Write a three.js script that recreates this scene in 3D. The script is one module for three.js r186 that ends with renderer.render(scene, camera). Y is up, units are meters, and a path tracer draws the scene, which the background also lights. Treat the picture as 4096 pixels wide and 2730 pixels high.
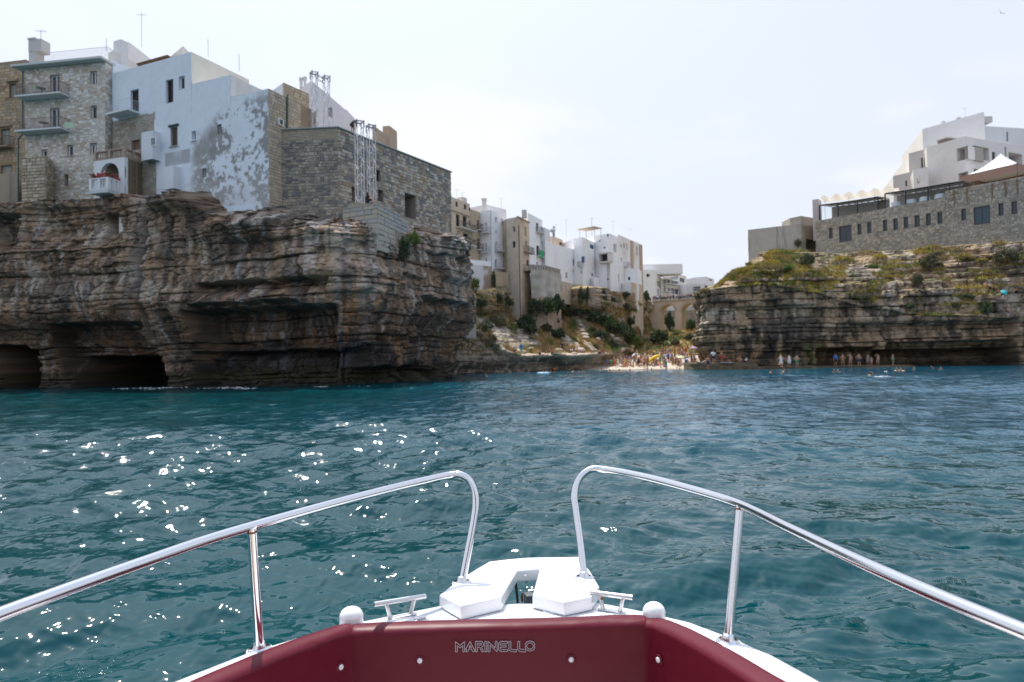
import * as THREE from 'three';
import { mergeGeometries, mergeVertices } from 'three/addons/utils/BufferGeometryUtils.js';
import { MarchingCubes } from 'three/addons/objects/MarchingCubes.js';

// ---------------------------------------------------------------- camera
const scene = new THREE.Scene();
const EYE = new THREE.Vector3(0, 2.0, 0), FPX = 2731, CX = 2048, CY = 1365;
const PITCH = Math.atan(75 / FPX), ROLL = 1.0 * Math.PI / 180;
const CF = new THREE.Vector3(0, Math.sin(PITCH), -Math.cos(PITCH));
const U0 = new THREE.Vector3(0, Math.cos(PITCH), Math.sin(PITCH)), R0 = new THREE.Vector3(1, 0, 0);
const CU = U0.clone().multiplyScalar(Math.cos(ROLL)).addScaledVector(R0, Math.sin(ROLL));
const CR = R0.clone().multiplyScalar(Math.cos(ROLL)).addScaledVector(U0, -Math.sin(ROLL));
const camera = new THREE.PerspectiveCamera(2 * Math.atan(CY / FPX) * 180 / Math.PI, 1024 / 682, 0.05, 3000);
camera.position.copy(EYE);
camera.quaternion.setFromRotationMatrix(new THREE.Matrix4().makeBasis(CR, CU, CF.clone().negate()));
camera.focus = 2.9;
camera.userData.fStop = 4.5;

// ---------------------------------------------------------------- small maths and noise
function hash(a, b = 0, c = 0) {
  let h = (Math.imul(a | 0, 374761393) + Math.imul(b | 0, 668265263) + Math.imul(c | 0, 2147483647 ^ 0x5bd1e995)) | 0;
  h = Math.imul(h ^ (h >>> 13), 1274126177); h ^= h >>> 16; h = Math.imul(h, 0x85ebca6b); h ^= h >>> 13;
  return (h >>> 0) / 4294967296;
}
let seedState = 12345;
const srand = (s) => { seedState = s | 0; };
const rnd = (a = 0, b = 1) => { seedState = (Math.imul(seedState, 1664525) + 1013904223) | 0; return a + (b - a) * ((seedState >>> 0) / 4294967296); };
const pick = (a) => a[Math.floor(rnd() * a.length) % a.length];
const clamp = (x, a = 0, b = 1) => x < a ? a : x > b ? b : x;
const lerp = (a, b, t) => a + (b - a) * t;
const sstep = (a, b, x) => { const t = clamp((x - a) / (b - a)); return t * t * (3 - 2 * t); };
function n3(x, y, z = 0) {
  const xi = Math.floor(x), yi = Math.floor(y), zi = Math.floor(z);
  let fx = x - xi, fy = y - yi, fz = z - zi;
  fx = fx * fx * (3 - 2 * fx); fy = fy * fy * (3 - 2 * fy); fz = fz * fz * (3 - 2 * fz);
  const g = (i, j, k) => hash(xi + i, yi + j, zi + k);
  const a = lerp(lerp(g(0, 0, 0), g(1, 0, 0), fx), lerp(g(0, 1, 0), g(1, 1, 0), fx), fy);
  if (fz === 0) return a;
  const b = lerp(lerp(g(0, 0, 1), g(1, 0, 1), fx), lerp(g(0, 1, 1), g(1, 1, 1), fx), fy);
  return lerp(a, b, fz);
}
function fbm(x, y, z = 0, o = 4) {
  let s = 0, a = 0.5, t = 0;
  for (let i = 0; i < o; i++) { s += a * n3(x, y, z); t += a; a *= 0.5; x = x * 2.03 + 17.1; y = y * 2.03 + 9.2; z *= 2.03; }
  return s / t;
}
const V = (x, y, z) => new THREE.Vector3(x, y, z);

// rays of the photograph's own pixel grid (4096 x 2730): used to survey where things stand
function ray(px, py) { return CF.clone().addScaledVector(CR, (px - CX) / FPX).addScaledVector(CU, (CY - py) / FPX); }
function at(px, py, d) { const r = ray(px, py); return EYE.clone().addScaledVector(r, d / -r.z); }
function atY(px, py, y) { const r = ray(px, py); return EYE.clone().addScaledVector(r, (y - EYE.y) / r.y); }
const planAt = (px, d, py = 1365) => { const p = at(px, py, d); return { x: p.x, z: p.z }; };
const zoom = (ox, oy, s) => (x, y) => [ox + x / s, oy + y / s];
const Z1 = zoom(0, 50, 1.96), Z2 = zoom(400, 100, 1.96), Z3 = zoom(1050, 250, 1.96), Z6 = zoom(1800, 750, 2.852), Z7 = zoom(2300, 800, 2.24), Z8 = zoom(2900, 400, 1.9674);
const ZD = zoom(0, 0, 0.57446);

// ---------------------------------------------------------------- sky, sun, exposure
const SUN_AZ = -22 * Math.PI / 180, SUN_EL = 66 * Math.PI / 180;
const SUN = V(Math.sin(SUN_AZ) * Math.cos(SUN_EL), Math.sin(SUN_EL), -Math.cos(SUN_AZ) * Math.cos(SUN_EL));
{
  const w = 1024, h = 512, data = new Float32Array(w * h * 4);
  for (let j = 0; j < h; j++) for (let i = 0; i < w; i++) {
    const el = ((j + 0.5) / h - 0.5) * Math.PI, az = ((i + 0.5) / w - 0.5) * 2 * Math.PI;
    const dx = Math.cos(el) * Math.cos(az), dy = Math.sin(el), dz = Math.cos(el) * Math.sin(az);
    const e = Math.max(0, dy), k = Math.pow(e, 2.0);
    let r = lerp(0.705, 0.29, k), g = lerp(0.75, 0.47, k), b = lerp(0.845, 0.82, k);
    const c = Math.max(0, dx * SUN.x + dy * SUN.y + dz * SUN.z);
    const glow = 1.1 * Math.pow(c, 24) + 0.55 * Math.pow(c, 5);
    r += glow; g += glow * 0.98; b += glow * 0.92;
    // thin high cloud, in a sheet at one height so that it flattens towards the horizon
    const q = 1 / (e + 0.16), cx = dx * q, cz = dz * q;
    const m = fbm(cx * 0.9 + 3.1, cz * 0.9 + 7.7, 0, 5), f = fbm(cx * 3.2 + 1, cz * 3.2, 3.3, 4);
    const cl = sstep(0.5, 0.74, m * 0.78 + f * 0.22) * 0.75;
    r = lerp(r, Math.max(r, 0.86), cl); g = lerp(g, Math.max(g, 0.865), cl); b = lerp(b, Math.max(b, 0.88), cl);
    // a few puffs low over the land
    const lowc = sstep(0.56, 0.72, fbm(az * 5 + 4.2, el * 16, 5.5, 4)) * sstep(0.02, 0.1, el) * sstep(0.42, 0.2, el) * 0.6;
    r = lerp(r, Math.max(r, 0.86), lowc); g = lerp(g, Math.max(g, 0.86), lowc); b = lerp(b, Math.max(b, 0.865), lowc);
    const o = (j * w + i) * 4;
    data[o] = r; data[o + 1] = g; data[o + 2] = b; data[o + 3] = 1;
  }
  const t = new THREE.DataTexture(data, w, h, THREE.RGBAFormat, THREE.FloatType);
  t.mapping = THREE.EquirectangularReflectionMapping; t.magFilter = THREE.LinearFilter; t.needsUpdate = true;
  scene.background = t; scene.environment = t;
}
const sun = new THREE.DirectionalLight(new THREE.Color(1, 0.955, 0.88), 4.2);
sun.position.copy(SUN).multiplyScalar(300).add(V(0, 0, -70));
sun.target.position.set(0, 0, -70);
sun.castShadow = true;
sun.shadow.mapSize.set(4096, 4096);
Object.assign(sun.shadow.camera, { left: -140, right: 140, top: 140, bottom: -140, near: 10, far: 700 });
scene.add(sun, sun.target);
const renderer = new THREE.WebGLRenderer({ antialias: true });
renderer.toneMapping = THREE.LinearToneMapping;
renderer.toneMappingExposure = 1.2;
renderer.shadowMap.enabled = true;

// ---------------------------------------------------------------- scene helpers
const names = new Map();
function numbered(n) { const k = names.get(n) || 0; names.set(n, k + 1); return k ? `${n}_${String(k).padStart(3, '0')}` : n; }
const lin = (r, g, b) => new THREE.Color().setRGB(r, g, b);
const mats = new Map();
function M(r, g, b, rough = 0.85, extra) {
  const key = [r, g, b, rough, JSON.stringify(extra || 0)].join();
  if (!mats.has(key)) mats.set(key, new (extra && extra.phys ? THREE.MeshPhysicalMaterial : THREE.MeshStandardMaterial)({ color: lin(r, g, b), roughness: rough, ...(extra ? Object.fromEntries(Object.entries(extra).filter(([k]) => k !== 'phys')) : {}) }));
  return mats.get(key);
}
const VC = (rough = 0.9) => M(1, 1, 1, rough, { vertexColors: true });
function mesh(name, geo, mat, parent) {
  const m = new THREE.Mesh(geo, mat); m.name = name; m.castShadow = m.receiveShadow = true;
  if (parent) parent.add(m);
  return m;
}
function tag(o, label, category, group) { o.userData = { ...o.userData, label, category }; if (group) o.userData.group = group; return o; }
function thing(name, label, category, pos = V(0, 0, 0), group) {
  const g = new THREE.Group(); g.name = numbered(name); g.position.copy(pos); scene.add(g); return tag(g, label, category, group);
}
function single(name, label, category, geo, mat, group) { const m = mesh(numbered(name), geo, mat, scene); return tag(m, label, category, group); }
function struct(name, geo, mat, label) { const m = mesh(numbered(name), geo, mat, scene); m.userData.kind = 'structure'; if (label) m.userData.label = label; return m; }
const flat = (g) => { g.deleteAttribute('normal'); return g; };
function box(w, h, d, x = 0, y = 0, z = 0, ry = 0) { const g = new THREE.BoxGeometry(w, h, d); if (ry) g.rotateY(ry); g.translate(x, y, z); return g; }
function bar(a, b, r, seg = 6) { // a round bar from a to b
  const d = b.clone().sub(a), g = new THREE.CylinderGeometry(r, r, d.length(), seg, 1);
  g.applyQuaternion(new THREE.Quaternion().setFromUnitVectors(V(0, 1, 0), d.clone().normalize()));
  g.translate((a.x + b.x) / 2, (a.y + b.y) / 2, (a.z + b.z) / 2); return g;
}
const strip = (g) => { for (const k of Object.keys(g.attributes)) if (!['position', 'normal', 'uv'].includes(k)) g.deleteAttribute(k); return g.index ? g.toNonIndexed() : g; };
const join = (list) => mergeGeometries(list.map(strip));
function gridGeo(nu, nv, fn, colors) { // fn(i, j, out) -> fills out.p, out.c
  const pos = new Float32Array((nu + 1) * (nv + 1) * 3), col = colors ? new Float32Array((nu + 1) * (nv + 1) * 3) : null;
  const out = { x: 0, y: 0, z: 0, r: 1, g: 1, b: 1 };
  for (let j = 0, k = 0; j <= nv; j++) for (let i = 0; i <= nu; i++, k += 3) {
    fn(i, j, out); pos[k] = out.x; pos[k + 1] = out.y; pos[k + 2] = out.z;
    if (col) { col[k] = out.r; col[k + 1] = out.g; col[k + 2] = out.b; }
  }
  const idx = new Uint32Array(nu * nv * 6);
  for (let j = 0, k = 0; j < nv; j++) for (let i = 0; i < nu; i++) {
    const a = j * (nu + 1) + i, b = a + 1, c = a + nu + 1, d = c + 1;
    idx[k++] = a; idx[k++] = b; idx[k++] = d; idx[k++] = a; idx[k++] = d; idx[k++] = c;
  }
  const g = new THREE.BufferGeometry();
  g.setAttribute('position', new THREE.BufferAttribute(pos, 3));
  if (col) g.setAttribute('color', new THREE.BufferAttribute(col, 3));
  g.setIndex(new THREE.BufferAttribute(idx, 1));
  g.computeVertexNormals();
  return g;
}

// ---------------------------------------------------------------- the sea
{
  srand(77);
  const waves = [];
  for (let i = 0; i < 66; i++) {
    const L = i > 47 ? 0.11 * Math.pow(2.6, rnd()) : i < 18 ? 0.3 * Math.pow(2.6, rnd()) : i < 39 ? 0.75 * Math.pow(3.4, rnd()) : 2.6 * Math.pow(2.6, rnd()), dir = 0.22 + rnd(-1, 1) * (L > 2.5 ? 0.4 : L > 0.7 ? 0.6 : 0.95);
    const k = 2 * Math.PI / L, slope = (i > 47 ? 0.026 : i < 18 ? 0.046 : i < 39 ? 0.052 : 0.016) * rnd(0.6, 1.3);
    waves.push([Math.sin(dir) * k, Math.cos(dir) * k, slope / k, rnd(0, 6.28), L]);
  }
  const rows = [], cols = [];
  for (let r = 1.2; r < 190; r *= 1 + clamp(0.0042 + r * 0.00005, 0.004, 0.011)) rows.push(r);
  rows.push(210, 250, 320, 450, 700, 1200, 2500);
  for (let a = -0.86; a <= 0.86001; a += 0.00222) cols.push(a);
  const side = []; for (let a = 0.9; a < Math.PI; a += 0.06) side.push(a); side.push(Math.PI);
  const all = [...side.map(a => -a).reverse(), ...cols, ...side];
  const nu = all.length - 1, nv = rows.length - 1;
  const ss01 = (v) => sstep(0.25, 0.75, v);
  const height = (x, z, cell) => {
    const wx = x + 0.5 * Math.sin(z * 0.31 + x * 0.11), wz = z + 0.5 * Math.sin(x * 0.27 - z * 0.13);
    const gust = 0.35 + 1.15 * ss01(fbm(x * 0.07 + 9, z * 0.07, 0, 3));
    let h = 0;
    for (const w of waves) {
      const fade = clamp((w[4] / cell - 2.2) / 2.2); if (fade <= 0) continue;
      const s = Math.sin(w[0] * wx + w[1] * wz + w[3]);
      h += w[2] * fade * (s + 0.22 * s * s * (w[4] > 1 ? 1 : 0.4)) ;
    }
    return h * gust;
  };
  const geo = gridGeo(nu, nv, (i, j, o) => {
    const r = rows[j], a = all[i]; o.x = Math.sin(a) * r; o.z = -Math.cos(a) * r;
    const cell = Math.max((rows[Math.min(j + 1, nv)] - r), r * 0.00222), inView = Math.abs(a) < 0.87;
    o.y = inView && r < 195 ? height(o.x, o.z, cell) * sstep(195, 120, r) : 0;
    // the colour of the water itself: pale sand shows through the shallows by the beach
    const sh = sstep(62, 104, r) * sstep(-0.34, 0.0, a) * sstep(0.75, 0.25, a) * sstep(0.38, 0.66, fbm(o.x * 0.045 + 5, o.z * 0.09, 0, 3) + 0.12 * sstep(85, 110, r));
    const v = 0.85 + 0.3 * fbm(o.x * 0.1, o.z * 0.1, 2, 2);
    const bl = sstep(-14, 6, o.x + 8 * (fbm(o.x * 0.08, o.z * 0.08, 6, 3) - 0.5)) * sstep(9, 26, r); // bluer to the right and away from the boat
    o.r = lerp(0.0008, 0.008, sh) * v; o.g = lerp(lerp(0.043, 0.056, bl), 0.10, sh) * v; o.b = lerp(lerp(0.052, 0.098, bl), 0.135, sh) * v;
  }, true);
  const uv = new Float32Array(geo.attributes.position.count * 2);
  for (let i = 0; i < uv.length / 2; i++) { uv[2 * i] = geo.attributes.position.getX(i) / 13.7; uv[2 * i + 1] = geo.attributes.position.getZ(i) / 13.7; }
  geo.setAttribute('uv', new THREE.BufferAttribute(uv, 2));
  // fine ripples: a tileable sum of short waves
  const N = 1024, T = 13.7, h = new Float32Array(N * N), rip = [];
  for (let i = 0; i < 86; i++) {
    const L = i > 57 ? 0.055 * Math.pow(2.4, rnd()) : 0.13 * Math.pow(13, Math.pow(rnd(), 1.1)), dir = 0.35 + rnd(-1, 1) * 1.3;
    const kx = Math.round(Math.sin(dir) * T / L), ky = Math.round(Math.cos(dir) * T / L), kk = Math.hypot(kx, ky) * 2 * Math.PI / T;
    rip.push([kx * 2 * Math.PI / N, ky * 2 * Math.PI / N, 0.026 * rnd(0.5, 1.3) / kk, rnd(0, 6.28)]);
  }
  let lo = 1e9, hi = -1e9;
  for (const [kx, ky, A, p] of rip) {
    const sx = new Float32Array(N), cx = new Float32Array(N);
    for (let x = 0; x < N; x++) { sx[x] = Math.sin(kx * x + p) * A; cx[x] = Math.cos(kx * x + p) * A; }
    for (let y = 0; y < N; y++) { const s = Math.sin(ky * y), c = Math.cos(ky * y), o = y * N; for (let x = 0; x < N; x++) h[o + x] += sx[x] * c + cx[x] * s; }
  }
  for (let i = 0; i < N * N; i++) { lo = Math.min(lo, h[i]); hi = Math.max(hi, h[i]); }
  const data = new Float32Array(N * N * 4);
  for (let i = 0; i < N * N; i++) { const v = (h[i] - lo) / (hi - lo); data[4 * i] = data[4 * i + 1] = data[4 * i + 2] = v; data[4 * i + 3] = 1; }
  const bump = new THREE.DataTexture(data, N, N, THREE.RGBAFormat, THREE.FloatType);
  bump.wrapS = bump.wrapT = THREE.RepeatWrapping; bump.magFilter = THREE.LinearFilter; bump.needsUpdate = true;
  const water = struct('sea', geo, new THREE.MeshPhysicalMaterial({ vertexColors: true, color: 0xffffff, roughness: 0.045, ior: 1.4, bumpMap: bump, bumpScale: hi - lo }));
  water.userData.label = 'choppy teal sea filling the rocky cove';
}

// ---------------------------------------------------------------- the boat
const BOAT = V(0, 0, -2);
const boat = thing('motor_boat', 'white motor boat bow with burgundy cushions and steel handrails', 'boat', BOAT);
{
  const DD = 0.866, DS = 0.085, D0 = 2.05;
  const deckY = (d) => EYE.y - DD - DS * (d - D0);
  const dk = (px, py, h = 0) => { const r = ray(px, py), dd = -r.z; const t = (-DD + DS * D0 + h) / (r.y + DS * dd); return EYE.clone().addScaledVector(r, t).sub(BOAT); };
  const L = (p) => p.clone().sub(BOAT);
  const gel = M(0.82, 0.82, 0.83, 0.28, { phys: 1, clearcoat: 0.5, clearcoatRoughness: 0.12 });
  const steel = M(0.74, 0.74, 0.76, 0.13, { metalness: 1 });
  const satin = M(0.6, 0.6, 0.61, 0.3, { metalness: 1 });
  const gasket = M(0.78, 0.78, 0.76, 0.6), rust = M(0.16, 0.06, 0.02, 0.8), rubber = M(0.02, 0.02, 0.022, 0.6), greyPlastic = M(0.12, 0.13, 0.14, 0.5);
  const up = V(0, 1, DS).normalize(); // deck normal (z towards the viewer)
  const deckQ = new THREE.Quaternion().setFromUnitVectors(V(0, 1, 0), up);

  // deck edge (outer) and cushion edge (inner), from aft on one side round the bow to aft on the other
  const outer = [[250, 2925], [702, 2730], [1001, 2613], [1200, 2552], [1357, 2508], [1534, 2472], [1760, 2427], [1900, 2424], [1962, 2424], [1985, 2431], [2005, 2421], [2070, 2417], [2125, 2417], [2142, 2427], [2160, 2417], [2240, 2411], [2360, 2408], [2433, 2421], [2577, 2450], [2750, 2491], [2927, 2557], [3076, 2622], [3272, 2730], [3680, 2960]].map(p => dk(...p));
  const cushL = [[330, 2935], [560, 2832], [791, 2730], [900, 2684], [1089, 2605], [1257, 2545], [1354, 2516], [1401, 2507]];
  const cushB = [[1401, 2507], [1560, 2503], [1800, 2496], [2050, 2490], [2300, 2482], [2500, 2476], [2592, 2475]];
  const cushR = [[2592, 2475], [2666, 2491], [2750, 2524], [2893, 2597], [3012, 2665], [3123, 2730], [3350, 2852], [3560, 2965]];
  const inner = [...cushL, ...cushB.slice(1), ...cushR.slice(1)].map(p => dk(...p));
  { // deck top with a rounded lip, and the hull sides below it
    const shape = new THREE.Shape([...outer.map(p => new THREE.Vector2(p.x, -p.z)), ...inner.slice().reverse().map(p => new THREE.Vector2(p.x, -p.z))]);
    const g = new THREE.ShapeGeometry(shape), P = g.attributes.position;
    for (let i = 0; i < P.count; i++) { const x = P.getX(i), z = -P.getY(i); P.setXYZ(i, x, deckY(-(z + BOAT.z)), z); }
    g.computeVertexNormals(); g.deleteAttribute('uv');
    mesh('deck', g, gel, boat);
    const c = V(0, 0, 0); outer.forEach(p => c.add(p)); c.multiplyScalar(1 / outer.length);
    const prof = [[0, 0], [0.012, -0.004], [0.018, -0.014], [0.018, -0.05], [0.004, -0.06], [0, -0.12], [-0.05, -0.5], [-0.16, -1.0], [-0.3, -1.5]];
    const hull = gridGeo(outer.length - 1, prof.length - 1, (i, j, o) => {
      const p = outer[i], a = outer[Math.max(0, i - 1)], b = outer[Math.min(outer.length - 1, i + 1)];
      const t = b.clone().sub(a).setY(0).normalize(), n = V(t.z, 0, -t.x); if (n.dot(p.clone().sub(c)) < 0) n.negate();
      o.x = p.x + n.x * prof[j][0]; o.y = p.y + prof[j][1]; o.z = p.z + n.z * prof[j][0];
    });
    mesh('hull', hull, gel, boat);
    // seam of the anchor locker lid
    const seam = [[1700, 2480], [1930, 2447], [2120, 2436], [2330, 2431], [2470, 2462]].map(p => dk(...p, 0.0006));
    mesh('locker_seam', new THREE.TubeGeometry(new THREE.CatmullRomCurve3(seam), 60, 0.0011, 5), M(0.5, 0.5, 0.5, 0.7), boat);
  }
  // cushions: a rounded roll over the coaming and a padded face that goes down into the cockpit
  const vinyl = M(0.105, 0.005, 0.015, 0.42, { phys: 1, specularIntensity: 0.5 });
  const thread = M(0.33, 0.11, 0.11, 0.8);
  const centre = V(0, deckY(1.2) - 0.2, -1.1 - BOAT.z);
  const RAD = 0.042, FACE = 0.52;
  function cushion(name, pts, buttons, label) {
    const curve = new THREE.CatmullRomCurve3(pts.map(p => dk(...p)), false, 'centripetal'), nu = 220, nv = 64;
    const frames = [];
    for (let i = 0; i <= nu; i++) {
      const p = curve.getPointAt(i / nu), t = curve.getTangentAt(i / nu).setY(0).normalize(), n = V(t.z, 0, -t.x);
      if (n.dot(centre.clone().sub(p)) < 0) n.negate(); frames.push([p, n]);
    }
    const len = curve.getLength();
    const bpos = buttons.map(b => b.slice());
    const surf = (i, v, bump = 0) => { // v 0..1 : over the roll, then down the face
      const [p, n] = frames[i], s = i / nu * len; let a, y, out;
      const endRound = Math.min(s, len - s), pinch = 0.010 * Math.exp(-endRound / 0.012);
      const k = v * (Math.PI * RAD + FACE);
      if (k < Math.PI * RAD) { const th = Math.PI - k / RAD; a = RAD + RAD * Math.cos(th); y = RAD * Math.sin(th) * 0.55 - pinch; out = Math.max(0, Math.cos(th)); }
      else { const q = k - Math.PI * RAD; a = 2 * RAD + q * 0.07; y = -q; out = 1; }
      let dent = 0;
      for (const b of bpos) { const ds = s - b[0], dq = (k - Math.PI * RAD) - b[1]; const r2 = ds * ds + dq * dq; dent += 0.014 * Math.exp(-r2 / 0.0009) + 0.006 * Math.exp(-(ds * ds / 0.0004 + Math.max(0, dq) ** 2 / 0.02 + Math.min(0, dq) ** 2 / 0.0006)); }
      const crease = Math.max(0, fbm(s * 5 + k * 6, k * 9 - s * 3, 13, 3) - 0.52), wr = 0.0026 * (fbm(s * 9, k * 14, 3, 3) - 0.5) + 0.006 * (fbm(s * 3, k * 3, 8, 2) - 0.5) - 0.012 * crease * Math.exp(-endRound / 0.25);
      a += out * (-dent - pinch + wr + bump);
      return V(p.x + n.x * a, p.y + y + wr + bump * (1 - out), p.z + n.z * a);
    };
    const g = gridGeo(nu, nv, (i, j, o) => { const q = surf(i, j / nv); o.x = q.x; o.y = q.y; o.z = q.z; });
    const m = mesh(name, g, vinyl, boat); if (label) m.userData.label = label;
    for (const b of bpos) {
      const i = Math.round(b[0] / len * nu), q = surf(i, (b[1] + Math.PI * RAD) / (Math.PI * RAD + FACE), 0.001), n = frames[i][1];
      const s = new THREE.SphereGeometry(0.0085, 16, 10); s.scale(1, 1, 0.45);
      s.applyQuaternion(new THREE.Quaternion().setFromUnitVectors(V(0, 0, 1), n)); s.translate(q.x, q.y, q.z);
      mesh('button', s, M(0.7, 0.66, 0.68, 0.35), m);
    }
    // stitching beside the seams at each end that shows
    for (const e of [0.012, 0.024]) for (const end of [0, 1]) {
      const i = Math.round((end ? 1 - e / len : e / len) * nu), st = [];
      for (let k = 0; k < 46; k++) { const v0 = 0.1 + k * 0.0185; st.push(bar(surf(i, v0, 0.0009), surf(i, v0 + 0.009, 0.0009), 0.0007, 4)); }
      if (e === 0.012) mesh('stitching', join(st), thread, m);
    }
    return { m, surf, frames, len, nu };
  }
  cushion('side_cushion', cushL, [[0, 0]].map(() => [0, 9]).slice(1), 'shaded side cushion');
  const back = cushion('back_cushion', cushB, [], 'front cushion with an outlined name');
  cushion('side_cushion', cushR, [], 'sunlit side cushion');
  // buttons on the faces: found where the sight lines meet the padded faces
  {
    const facePlane = (pa, pb, d0 = 2 * RAD + 0.006) => { const a = dk(...pa), b = dk(...pb), t = b.clone().sub(a).setY(0).normalize(), n = V(t.z, 0, -t.x); if (n.dot(centre.clone().sub(a)) < 0) n.negate(); return { p: a.addScaledVector(n, d0), n }; };
    const hit = (px, py, pl, lift = 0) => { const r = ray(px, py), o = L(EYE), t = pl.p.clone().addScaledVector(pl.n, lift).sub(o).dot(pl.n) / r.dot(pl.n); return o.addScaledVector(r, t); };
    const bp = facePlane([1401, 2507], [2592, 2475]), lp = facePlane([1257, 2545], [1401, 2507], 2 * RAD + 0.002), rp = facePlane([2592, 2475], [2750, 2524], 2 * RAD + 0.006);
    for (const [px, py, pl] of [[1363, 2670, lp], [1679, 2644, bp], [2285, 2640, bp], [2634, 2641, rp]]) {
      const q = hit(px, py, pl), turn = new THREE.Quaternion().setFromUnitVectors(V(0, 0, 1), pl.n);
      const ring = new THREE.TorusGeometry(0.0125, 0.0042, 8, 22); ring.scale(1, 1, 0.5); ring.applyQuaternion(turn); ring.translate(q.x - pl.n.x * 0.001, q.y, q.z - pl.n.z * 0.001);
      const s = new THREE.SphereGeometry(0.0088, 16, 10); s.scale(1, 1, 0.5); s.applyQuaternion(turn); s.translate(q.x + pl.n.x * 0.002, q.y, q.z + pl.n.z * 0.002);
      const b = mesh('button', s, M(0.72, 0.66, 0.69, 0.35), boat); mesh('button_ring', ring, vinyl, b);
    }
    // the outlined name across the front cushion
    const z = zoom(1750, 2530, 4.706), strokes = [
      [[338, 372], [338, 182], [422, 252], [508, 180], [508, 372], [476, 372], [476, 255], [424, 300], [372, 255], [372, 372], [338, 372]],
      [[512, 322], [546, 296], [612, 178], [690, 330], [716, 330], [716, 348], [690, 348], [690, 372], [668, 372], [640, 322], [600, 314], [562, 372], [530, 372], [552, 326], [512, 322]], [[612, 248], [636, 296], [594, 292], [612, 248]],
      [[714, 372], [714, 176], [830, 176], [868, 212], [862, 262], [828, 284], [868, 372], [836, 372], [798, 290], [748, 282], [748, 372], [714, 372]], [[748, 212], [820, 212], [834, 230], [820, 246], [748, 246], [748, 212]],
      [[892, 372], [892, 176], [928, 176], [928, 372], [892, 372]],
      [[952, 372], [952, 176], [1086, 298], [1086, 176], [1122, 176], [1122, 370], [988, 248], [988, 372], [952, 372]],
      [[1320, 176], [1190, 176], [1150, 212], [1150, 330], [1190, 366], [1324, 366], [1324, 330], [1200, 330], [1180, 314], [1180, 284], [1292, 284], [1292, 248], [1180, 248], [1186, 216], [1320, 212], [1320, 176]],
      [[1344, 176], [1344, 330], [1384, 366], [1488, 372], [1488, 328], [1400, 328], [1380, 310], [1380, 176], [1344, 176]],
      [[1510, 176], [1510, 330], [1548, 366], [1656, 374], [1656, 326], [1566, 326], [1546, 310], [1546, 176], [1510, 176]],
    ];
    const arc = (cy, a0, a1, up) => { const o = []; for (let i = 0; i <= 12; i++) { const a = lerp(a0, a1, i / 12); o.push([1742 + 92 * Math.cos(a), cy + up * 84 * Math.sin(a)]); } for (let i = 12; i >= 0; i--) { const a = lerp(a0, a1, i / 12); o.push([1742 + 56 * Math.cos(a), cy + up * 50 * Math.sin(a)]); } o.push(o[0]); return o; };
    strokes.push(arc(252, 0.05, Math.PI - 0.05, -1), arc(272, 0.05, Math.PI - 0.05, 1));
    const tb = [];
    for (const s of strokes) for (let i = 0; i + 1 < s.length; i++) {
      const a = hit(...z(...s[i]), bp, 0.0025), b = hit(...z(...s[i + 1]), bp, 0.0025); if (a.distanceTo(b) > 1e-5) tb.push(bar(a, b, 0.0013, 4));
    }
    mesh('lettering', join(tb), M(0.42, 0.36, 0.39, 0.7), back.m);
  }
  // cockpit below the cushions (a glimpse from other places): seat and floor
  {
    const seat = new THREE.Shape(inner.map(p => new THREE.Vector2(p.x, -p.z))), g = new THREE.ExtrudeGeometry(seat, { depth: 0.1, bevelEnabled: false }); g.rotateX(-Math.PI / 2); g.translate(0, deckY(2) - 0.62, 0);
    mesh('cockpit_seat', g, gel, boat);
  }
  // rest of the boat, unseen; console and canopy added to shade the cushions
  {
    const a = outer[0], b = outer[outer.length - 1], ia = inner[0], ib = inner[inner.length - 1], st = 5.2, yb = a.y, wd = Math.max(Math.abs(a.x), Math.abs(b.x)) + .12;
    for (const [s, o, i] of [[-1, a, ia], [1, b, ib]]) {
      const pts = [[o.x, o.z], [s * wd, o.z + 1.2], [s * wd, st], [s * (wd - .25), st], [s * (wd - .25), o.z + 1.2], [i.x, i.z]], sh = new THREE.Shape(pts.map(q => new THREE.Vector2(q[0], -q[1]))), g = new THREE.ExtrudeGeometry(sh, { depth: yb - .1, bevelEnabled: false }); g.rotateX(-Math.PI / 2); g.translate(0, .1, 0); mesh('side_deck', g, gel, boat);
    }
    mesh('transom', box(2 * wd, yb - .1, .3, 0, yb / 2 + .05, st), gel, boat);
    mesh('cockpit_floor', box(2 * wd - .4, .06, st - .2, 0, .34, st / 2 + .2), M(.5, .42, .33, .6), boat);
    mesh('helm_console', join([box(1.0, .95, .6, .25, .85, 3.3), box(.9, .5, .05, .25, 1.55, 3.05)]), M(.7, .7, .71, .35), boat);
    mesh('helm_seat', join([box(1.2, .5, .55, .2, .62, 4.4), box(1.2, .55, .14, .2, 1.1, 4.65)]), vinyl, boat);
    const top = gridGeo(12, 10, (i, j, o) => { const u = i / 12 - .5, v = j / 10; o.x = u * 2 * wd; o.z = 2.55 + v * 2.5; o.y = 2.62 - .5 * u * u - .35 * (v - .5) * (v - .5); });
    const addedCanopy = mesh('canopy', top, M(.06, .012, .02, .8, { side: 2 }), boat); for (const [x, z] of [[-wd + .1, 2.6], [wd - .1, 2.6], [-wd + .1, 5], [wd - .1, 5]]) mesh('canopy_pole', bar(V(x, yb, z), V(x, 2.5, z), .013, 8), steel, addedCanopy);  // canopy out of view, added to block the sky behind the cushions
  }
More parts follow.
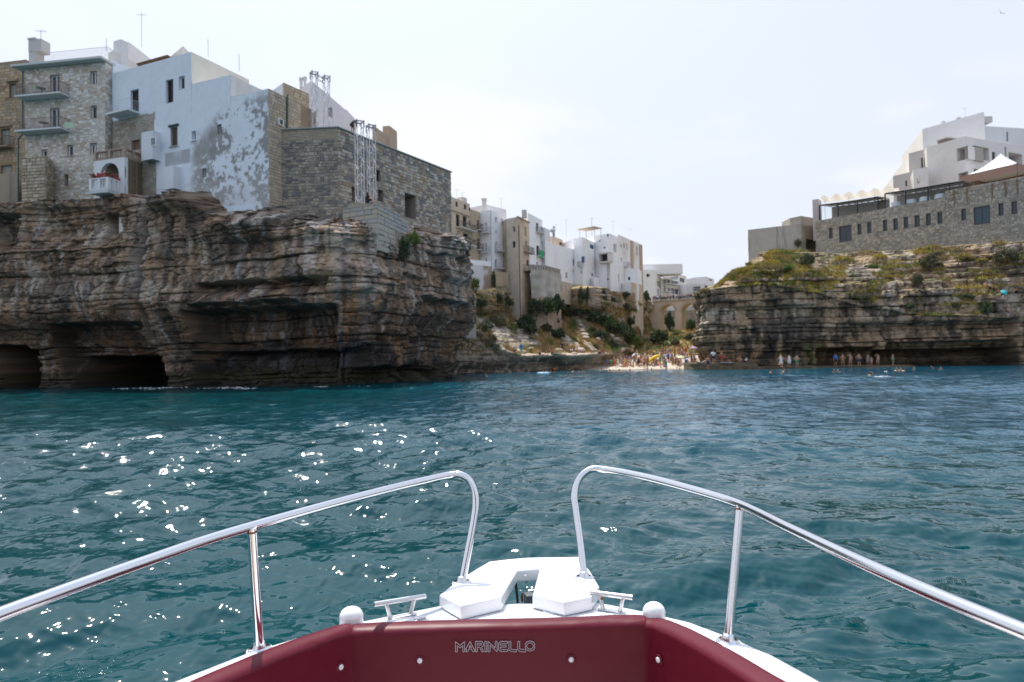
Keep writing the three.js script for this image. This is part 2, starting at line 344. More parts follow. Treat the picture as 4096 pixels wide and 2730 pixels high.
  // bow platform with its notch
  {
    const H = 0.052, top = [[1954, 2248], [2030, 2239], [2112, 2232], [2216, 2230], [2316, 2229], [2362, 2285], [2398, 2346], [2366, 2388], [2257, 2409], [2130, 2380], [2158, 2276], [2069, 2283], [2006, 2388], [1843, 2424], [1758, 2378], [1855, 2307]].map(p => dk(...p, H));
    const shape = new THREE.Shape(top.map(p => new THREE.Vector2(p.x, -p.z)));
    const B = 0.009, g = new THREE.ExtrudeGeometry(shape, { depth: H - 2 * B, bevelEnabled: true, bevelThickness: B, bevelSize: B, bevelOffset: -B, bevelSegments: 4, curveSegments: 8 });
    g.rotateX(-Math.PI / 2);
    const P = g.attributes.position; for (let i = 0; i < P.count; i++) P.setY(i, P.getY(i) + B + 0.001 + deckY(-(P.getZ(i) + BOAT.z)));
    const m = mesh('bow_platform', g, gel, boat);
    for (const [px, py] of [[1848, 2394], [2006, 2288], [2211, 2283], [2270, 2385], [2101, 2303]]) {
      const q = dk(px, py, H + 0.002), s = new THREE.CylinderGeometry(0.0055, 0.006, 0.002, 14); s.applyQuaternion(deckQ); s.translate(q.x, q.y, q.z);
      mesh('screw', s, satin, m);
    }
    // anchor roller under the notch
    const rl = dk(2085, 2392, -0.06), rr = dk(2190, 2390, -0.06);
    const cyl = bar(rl.clone().add(V(0.012, 0, 0)), rr, 0.015, 20);
    const ro = mesh('anchor_roller', cyl, M(0.5, 0.49, 0.52, 0.45), boat);
    mesh('roller_cheek', bar(rl, rl.clone().add(V(0.008, 0, 0)), 0.0165, 20), rust, ro);
    mesh('roller_bracket', box(0.006, 0.1, 0.02, rl.x, rl.y - 0.05, rl.z), satin, ro);
    mesh('anchor_shank', bar(dk(2063, 2337, -0.02), dk(2074, 2440, -0.22), 0.006, 10), rubber, ro);
    const blk = dk(2118, 2412, -0.07); mesh('anchor_stock', box(0.035, 0.07, 0.05, blk.x, blk.y, blk.z, 0.2), greyPlastic, ro);
  }
  // handrails
  function rail(pts, name, label, post, footTop) {
    const curve = new THREE.CatmullRomCurve3(pts, false, 'centripetal');
    const m = mesh(name, new THREE.TubeGeometry(curve, 260, 0.0145, 18), steel, boat); m.userData.label = label;
    const flange = (p, h) => {
      const pr = [[0.0001, 0.03], [0.0145, 0.028], [0.0165, 0.022], [0.02, 0.012], [0.022, 0.006], [0.034, 0.005], [0.036, 0.002], [0.036, 0]].map(a => new THREE.Vector2(a[0], a[1]));
      const g = new THREE.LatheGeometry(pr.reverse(), 32); g.applyQuaternion(deckQ); g.translate(p.x, p.y, p.z); const f = mesh('flange', g, steel, m);
      const r = new THREE.CylinderGeometry(0.0385, 0.0395, 0.006, 32); r.applyQuaternion(deckQ); r.translate(p.x, p.y - 0.002, p.z); mesh('gasket', r, gasket, f);
      for (const a of [0.6, 2.7, 4.8]) { const s = new THREE.SphereGeometry(0.0045, 10, 6); s.scale(1, 0.4, 1); s.translate(Math.cos(a) * 0.028, 0.006, Math.sin(a) * 0.028); s.applyQuaternion(deckQ); s.translate(p.x, p.y, p.z); mesh('screw', s, satin, f); }
    };
    flange(footTop);
    const pm = mesh('post', bar(post[0], post[1], 0.0138, 18), steel, m);
    flange(post[0]);
    mesh('weld', (() => { const g = new THREE.TorusGeometry(0.0135, 0.003, 8, 20); const d = post[1].clone().sub(post[0]).normalize(); g.applyQuaternion(new THREE.Quaternion().setFromUnitVectors(V(0, 0, 1), d)); const q = post[1].clone().addScaledVector(d, -0.012); g.translate(q.x, q.y, q.z); return g; })(), rust, pm);
  }
  const RY = EYE.y - 0.467, H = 0.052;
  {
    const foot = dk(1848, 2334, H), d0 = -(foot.z + BOAT.z), tip = atY(1800, 1901, RY), d1 = -tip.z;
    const bend = [[1868, 2230, 0.25], [1893, 2100, 0.55], [1903, 2020, 0.72], [1896, 1962, 0.83], [1872, 1917, 0.92], [1838, 1899, 0.97]].map(([x, y, t]) => L(at(x, y, lerp(d0, d1, t))));
    const run = [[1800, 1901], [1700, 1922], [1500, 1971], [1300, 2024], [1005, 2107], [800, 2170], [600, 2240], [400, 2311], [200, 2384], [0, 2458], [-300, 2576], [-900, 2820]].map(p => L(atY(p[0], p[1], RY)));
    const pf = dk(1038, 2603), ptop = L(atY(1006, 2110, RY));
    rail([foot, ...bend, ...run], 'handrail', 'handrail over the dark water beside the shaded cushion', [pf, ptop], foot);
  }
  {
    const foot = dk(2337, 2314, H), d0 = -(foot.z + BOAT.z), tip = atY(2425, 1877, RY), d1 = -tip.z;
    const bend = [[2322, 2182, 0.3], [2303, 2042, 0.62], [2297, 1991, 0.74], [2308, 1934, 0.85], [2334, 1897, 0.93], [2372, 1877, 0.98]].map(([x, y, t]) => L(at(x, y, lerp(d0, d1, t))));
    const run = [[2425, 1880], [2575, 1908], [2800, 1968], [2952, 2017], [3167, 2120], [3489, 2270], [3812, 2410], [4096, 2527], [4400, 2650], [5000, 2890]].map(p => L(atY(p[0], p[1], RY)));
    const pf = dk(2913, 2572), ptop = L(atY(2961, 2022, RY));
    rail([foot, ...bend, ...run], 'handrail', 'handrail beside the sunlit cushion', [pf, ptop], foot);
  }
  // cleats
  function cleat(bar0, bar1, base0, base1, label) {
    const hb = 0.058, a = dk(...bar0, hb), b = dk(...bar1, hb), p = dk(...base0, 0.003), q = dk(...base1, 0.003), mid = p.clone().add(q).multiplyScalar(0.5);
    const ax = b.clone().sub(a).normalize(), c = a.clone().add(b).multiplyScalar(0.5), len = a.distanceTo(b), cc = V(mid.x, c.y, mid.z);
    const A = cc.clone().addScaledVector(ax, -len / 2), B = cc.clone().addScaledVector(ax, len / 2);
    const m = mesh('cleat', bar(A, B, 0.0088, 18), satin, boat); m.userData.label = label;
    const pl = new THREE.CapsuleGeometry(0.011, p.distanceTo(q) - 0.02, 6, 16); pl.rotateZ(Math.PI / 2); pl.scale(1, 0.3, 1); pl.rotateY(-Math.atan2(q.z - p.z, q.x - p.x)); pl.translate(mid.x, mid.y, mid.z);
    mesh('base_plate', pl, satin, m);
    for (const s of [-1, 1]) mesh('leg', bar(mid.clone().addScaledVector(ax, s * len * 0.19), cc.clone().addScaledVector(ax, s * len * 0.28), 0.0075, 14), satin, m);
    return m;
  }
  cleat([1494, 2428], [1702, 2394], [1536, 2478], [1666, 2457], 'cleat beside the two deck hinges');
  const c2 = cleat([2358, 2376], [2531, 2398], [2392, 2438], [2502, 2452], 'cleat beside the round cap with rust under its bar');
  mesh('rust_stain', (() => { const g = new THREE.SphereGeometry(0.006, 8, 6); const q = dk(2408, 2394, 0.05); g.translate(q.x, q.y, q.z + 0.004); return g; })(), rust, c2);
  // round white caps on the gunwale
  for (const [px, py, w, label] of [[1400, 2508, 0.039, 'white round cap at the dark-water side'], [2622, 2490, 0.037, 'white round cap beside the rusty cleat']]) {
    const q = dk(px, py, 0), pr = [[0, 0.06], [0.2, 0.0595], [0.45, 0.057], [0.7, 0.051], [0.87, 0.043], [0.96, 0.034], [1, 0.026], [0.965, 0.0255], [0.985, 0.01], [1.02, 0]].map(a => new THREE.Vector2(Math.max(1e-4, a[0] * w), a[1]));
    const g = new THREE.LatheGeometry(pr.reverse(), 40); g.scale(1.05, 1, 0.9); g.translate(q.x, q.y, q.z - 0.02); const m = mesh('gunwale_cap', g, gel, boat); m.userData.label = label;
    const s = new THREE.SphereGeometry(0.0035, 8, 6); s.translate(q.x + 0.005, q.y + 0.012, q.z + 0.0155); mesh('screw', s, rust, m);
  }
  // hinges and the flush latch
  for (const [px, py] of [[1909, 2431], [1684, 2475]]) {
    const p = dk(px - 17, py + 1, 0.006), q = dk(px + 20, py - 6, 0.006), ax = q.clone().sub(p), parts = [];
    const m = mesh('hinge', bar(p, q, 0.0052, 14), steel, boat);
    for (const s of [-1, 1]) { const c = p.clone().add(q).multiplyScalar(0.5).add(V(s * 0.008, -0.005, s * 0.014)); const g = new THREE.CylinderGeometry(0.024, 0.025, 0.003, 24); g.scale(1, 1, 0.5); g.rotateY(-Math.atan2(ax.z, ax.x)); g.translate(c.x, c.y, c.z); mesh('leaf', g, steel, m); }
    for (const t of [0.25, 0.5, 0.75]) { const c = p.clone().lerp(q, t); mesh('groove', bar(c.clone().addScaledVector(ax, -0.008), c.clone().addScaledVector(ax, 0.008), 0.0054, 14), rubber, m); }
  }
  {
    const q = dk(2214, 2447, 0.002), g = new THREE.TorusGeometry(0.024, 0.004, 8, 30); g.rotateX(Math.PI / 2); g.scale(1.35, 0.6, 0.75); g.translate(q.x, q.y, q.z);
    const m = mesh('flush_latch', g, gel, boat), d = new THREE.CylinderGeometry(0.02, 0.02, 0.003, 24); d.scale(1.3, 1, 0.7); d.translate(q.x - 0.004, q.y, q.z); mesh('ring_pull', d, steel, m);
  }
}

// ---------------------------------------------------------------- rock
function makePath(pts, step = 0.5) { // smooth plan curve with normals that point to the water
  const c = new THREE.CatmullRomCurve3(pts.map(p => V(p.x, 0, p.z)), false, 'centripetal'); c.arcLengthDivisions = 600;
  const len = c.getLength(), n = Math.ceil(len / step), P = [];
  for (let i = 0; i <= n; i++) P.push(c.getPointAt(i / n));
  const N = P.map((p, i) => { const t = P[Math.min(n, i + 1)].clone().sub(P[Math.max(0, i - 1)]).normalize(); return V(-t.z, 0, t.x); });
  for (let k = 0; k < 10; k++) for (let i = 1; i < n; i++) N[i].add(N[i - 1]).add(N[i + 1]).normalize();
  const at_ = (s) => { const f = clamp(s / len * n, 0, n - 1e-6), i = Math.floor(f), t = f - i; return [P[i].x + (P[i + 1].x - P[i].x) * t, P[i].z + (P[i + 1].z - P[i].z) * t, N[i].x + (N[i + 1].x - N[i].x) * t, N[i].z + (N[i + 1].z - N[i].z) * t]; };
  // where the sight line through a pixel meets the curtain over this curve
  const sy = (px, py) => {
    const r = ray(px, py);
    for (let i = 0; i < n; i++) {
      const a = P[i], b = P[i + 1], ex = b.x - a.x, ez = b.z - a.z, den = r.x * ez - r.z * ex; if (Math.abs(den) < 1e-9) continue;
      const t = (a.x * ez - a.z * ex) / den, q = Math.abs(ex) > Math.abs(ez) ? (r.x * t - a.x) / ex : (r.z * t - a.z) / ez;
      if (t > 0 && q >= -0.001 && q <= 1.001) return [(i + q) / n * len, EYE.y + r.y * t];
    }
    return null;
  };
  return { len, at: at_, sy };
}
function makeStrata(seed, tMin, tMax, y0 = -4, y1 = 40) { // bedding planes
  const L = []; let y = y0, i = 0;
  while (y < y1) { const t = tMin + (tMax - tMin) * Math.pow(hash(seed, i, 3), 1.6); L.push({ y, t, p: hash(seed, i, 7) - 0.5, w: 0.7 + 2.6 * hash(seed, i, 9), o: hash(seed, i, 11) * 50, hard: hash(seed, i, 13) }); y += t; i++; }
  const table = new Int16Array(Math.ceil((y1 - y0) / 0.05) + 2);
  for (let k = 0, j = 0; k < table.length; k++) { while (j + 1 < L.length && L[j + 1].y <= y0 + k * 0.05) j++; table[k] = j; }
  return (yy) => L[table[clamp(Math.floor((yy - y0) / 0.05), 0, table.length - 1) | 0]];
}
const ss = (a, b, x) => sstep(a, b, x);
function bedded(strata, s, Y, seed, o) { // relief of bedding planes and joints; also returns block ids
  const l = strata(Y), t = clamp((Y - l.y) / l.t), q = s / (l.w * o.blockW) + l.o + 0.25 * (n3(s * 0.8, Y * 1.5, seed) - 0.5), j = Math.floor(q), fq = q - j;
  const hb = hash(seed, Math.round(l.y * 100), j), e = Math.min(t, 1 - t) * l.t, ej = Math.min(fq, 1 - fq) * l.w * o.blockW;
  o.block = hb; o.layer = l.hard; o.t = t;
  const gap = hash(seed + 5, Math.round(l.y * 100), Math.floor(s / 5)) ;
  return o.layerAmp * l.p + o.blockAmp * (hb - 0.5) - o.crevice * (0.35 + gap) * Math.exp(-e / o.crW) - o.joint * Math.exp(-ej / o.crW) * (0.4 + 0.8 * n3(s * 0.3, Y * 0.6, seed + 2));
}
// angular chunks: the rock breaks along small planes
function chunks(s, y, seed, sc) {
  const u = s / sc, v = y / (sc * 0.62), iu = Math.floor(u), iv = Math.floor(v); let b1 = 9, h = 0, dx = 0, dy = 0, b2 = 9;
  for (let j = -1; j <= 1; j++) for (let i = -1; i <= 1; i++) { const cx = iu + i + 0.15 + 0.7 * hash(iu + i, iv + j, seed), cy = iv + j + 0.15 + 0.7 * hash(iu + i, iv + j, seed + 1), d = (u - cx) ** 2 + (v - cy) ** 2; if (d < b1) { b2 = b1; b1 = d; h = hash(iu + i, iv + j, seed + 2); dx = u - cx; dy = v - cy; } else if (d < b2) b2 = d; }
  const tx = hash(Math.floor(h * 9973), 3, seed) - 0.5, ty = hash(Math.floor(h * 9973), 7, seed) - 0.3;
  return (h - 0.5) + 0.9 * (tx * dx - ty * dy) - 0.5 * Math.exp(-(Math.sqrt(b2) - Math.sqrt(b1)) * 14);
}
function cliff(name, label, path, sR, yR, ds, dy, off, color, D = [0, 0]) {
  const nu = Math.ceil((sR[1] - sR[0]) / ds), nv = Math.ceil((yR[1] - yR[0]) / dy), c = [0, 0, 0];
  const offs = new Float32Array((nu + 1) * (nv + 1)), backs = new Float32Array(offs.length);
  for (let j = 0; j <= nv; j++) for (let i = 0; i <= nu; i++) { off.b = 0; offs[j * (nu + 1) + i] = off(sR[0] + (sR[1] - sR[0]) * i / nu, yR[0] + (yR[1] - yR[0]) * j / nv); backs[j * (nu + 1) + i] = off.b; }
  const g = gridGeo(nu, nv, (i, j, o) => {
    const s = sR[0] + (sR[1] - sR[0]) * i / nu, y = yR[0] + (yR[1] - yR[0]) * j / nv, k = offs[j * (nu + 1) + i];
    const bk = backs[j * (nu + 1) + i], [x, z, nx, nz] = path.at(s); o.x = x + nx * k + D[0] * bk; o.z = z + nz * k + D[1] * bk; o.y = y;
    const flatness = j < nv ? Math.max(0, k - offs[(j + 1) * (nu + 1) + i] + backs[(j + 1) * (nu + 1) + i] - bk) / dy : 0;
    color(s, y, k, flatness, c); o.r = c[0]; o.g = c[1]; o.b = c[2];
  }, true);
  flat(g); const m = struct(name, g, VC(0.92), label); return m;
}
const mixc = (c, r, g, b, t) => { c[0] += (r - c[0]) * t; c[1] += (g - c[1]) * t; c[2] += (b - c[2]) * t; };
const pieceF = (pts) => (x) => { if (x <= pts[0][0]) return pts[0][1]; for (let i = 1; i < pts.length; i++) if (x <= pts[i][0]) return lerp(pts[i - 1][1], pts[i][1], (x - pts[i - 1][0]) / (pts[i][0] - pts[i - 1][0])); return pts[pts.length - 1][1]; };

// ---- headland under the old houses
const pathL = makePath([[-1500, 72], [-600, 67.5], [0, 64.3], [420, 62.4], [765, 58.9], [1081, 55.9], [1260, 55.6], [1420, 55.6], [1560, 59], [1700, 65], [1800, 70], [1846, 75], [1862, 80], [1856, 87], [1835, 94]].map(p => planAt(...p)));
{
  const strata = makeStrata(31, 0.32, 2.0), R = (x0, y0, x1, y1) => { x0 = Math.min(x0, 1052); x1 = Math.min(x1, 1056); const a = pathL.sy(...ZD(x0, y1)), b = pathL.sy(...ZD(x1, y0)); return [a[0], a[1], b[0], b[1]]; };
  // recesses (displayed-pixel boxes): depth, top edge sharp, floor runs out
  const rec = [[-40, 792, 48, 897, 12, .25], [140, 815, 334, 897, 12, .3], [112, 738, 330, 850, 2.6, .35], [438, 700, 770, 806, 3.0, .5], [452, 690, 700, 730, 1.4, .3], [470, 640, 764, 674, 2.2, .2], [415, 800, 862, 900, 2.3, .5], [855, 838, 1015, 905, 1.6, .5], [955, 700, 1062, 860, 1.3, .8], [975, 600, 1045, 690, 0.7, .5], [246, 488, 284, 536, 1.4, .12], [-10, 498, 46, 560, 1.6, .4], [60, 470, 240, 540, 0.5, .6], [790, 560, 830, 640, 0.45, .3], [900, 640, 960, 700, .5, .3], [1005, 846, 1080, 880, 1.2, .4], [372, 712, 400, 735, .5, .15], [500, 600, 560, 612, .5, .15], [560, 545, 800, 560, .35, .2], [0, 596, 190, 604, .5, .12], [190, 584, 240, 592, .4, .1], [30, 560, 330, 556, .3, .1]].map(r => [...R(r[0], r[1], r[2], r[3]), r[4], r[5]]);
  const add = [[360, 445, 452, 492, 1.0], [470, 503, 640, 560, 0.5], [640, 520, 800, 640, 0.55], [800, 560, 950, 680, 0.45], [240, 535, 335, 552, 0.5], [0, 560, 335, 640, 0.5], [0, 545, 240, 558, 0.35], [900, 690, 955, 860, .5], [1000, 545, 1085, 640, 0.9]].map(r => [...R(r[0], r[1], r[2], r[3]), r[4]]);
  const crackS = R(340, 800, 347, 470), streaks = [[343, 2.2], [695, 1.6], [784, 1.0], [846, 1.2], [560, .8], [228, .7], [90, .6], [1010, .9], [930, .7]].map(([x, w]) => [pathL.sy(...ZD(x, 700))[0], w]);
  const topPts = [[-260, 420], [-60, 425], [10, 428], [40, 432], [110, 418], [200, 440], [260, 440], [325, 468], [356, 462], [372, 448], [436, 452], [486, 498], [560, 492], [640, 505], [700, 512], [790, 515], [880, 535], [945, 538], [1040, 548], [1062, 566]].map(([x, y]) => pathL.sy(...ZD(x, y))).filter(Boolean);
  const sTop = pieceF([...topPts, [topPts.at(-1)[0] + 6, topPts.at(-1)[1] - 2.5], [pathL.len, 5]]);
  const o = { layerAmp: 0.5, blockAmp: 0.42, blockW: 1.8, crevice: 0.34, joint: 0.26, crW: 0.055 };
  const s0 = pathL.sy(0, 1365)[0] - 14, sEnd = pathL.len, bl = pathL.sy(...ZD(410, 830))[0], br = pathL.sy(...ZD(900, 830))[0], cs = crackS[0];
  const warp = (s, y) => y + 0.9 * (fbm(s * 0.05, 1.3, 0, 2) - 0.5) + 0.35 * (n3(s * 0.35, y * 0.3, 4) - 0.5) - 0.018 * (s - s0);
  const off = (s, y) => {
    const Y = warp(s, y), top = sTop(s) + 0.9 * (fbm(s * 0.55, 9, 0, 3) - 0.5), rough = fbm(s * 0.55, y * 0.75, 5, 5) - 0.5;
    const massive = ss(3.8, 5.5, y) * ss(0.36, 0.56, fbm(s * 0.12, y * 0.13, 6, 2));
    let k = bedded(strata, s, Y, 31, o) * (1 - 0.5 * massive) + 2.1 * (fbm(s * 0.1, y * 0.12, 1, 3) - 0.5) + 1.0 * rough + 0.28 * chunks(s, y, 7, 2.0) + 0.15 * chunks(s, y, 19, 0.55);
    k += 0.22 * (fbm(s * 2.1, y * 2.6, 8, 3) - 0.5);
    k -= 2.3 * ss(7.5, 0.3, y) - 0.5; // undercut foot
    k += 0.55 * ss(11.5, 8.6, y) * ss(5.2, 7, y);
    const jig = 1.3 * (fbm(s * 0.8, y * 0.8, 2, 3) - 0.5), jx = 1.6 * (fbm(s * 0.5, y * 0.5, 12, 3) - 0.5);
    for (const r of rec) {
      const m = ss(r[0] - r[5], r[0] + r[5], s + jx) * ss(r[2] + r[5], r[2] - r[5], s + jx) * ss(r[3] + 0.06, r[3] - 0.22, y + jig * 0.35) * ss(r[1] - 1.2, r[1] + 0.7, y + jig);
      if (m > 0) k -= r[4] * m;
    }
    for (const r of add) { const m = ss(r[0] - 1, r[0] + 1, s + jx) * ss(r[2] + 1, r[2] - 1, s + jx) * ss(r[1] - 0.3, r[1] + 0.5, y + jig * 0.5) * ss(r[3] + 0.4, r[3] - 0.3, y + jig * 0.5); if (m > 0) k += r[4] * m; }
    const cd = Math.abs(s - cs + 0.5 * (fbm(y * 0.6, 3, 0, 3) - 0.5)); k -= 1.0 * Math.exp(-cd * cd / 0.08) * ss(3.5, 5, y);
    if (y > top) k += 1.1 * (fbm(s * 0.9, y * 2.2, 33, 4) - 0.5) + 0.5 * chunks(s, y * 2, 41, 1.1) - (y - top) * 3.0 - 0.1;
    return k;
  };
  const color = (s, y, k, fl, c) => {
    const Y = warp(s, y); bedded(strata, s, Y, 31, o);
    const a = fbm(s * 0.32, y * 0.5, 21, 4), b = fbm(s * 1.7, y * 0.55, 22, 4), d = fbm(s * 3.1, y * 3.1, 23, 3), vs = fbm(s * 2.4, y * 0.12, 25, 4), sp = fbm(s * 6, y * 6, 31, 2);
    // weathered limestone: grey skin over warm buff and rust coloured beds
    c[0] = 0.29; c[1] = 0.205; c[2] = 0.14;
    mixc(c, 0.43, 0.37, 0.305, ss(0.44, 0.6, a) * ss(3.5, 8, y));
    mixc(c, 0.13, 0.092, 0.066, ss(0.48, 0.6, b) * 0.85);
    mixc(c, 0.40, 0.255, 0.155, ss(0.5, 0.85, o.block) * 0.45);
    const brown = ss(8.6, 6.4, y + 1.4 * (a - 0.5));
    mixc(c, 0.15, 0.095, 0.06, brown * 0.7);
    mixc(c, 0.36, 0.17, 0.06, ss(0.56, 0.70, vs) * (0.3 + 0.5 * brown) * ss(0.35, 0.6, a));
    mixc(c, 0.48, 0.475, 0.47, ss(0.59, 0.69, fbm(s * 1.5, y * 0.1, 41, 4)) * 0.5 * ss(0.35, 0.55, d));
    mixc(c, 0.07, 0.062, 0.056, ss(0.53, 0.66, fbm(s * 0.9, y * 0.35, 43, 4)) * 0.65);
    for (const [x, w] of streaks) { const q = Math.abs(s - x - 0.6 * (fbm(y * 0.35, x, 0, 3) - 0.5)); if (q < w) mixc(c, 0.40, 0.40, 0.42, (1 - q / w) * 0.42 * ss(0.38, 0.62, fbm(s * 3, y * 0.4, 47, 3))); }
    // green plants' stain in the crack
    // algae: black splash band and the olive tide line, with torn upper edges
    const al = 3.6 + 1.5 * (fbm(s * 0.55, y * 0.22, 51, 4) - 0.5) * 2 - 1.6 * ss(br - 1, br + 5, s) - 4.2 * ss(bl + 2, bl - 3, s);
    mixc(c, 0.024, 0.023, 0.024, ss(al + 0.25, al - 0.35, y) * 0.9);
    mixc(c, 0.13, 0.135, 0.16, ss(al + 0.1, al - 0.6, y) * ss(0.6, 0.74, fbm(s * 1.1, y * 0.35, 53, 4)) * 0.45);
    mixc(c, 0.052, 0.046, 0.018, ss(1.75, 1.35, y + 0.5 * (d - 0.5)) * 0.8);
    mixc(c, 0.03, 0.025, 0.02, ss(0.75, 0.4, y + 0.3 * (a - 0.5)) * 0.8);
    mixc(c, 0.05, 0.043, 0.038, ss(0.57, 0.66, fbm(s * 1.9, y * 0.16, 57, 4)) * 0.6); const v = 0.4 + 0.55 * d + 0.32 * sp; c[0] *= v; c[1] *= v; c[2] *= v;
  };
  cliff('headland_cliff', 'weathered layered limestone cliff with sea caves under the old houses', pathL, [s0, sEnd], [-0.6, 17.6], 0.09, 0.075, off, color);
}

// ---- ledge, slope and rock below the town, running back into the ravine
const pathM = makePath([[1500, 92], [1640, 95], [1751, 98], [2001, 105], [2200, 112.5], [2358, 121], [2450, 129], [2525, 143], [2575, 160], [2600, 176], [2618, 195], [2640, 225], [2660, 270]].map(p => planAt(...p)));
const townD = (px) => 112 + 0.085 * (px - 1926);
const slopeM = { D: [-0.25, -0.97] };
{
  const strata = makeStrata(57, 0.3, 1.1), o = { layerAmp: 0.5, blockAmp: 0.5, blockW: 1.3, crevice: 0.16, joint: 0.16, crW: 0.09 };
  const sOf = (px, d) => { const p = planAt(px, d); let best = 0, bd = 1e9; for (let s = 0; s < pathM.len; s += 0.5) { const [x, z] = pathM.at(s), q = Math.hypot(x - p.x, z - p.z); if (q < bd) { bd = q; best = s; } } return best; };
  const setback = pieceF([[0, 12], [sOf(1751, 98), 13], [sOf(2001, 105), 13], [sOf(2200, 112), 18], [sOf(2358, 121), 19], [sOf(2450, 129), 9], [sOf(2525, 143), 4.5], [sOf(2600, 176), 3], [pathM.len, 4]]);
  const ledge = pieceF([[0, 9], [sOf(1751, 98), 8.4], [sOf(1897, 102), 6.6], [sOf(1985, 104.5), 4.0], [sOf(2060, 107), 2.8], [sOf(2358, 121), 2.8], [sOf(2450, 129), 3.3], [sOf(2525, 143), 4.5], [sOf(2600, 176), 9], [pathM.len, 10]]);
  const topY = pieceF([[0, 14.5], [sOf(1751, 98), 13.4], [sOf(2001, 105), 13.8], [sOf(2200, 112), 16.8], [sOf(2358, 121), 16.2], [sOf(2525, 143), 16.4], [sOf(2600, 176), 17.5], [pathM.len, 18]]);
  const sBeach = sOf(2400, 124);
  slopeM.off = (s, y) => {
    const Y = y + 0.5 * (fbm(s * 0.07, 3, 0, 2) - 0.5), L = ledge(s) + 0.5 * (fbm(s * 0.3, 7, 0, 3) - 0.5), top = topY(s);
    let k = 0.35 * chunks(s, y, 27, 1.6) + 0.75 * bedded(strata, s, Y, 57, o) + 1.1 * (fbm(s * 0.22, y * 0.3, 3, 4) - 0.5) + 0.5 * (fbm(s * 0.9, y * 1.1, 4, 4) - 0.5) + 0.25 * (fbm(s * 3, y * 3, 4.5, 2) - 0.5);
    if (y < L) { k += 0.9 * ss(L - 1.2, L - 0.1, y) - 1.3 * ss(1.9, 0.6, y) * ss(sBeach + 4, sBeach - 4, s); return k; }
    const t = clamp((y - L) / (top - L)), lay = strata(Y), tq = clamp((lay.y - L) / (top - L)), tt = lerp(t, tq, 0.55 * n3(s * 0.2, y * 0.2, 9));
    slopeM.off.b = 2.4 * ss(0, 0.03, t) + setback(s) * (tt < .6 ? .9 * tt / .6 : .9 + .1 * (tt - .6) / .4) - 3.2 * ss(.5, .75, t) * ss(.45, .6, fbm(s * .09, 4, 3, 2)) + (y > top ? (y - top) * 6 : 0);
    k += 0.9 + 1.6 * (fbm(s * 0.3, y * 0.35, 5, 4) - 0.5) * ss(0, 0.1, t);
    return k;
  };
  slopeM.point = (s, y) => { slopeM.off.b = 0; const [x, z, nx, nz] = pathM.at(s), k = slopeM.off(s, y), b = slopeM.off.b; return V(x + nx * k + slopeM.D[0] * b, y, z + nz * k + slopeM.D[1] * b); };
  slopeM.sOf = sOf;
  const color = (s, y, k, fl, c) => {
    bedded(strata, s, y, 57, o);
    const L = ledge(s), a = fbm(s * 0.3, y * 0.5, 61, 4), b = fbm(s * 1.5, y * 1.2, 62, 4), d = fbm(s * 3.4, y * 3.4, 63, 3), g = fbm(s * 0.42, y * 0.6, 64, 4);
    c[0] = 0.31; c[1] = 0.245; c[2] = 0.185;
    mixc(c, 0.37, 0.31, 0.255, ss(0.45, 0.65, a)); mixc(c, 0.20, 0.16, 0.125, ss(0.52, 0.66, b) * 0.7); mixc(c, 0.40, 0.25, 0.15, ss(0.6, 0.9, o.block) * 0.4);
    if (y > L + 0.25) {
      const gr = ss(0.05, 1.2, fl + 1.6 * (g - 0.42));
      mixc(c, 0.33, 0.225, 0.085, gr * ss(0.40, 0.56, g) * 0.9);
      mixc(c, 0.085, 0.10, 0.03, gr * ss(0.56, 0.66, fbm(s * 0.6, y * 0.7, 66, 4)) * 0.85);
    } else if (y > L - 0.5) mixc(c, 0.46, 0.36, 0.27, 0.6);
    const al = 2.2 + 1.3 * (fbm(s * 0.35, y * 0.3, 68, 4) - 0.5) - 2.4 * ss(sBeach - 16, sBeach - 2, s);
    mixc(c, 0.09, 0.078, 0.064, ss(al + 0.3, al - 0.4, y) * 0.7 * ss(0.36, 0.52, b));
    const v = 0.72 + 0.56 * d; c[0] *= v; c[1] *= v; c[2] *= v;
  };
  cliff('ravine_slope', 'sunlit rocky ledge and dry slope below the town', pathM, [0, pathM.len], [-0.6, 20], 0.2, 0.1, slopeM.off, color, slopeM.D);
}

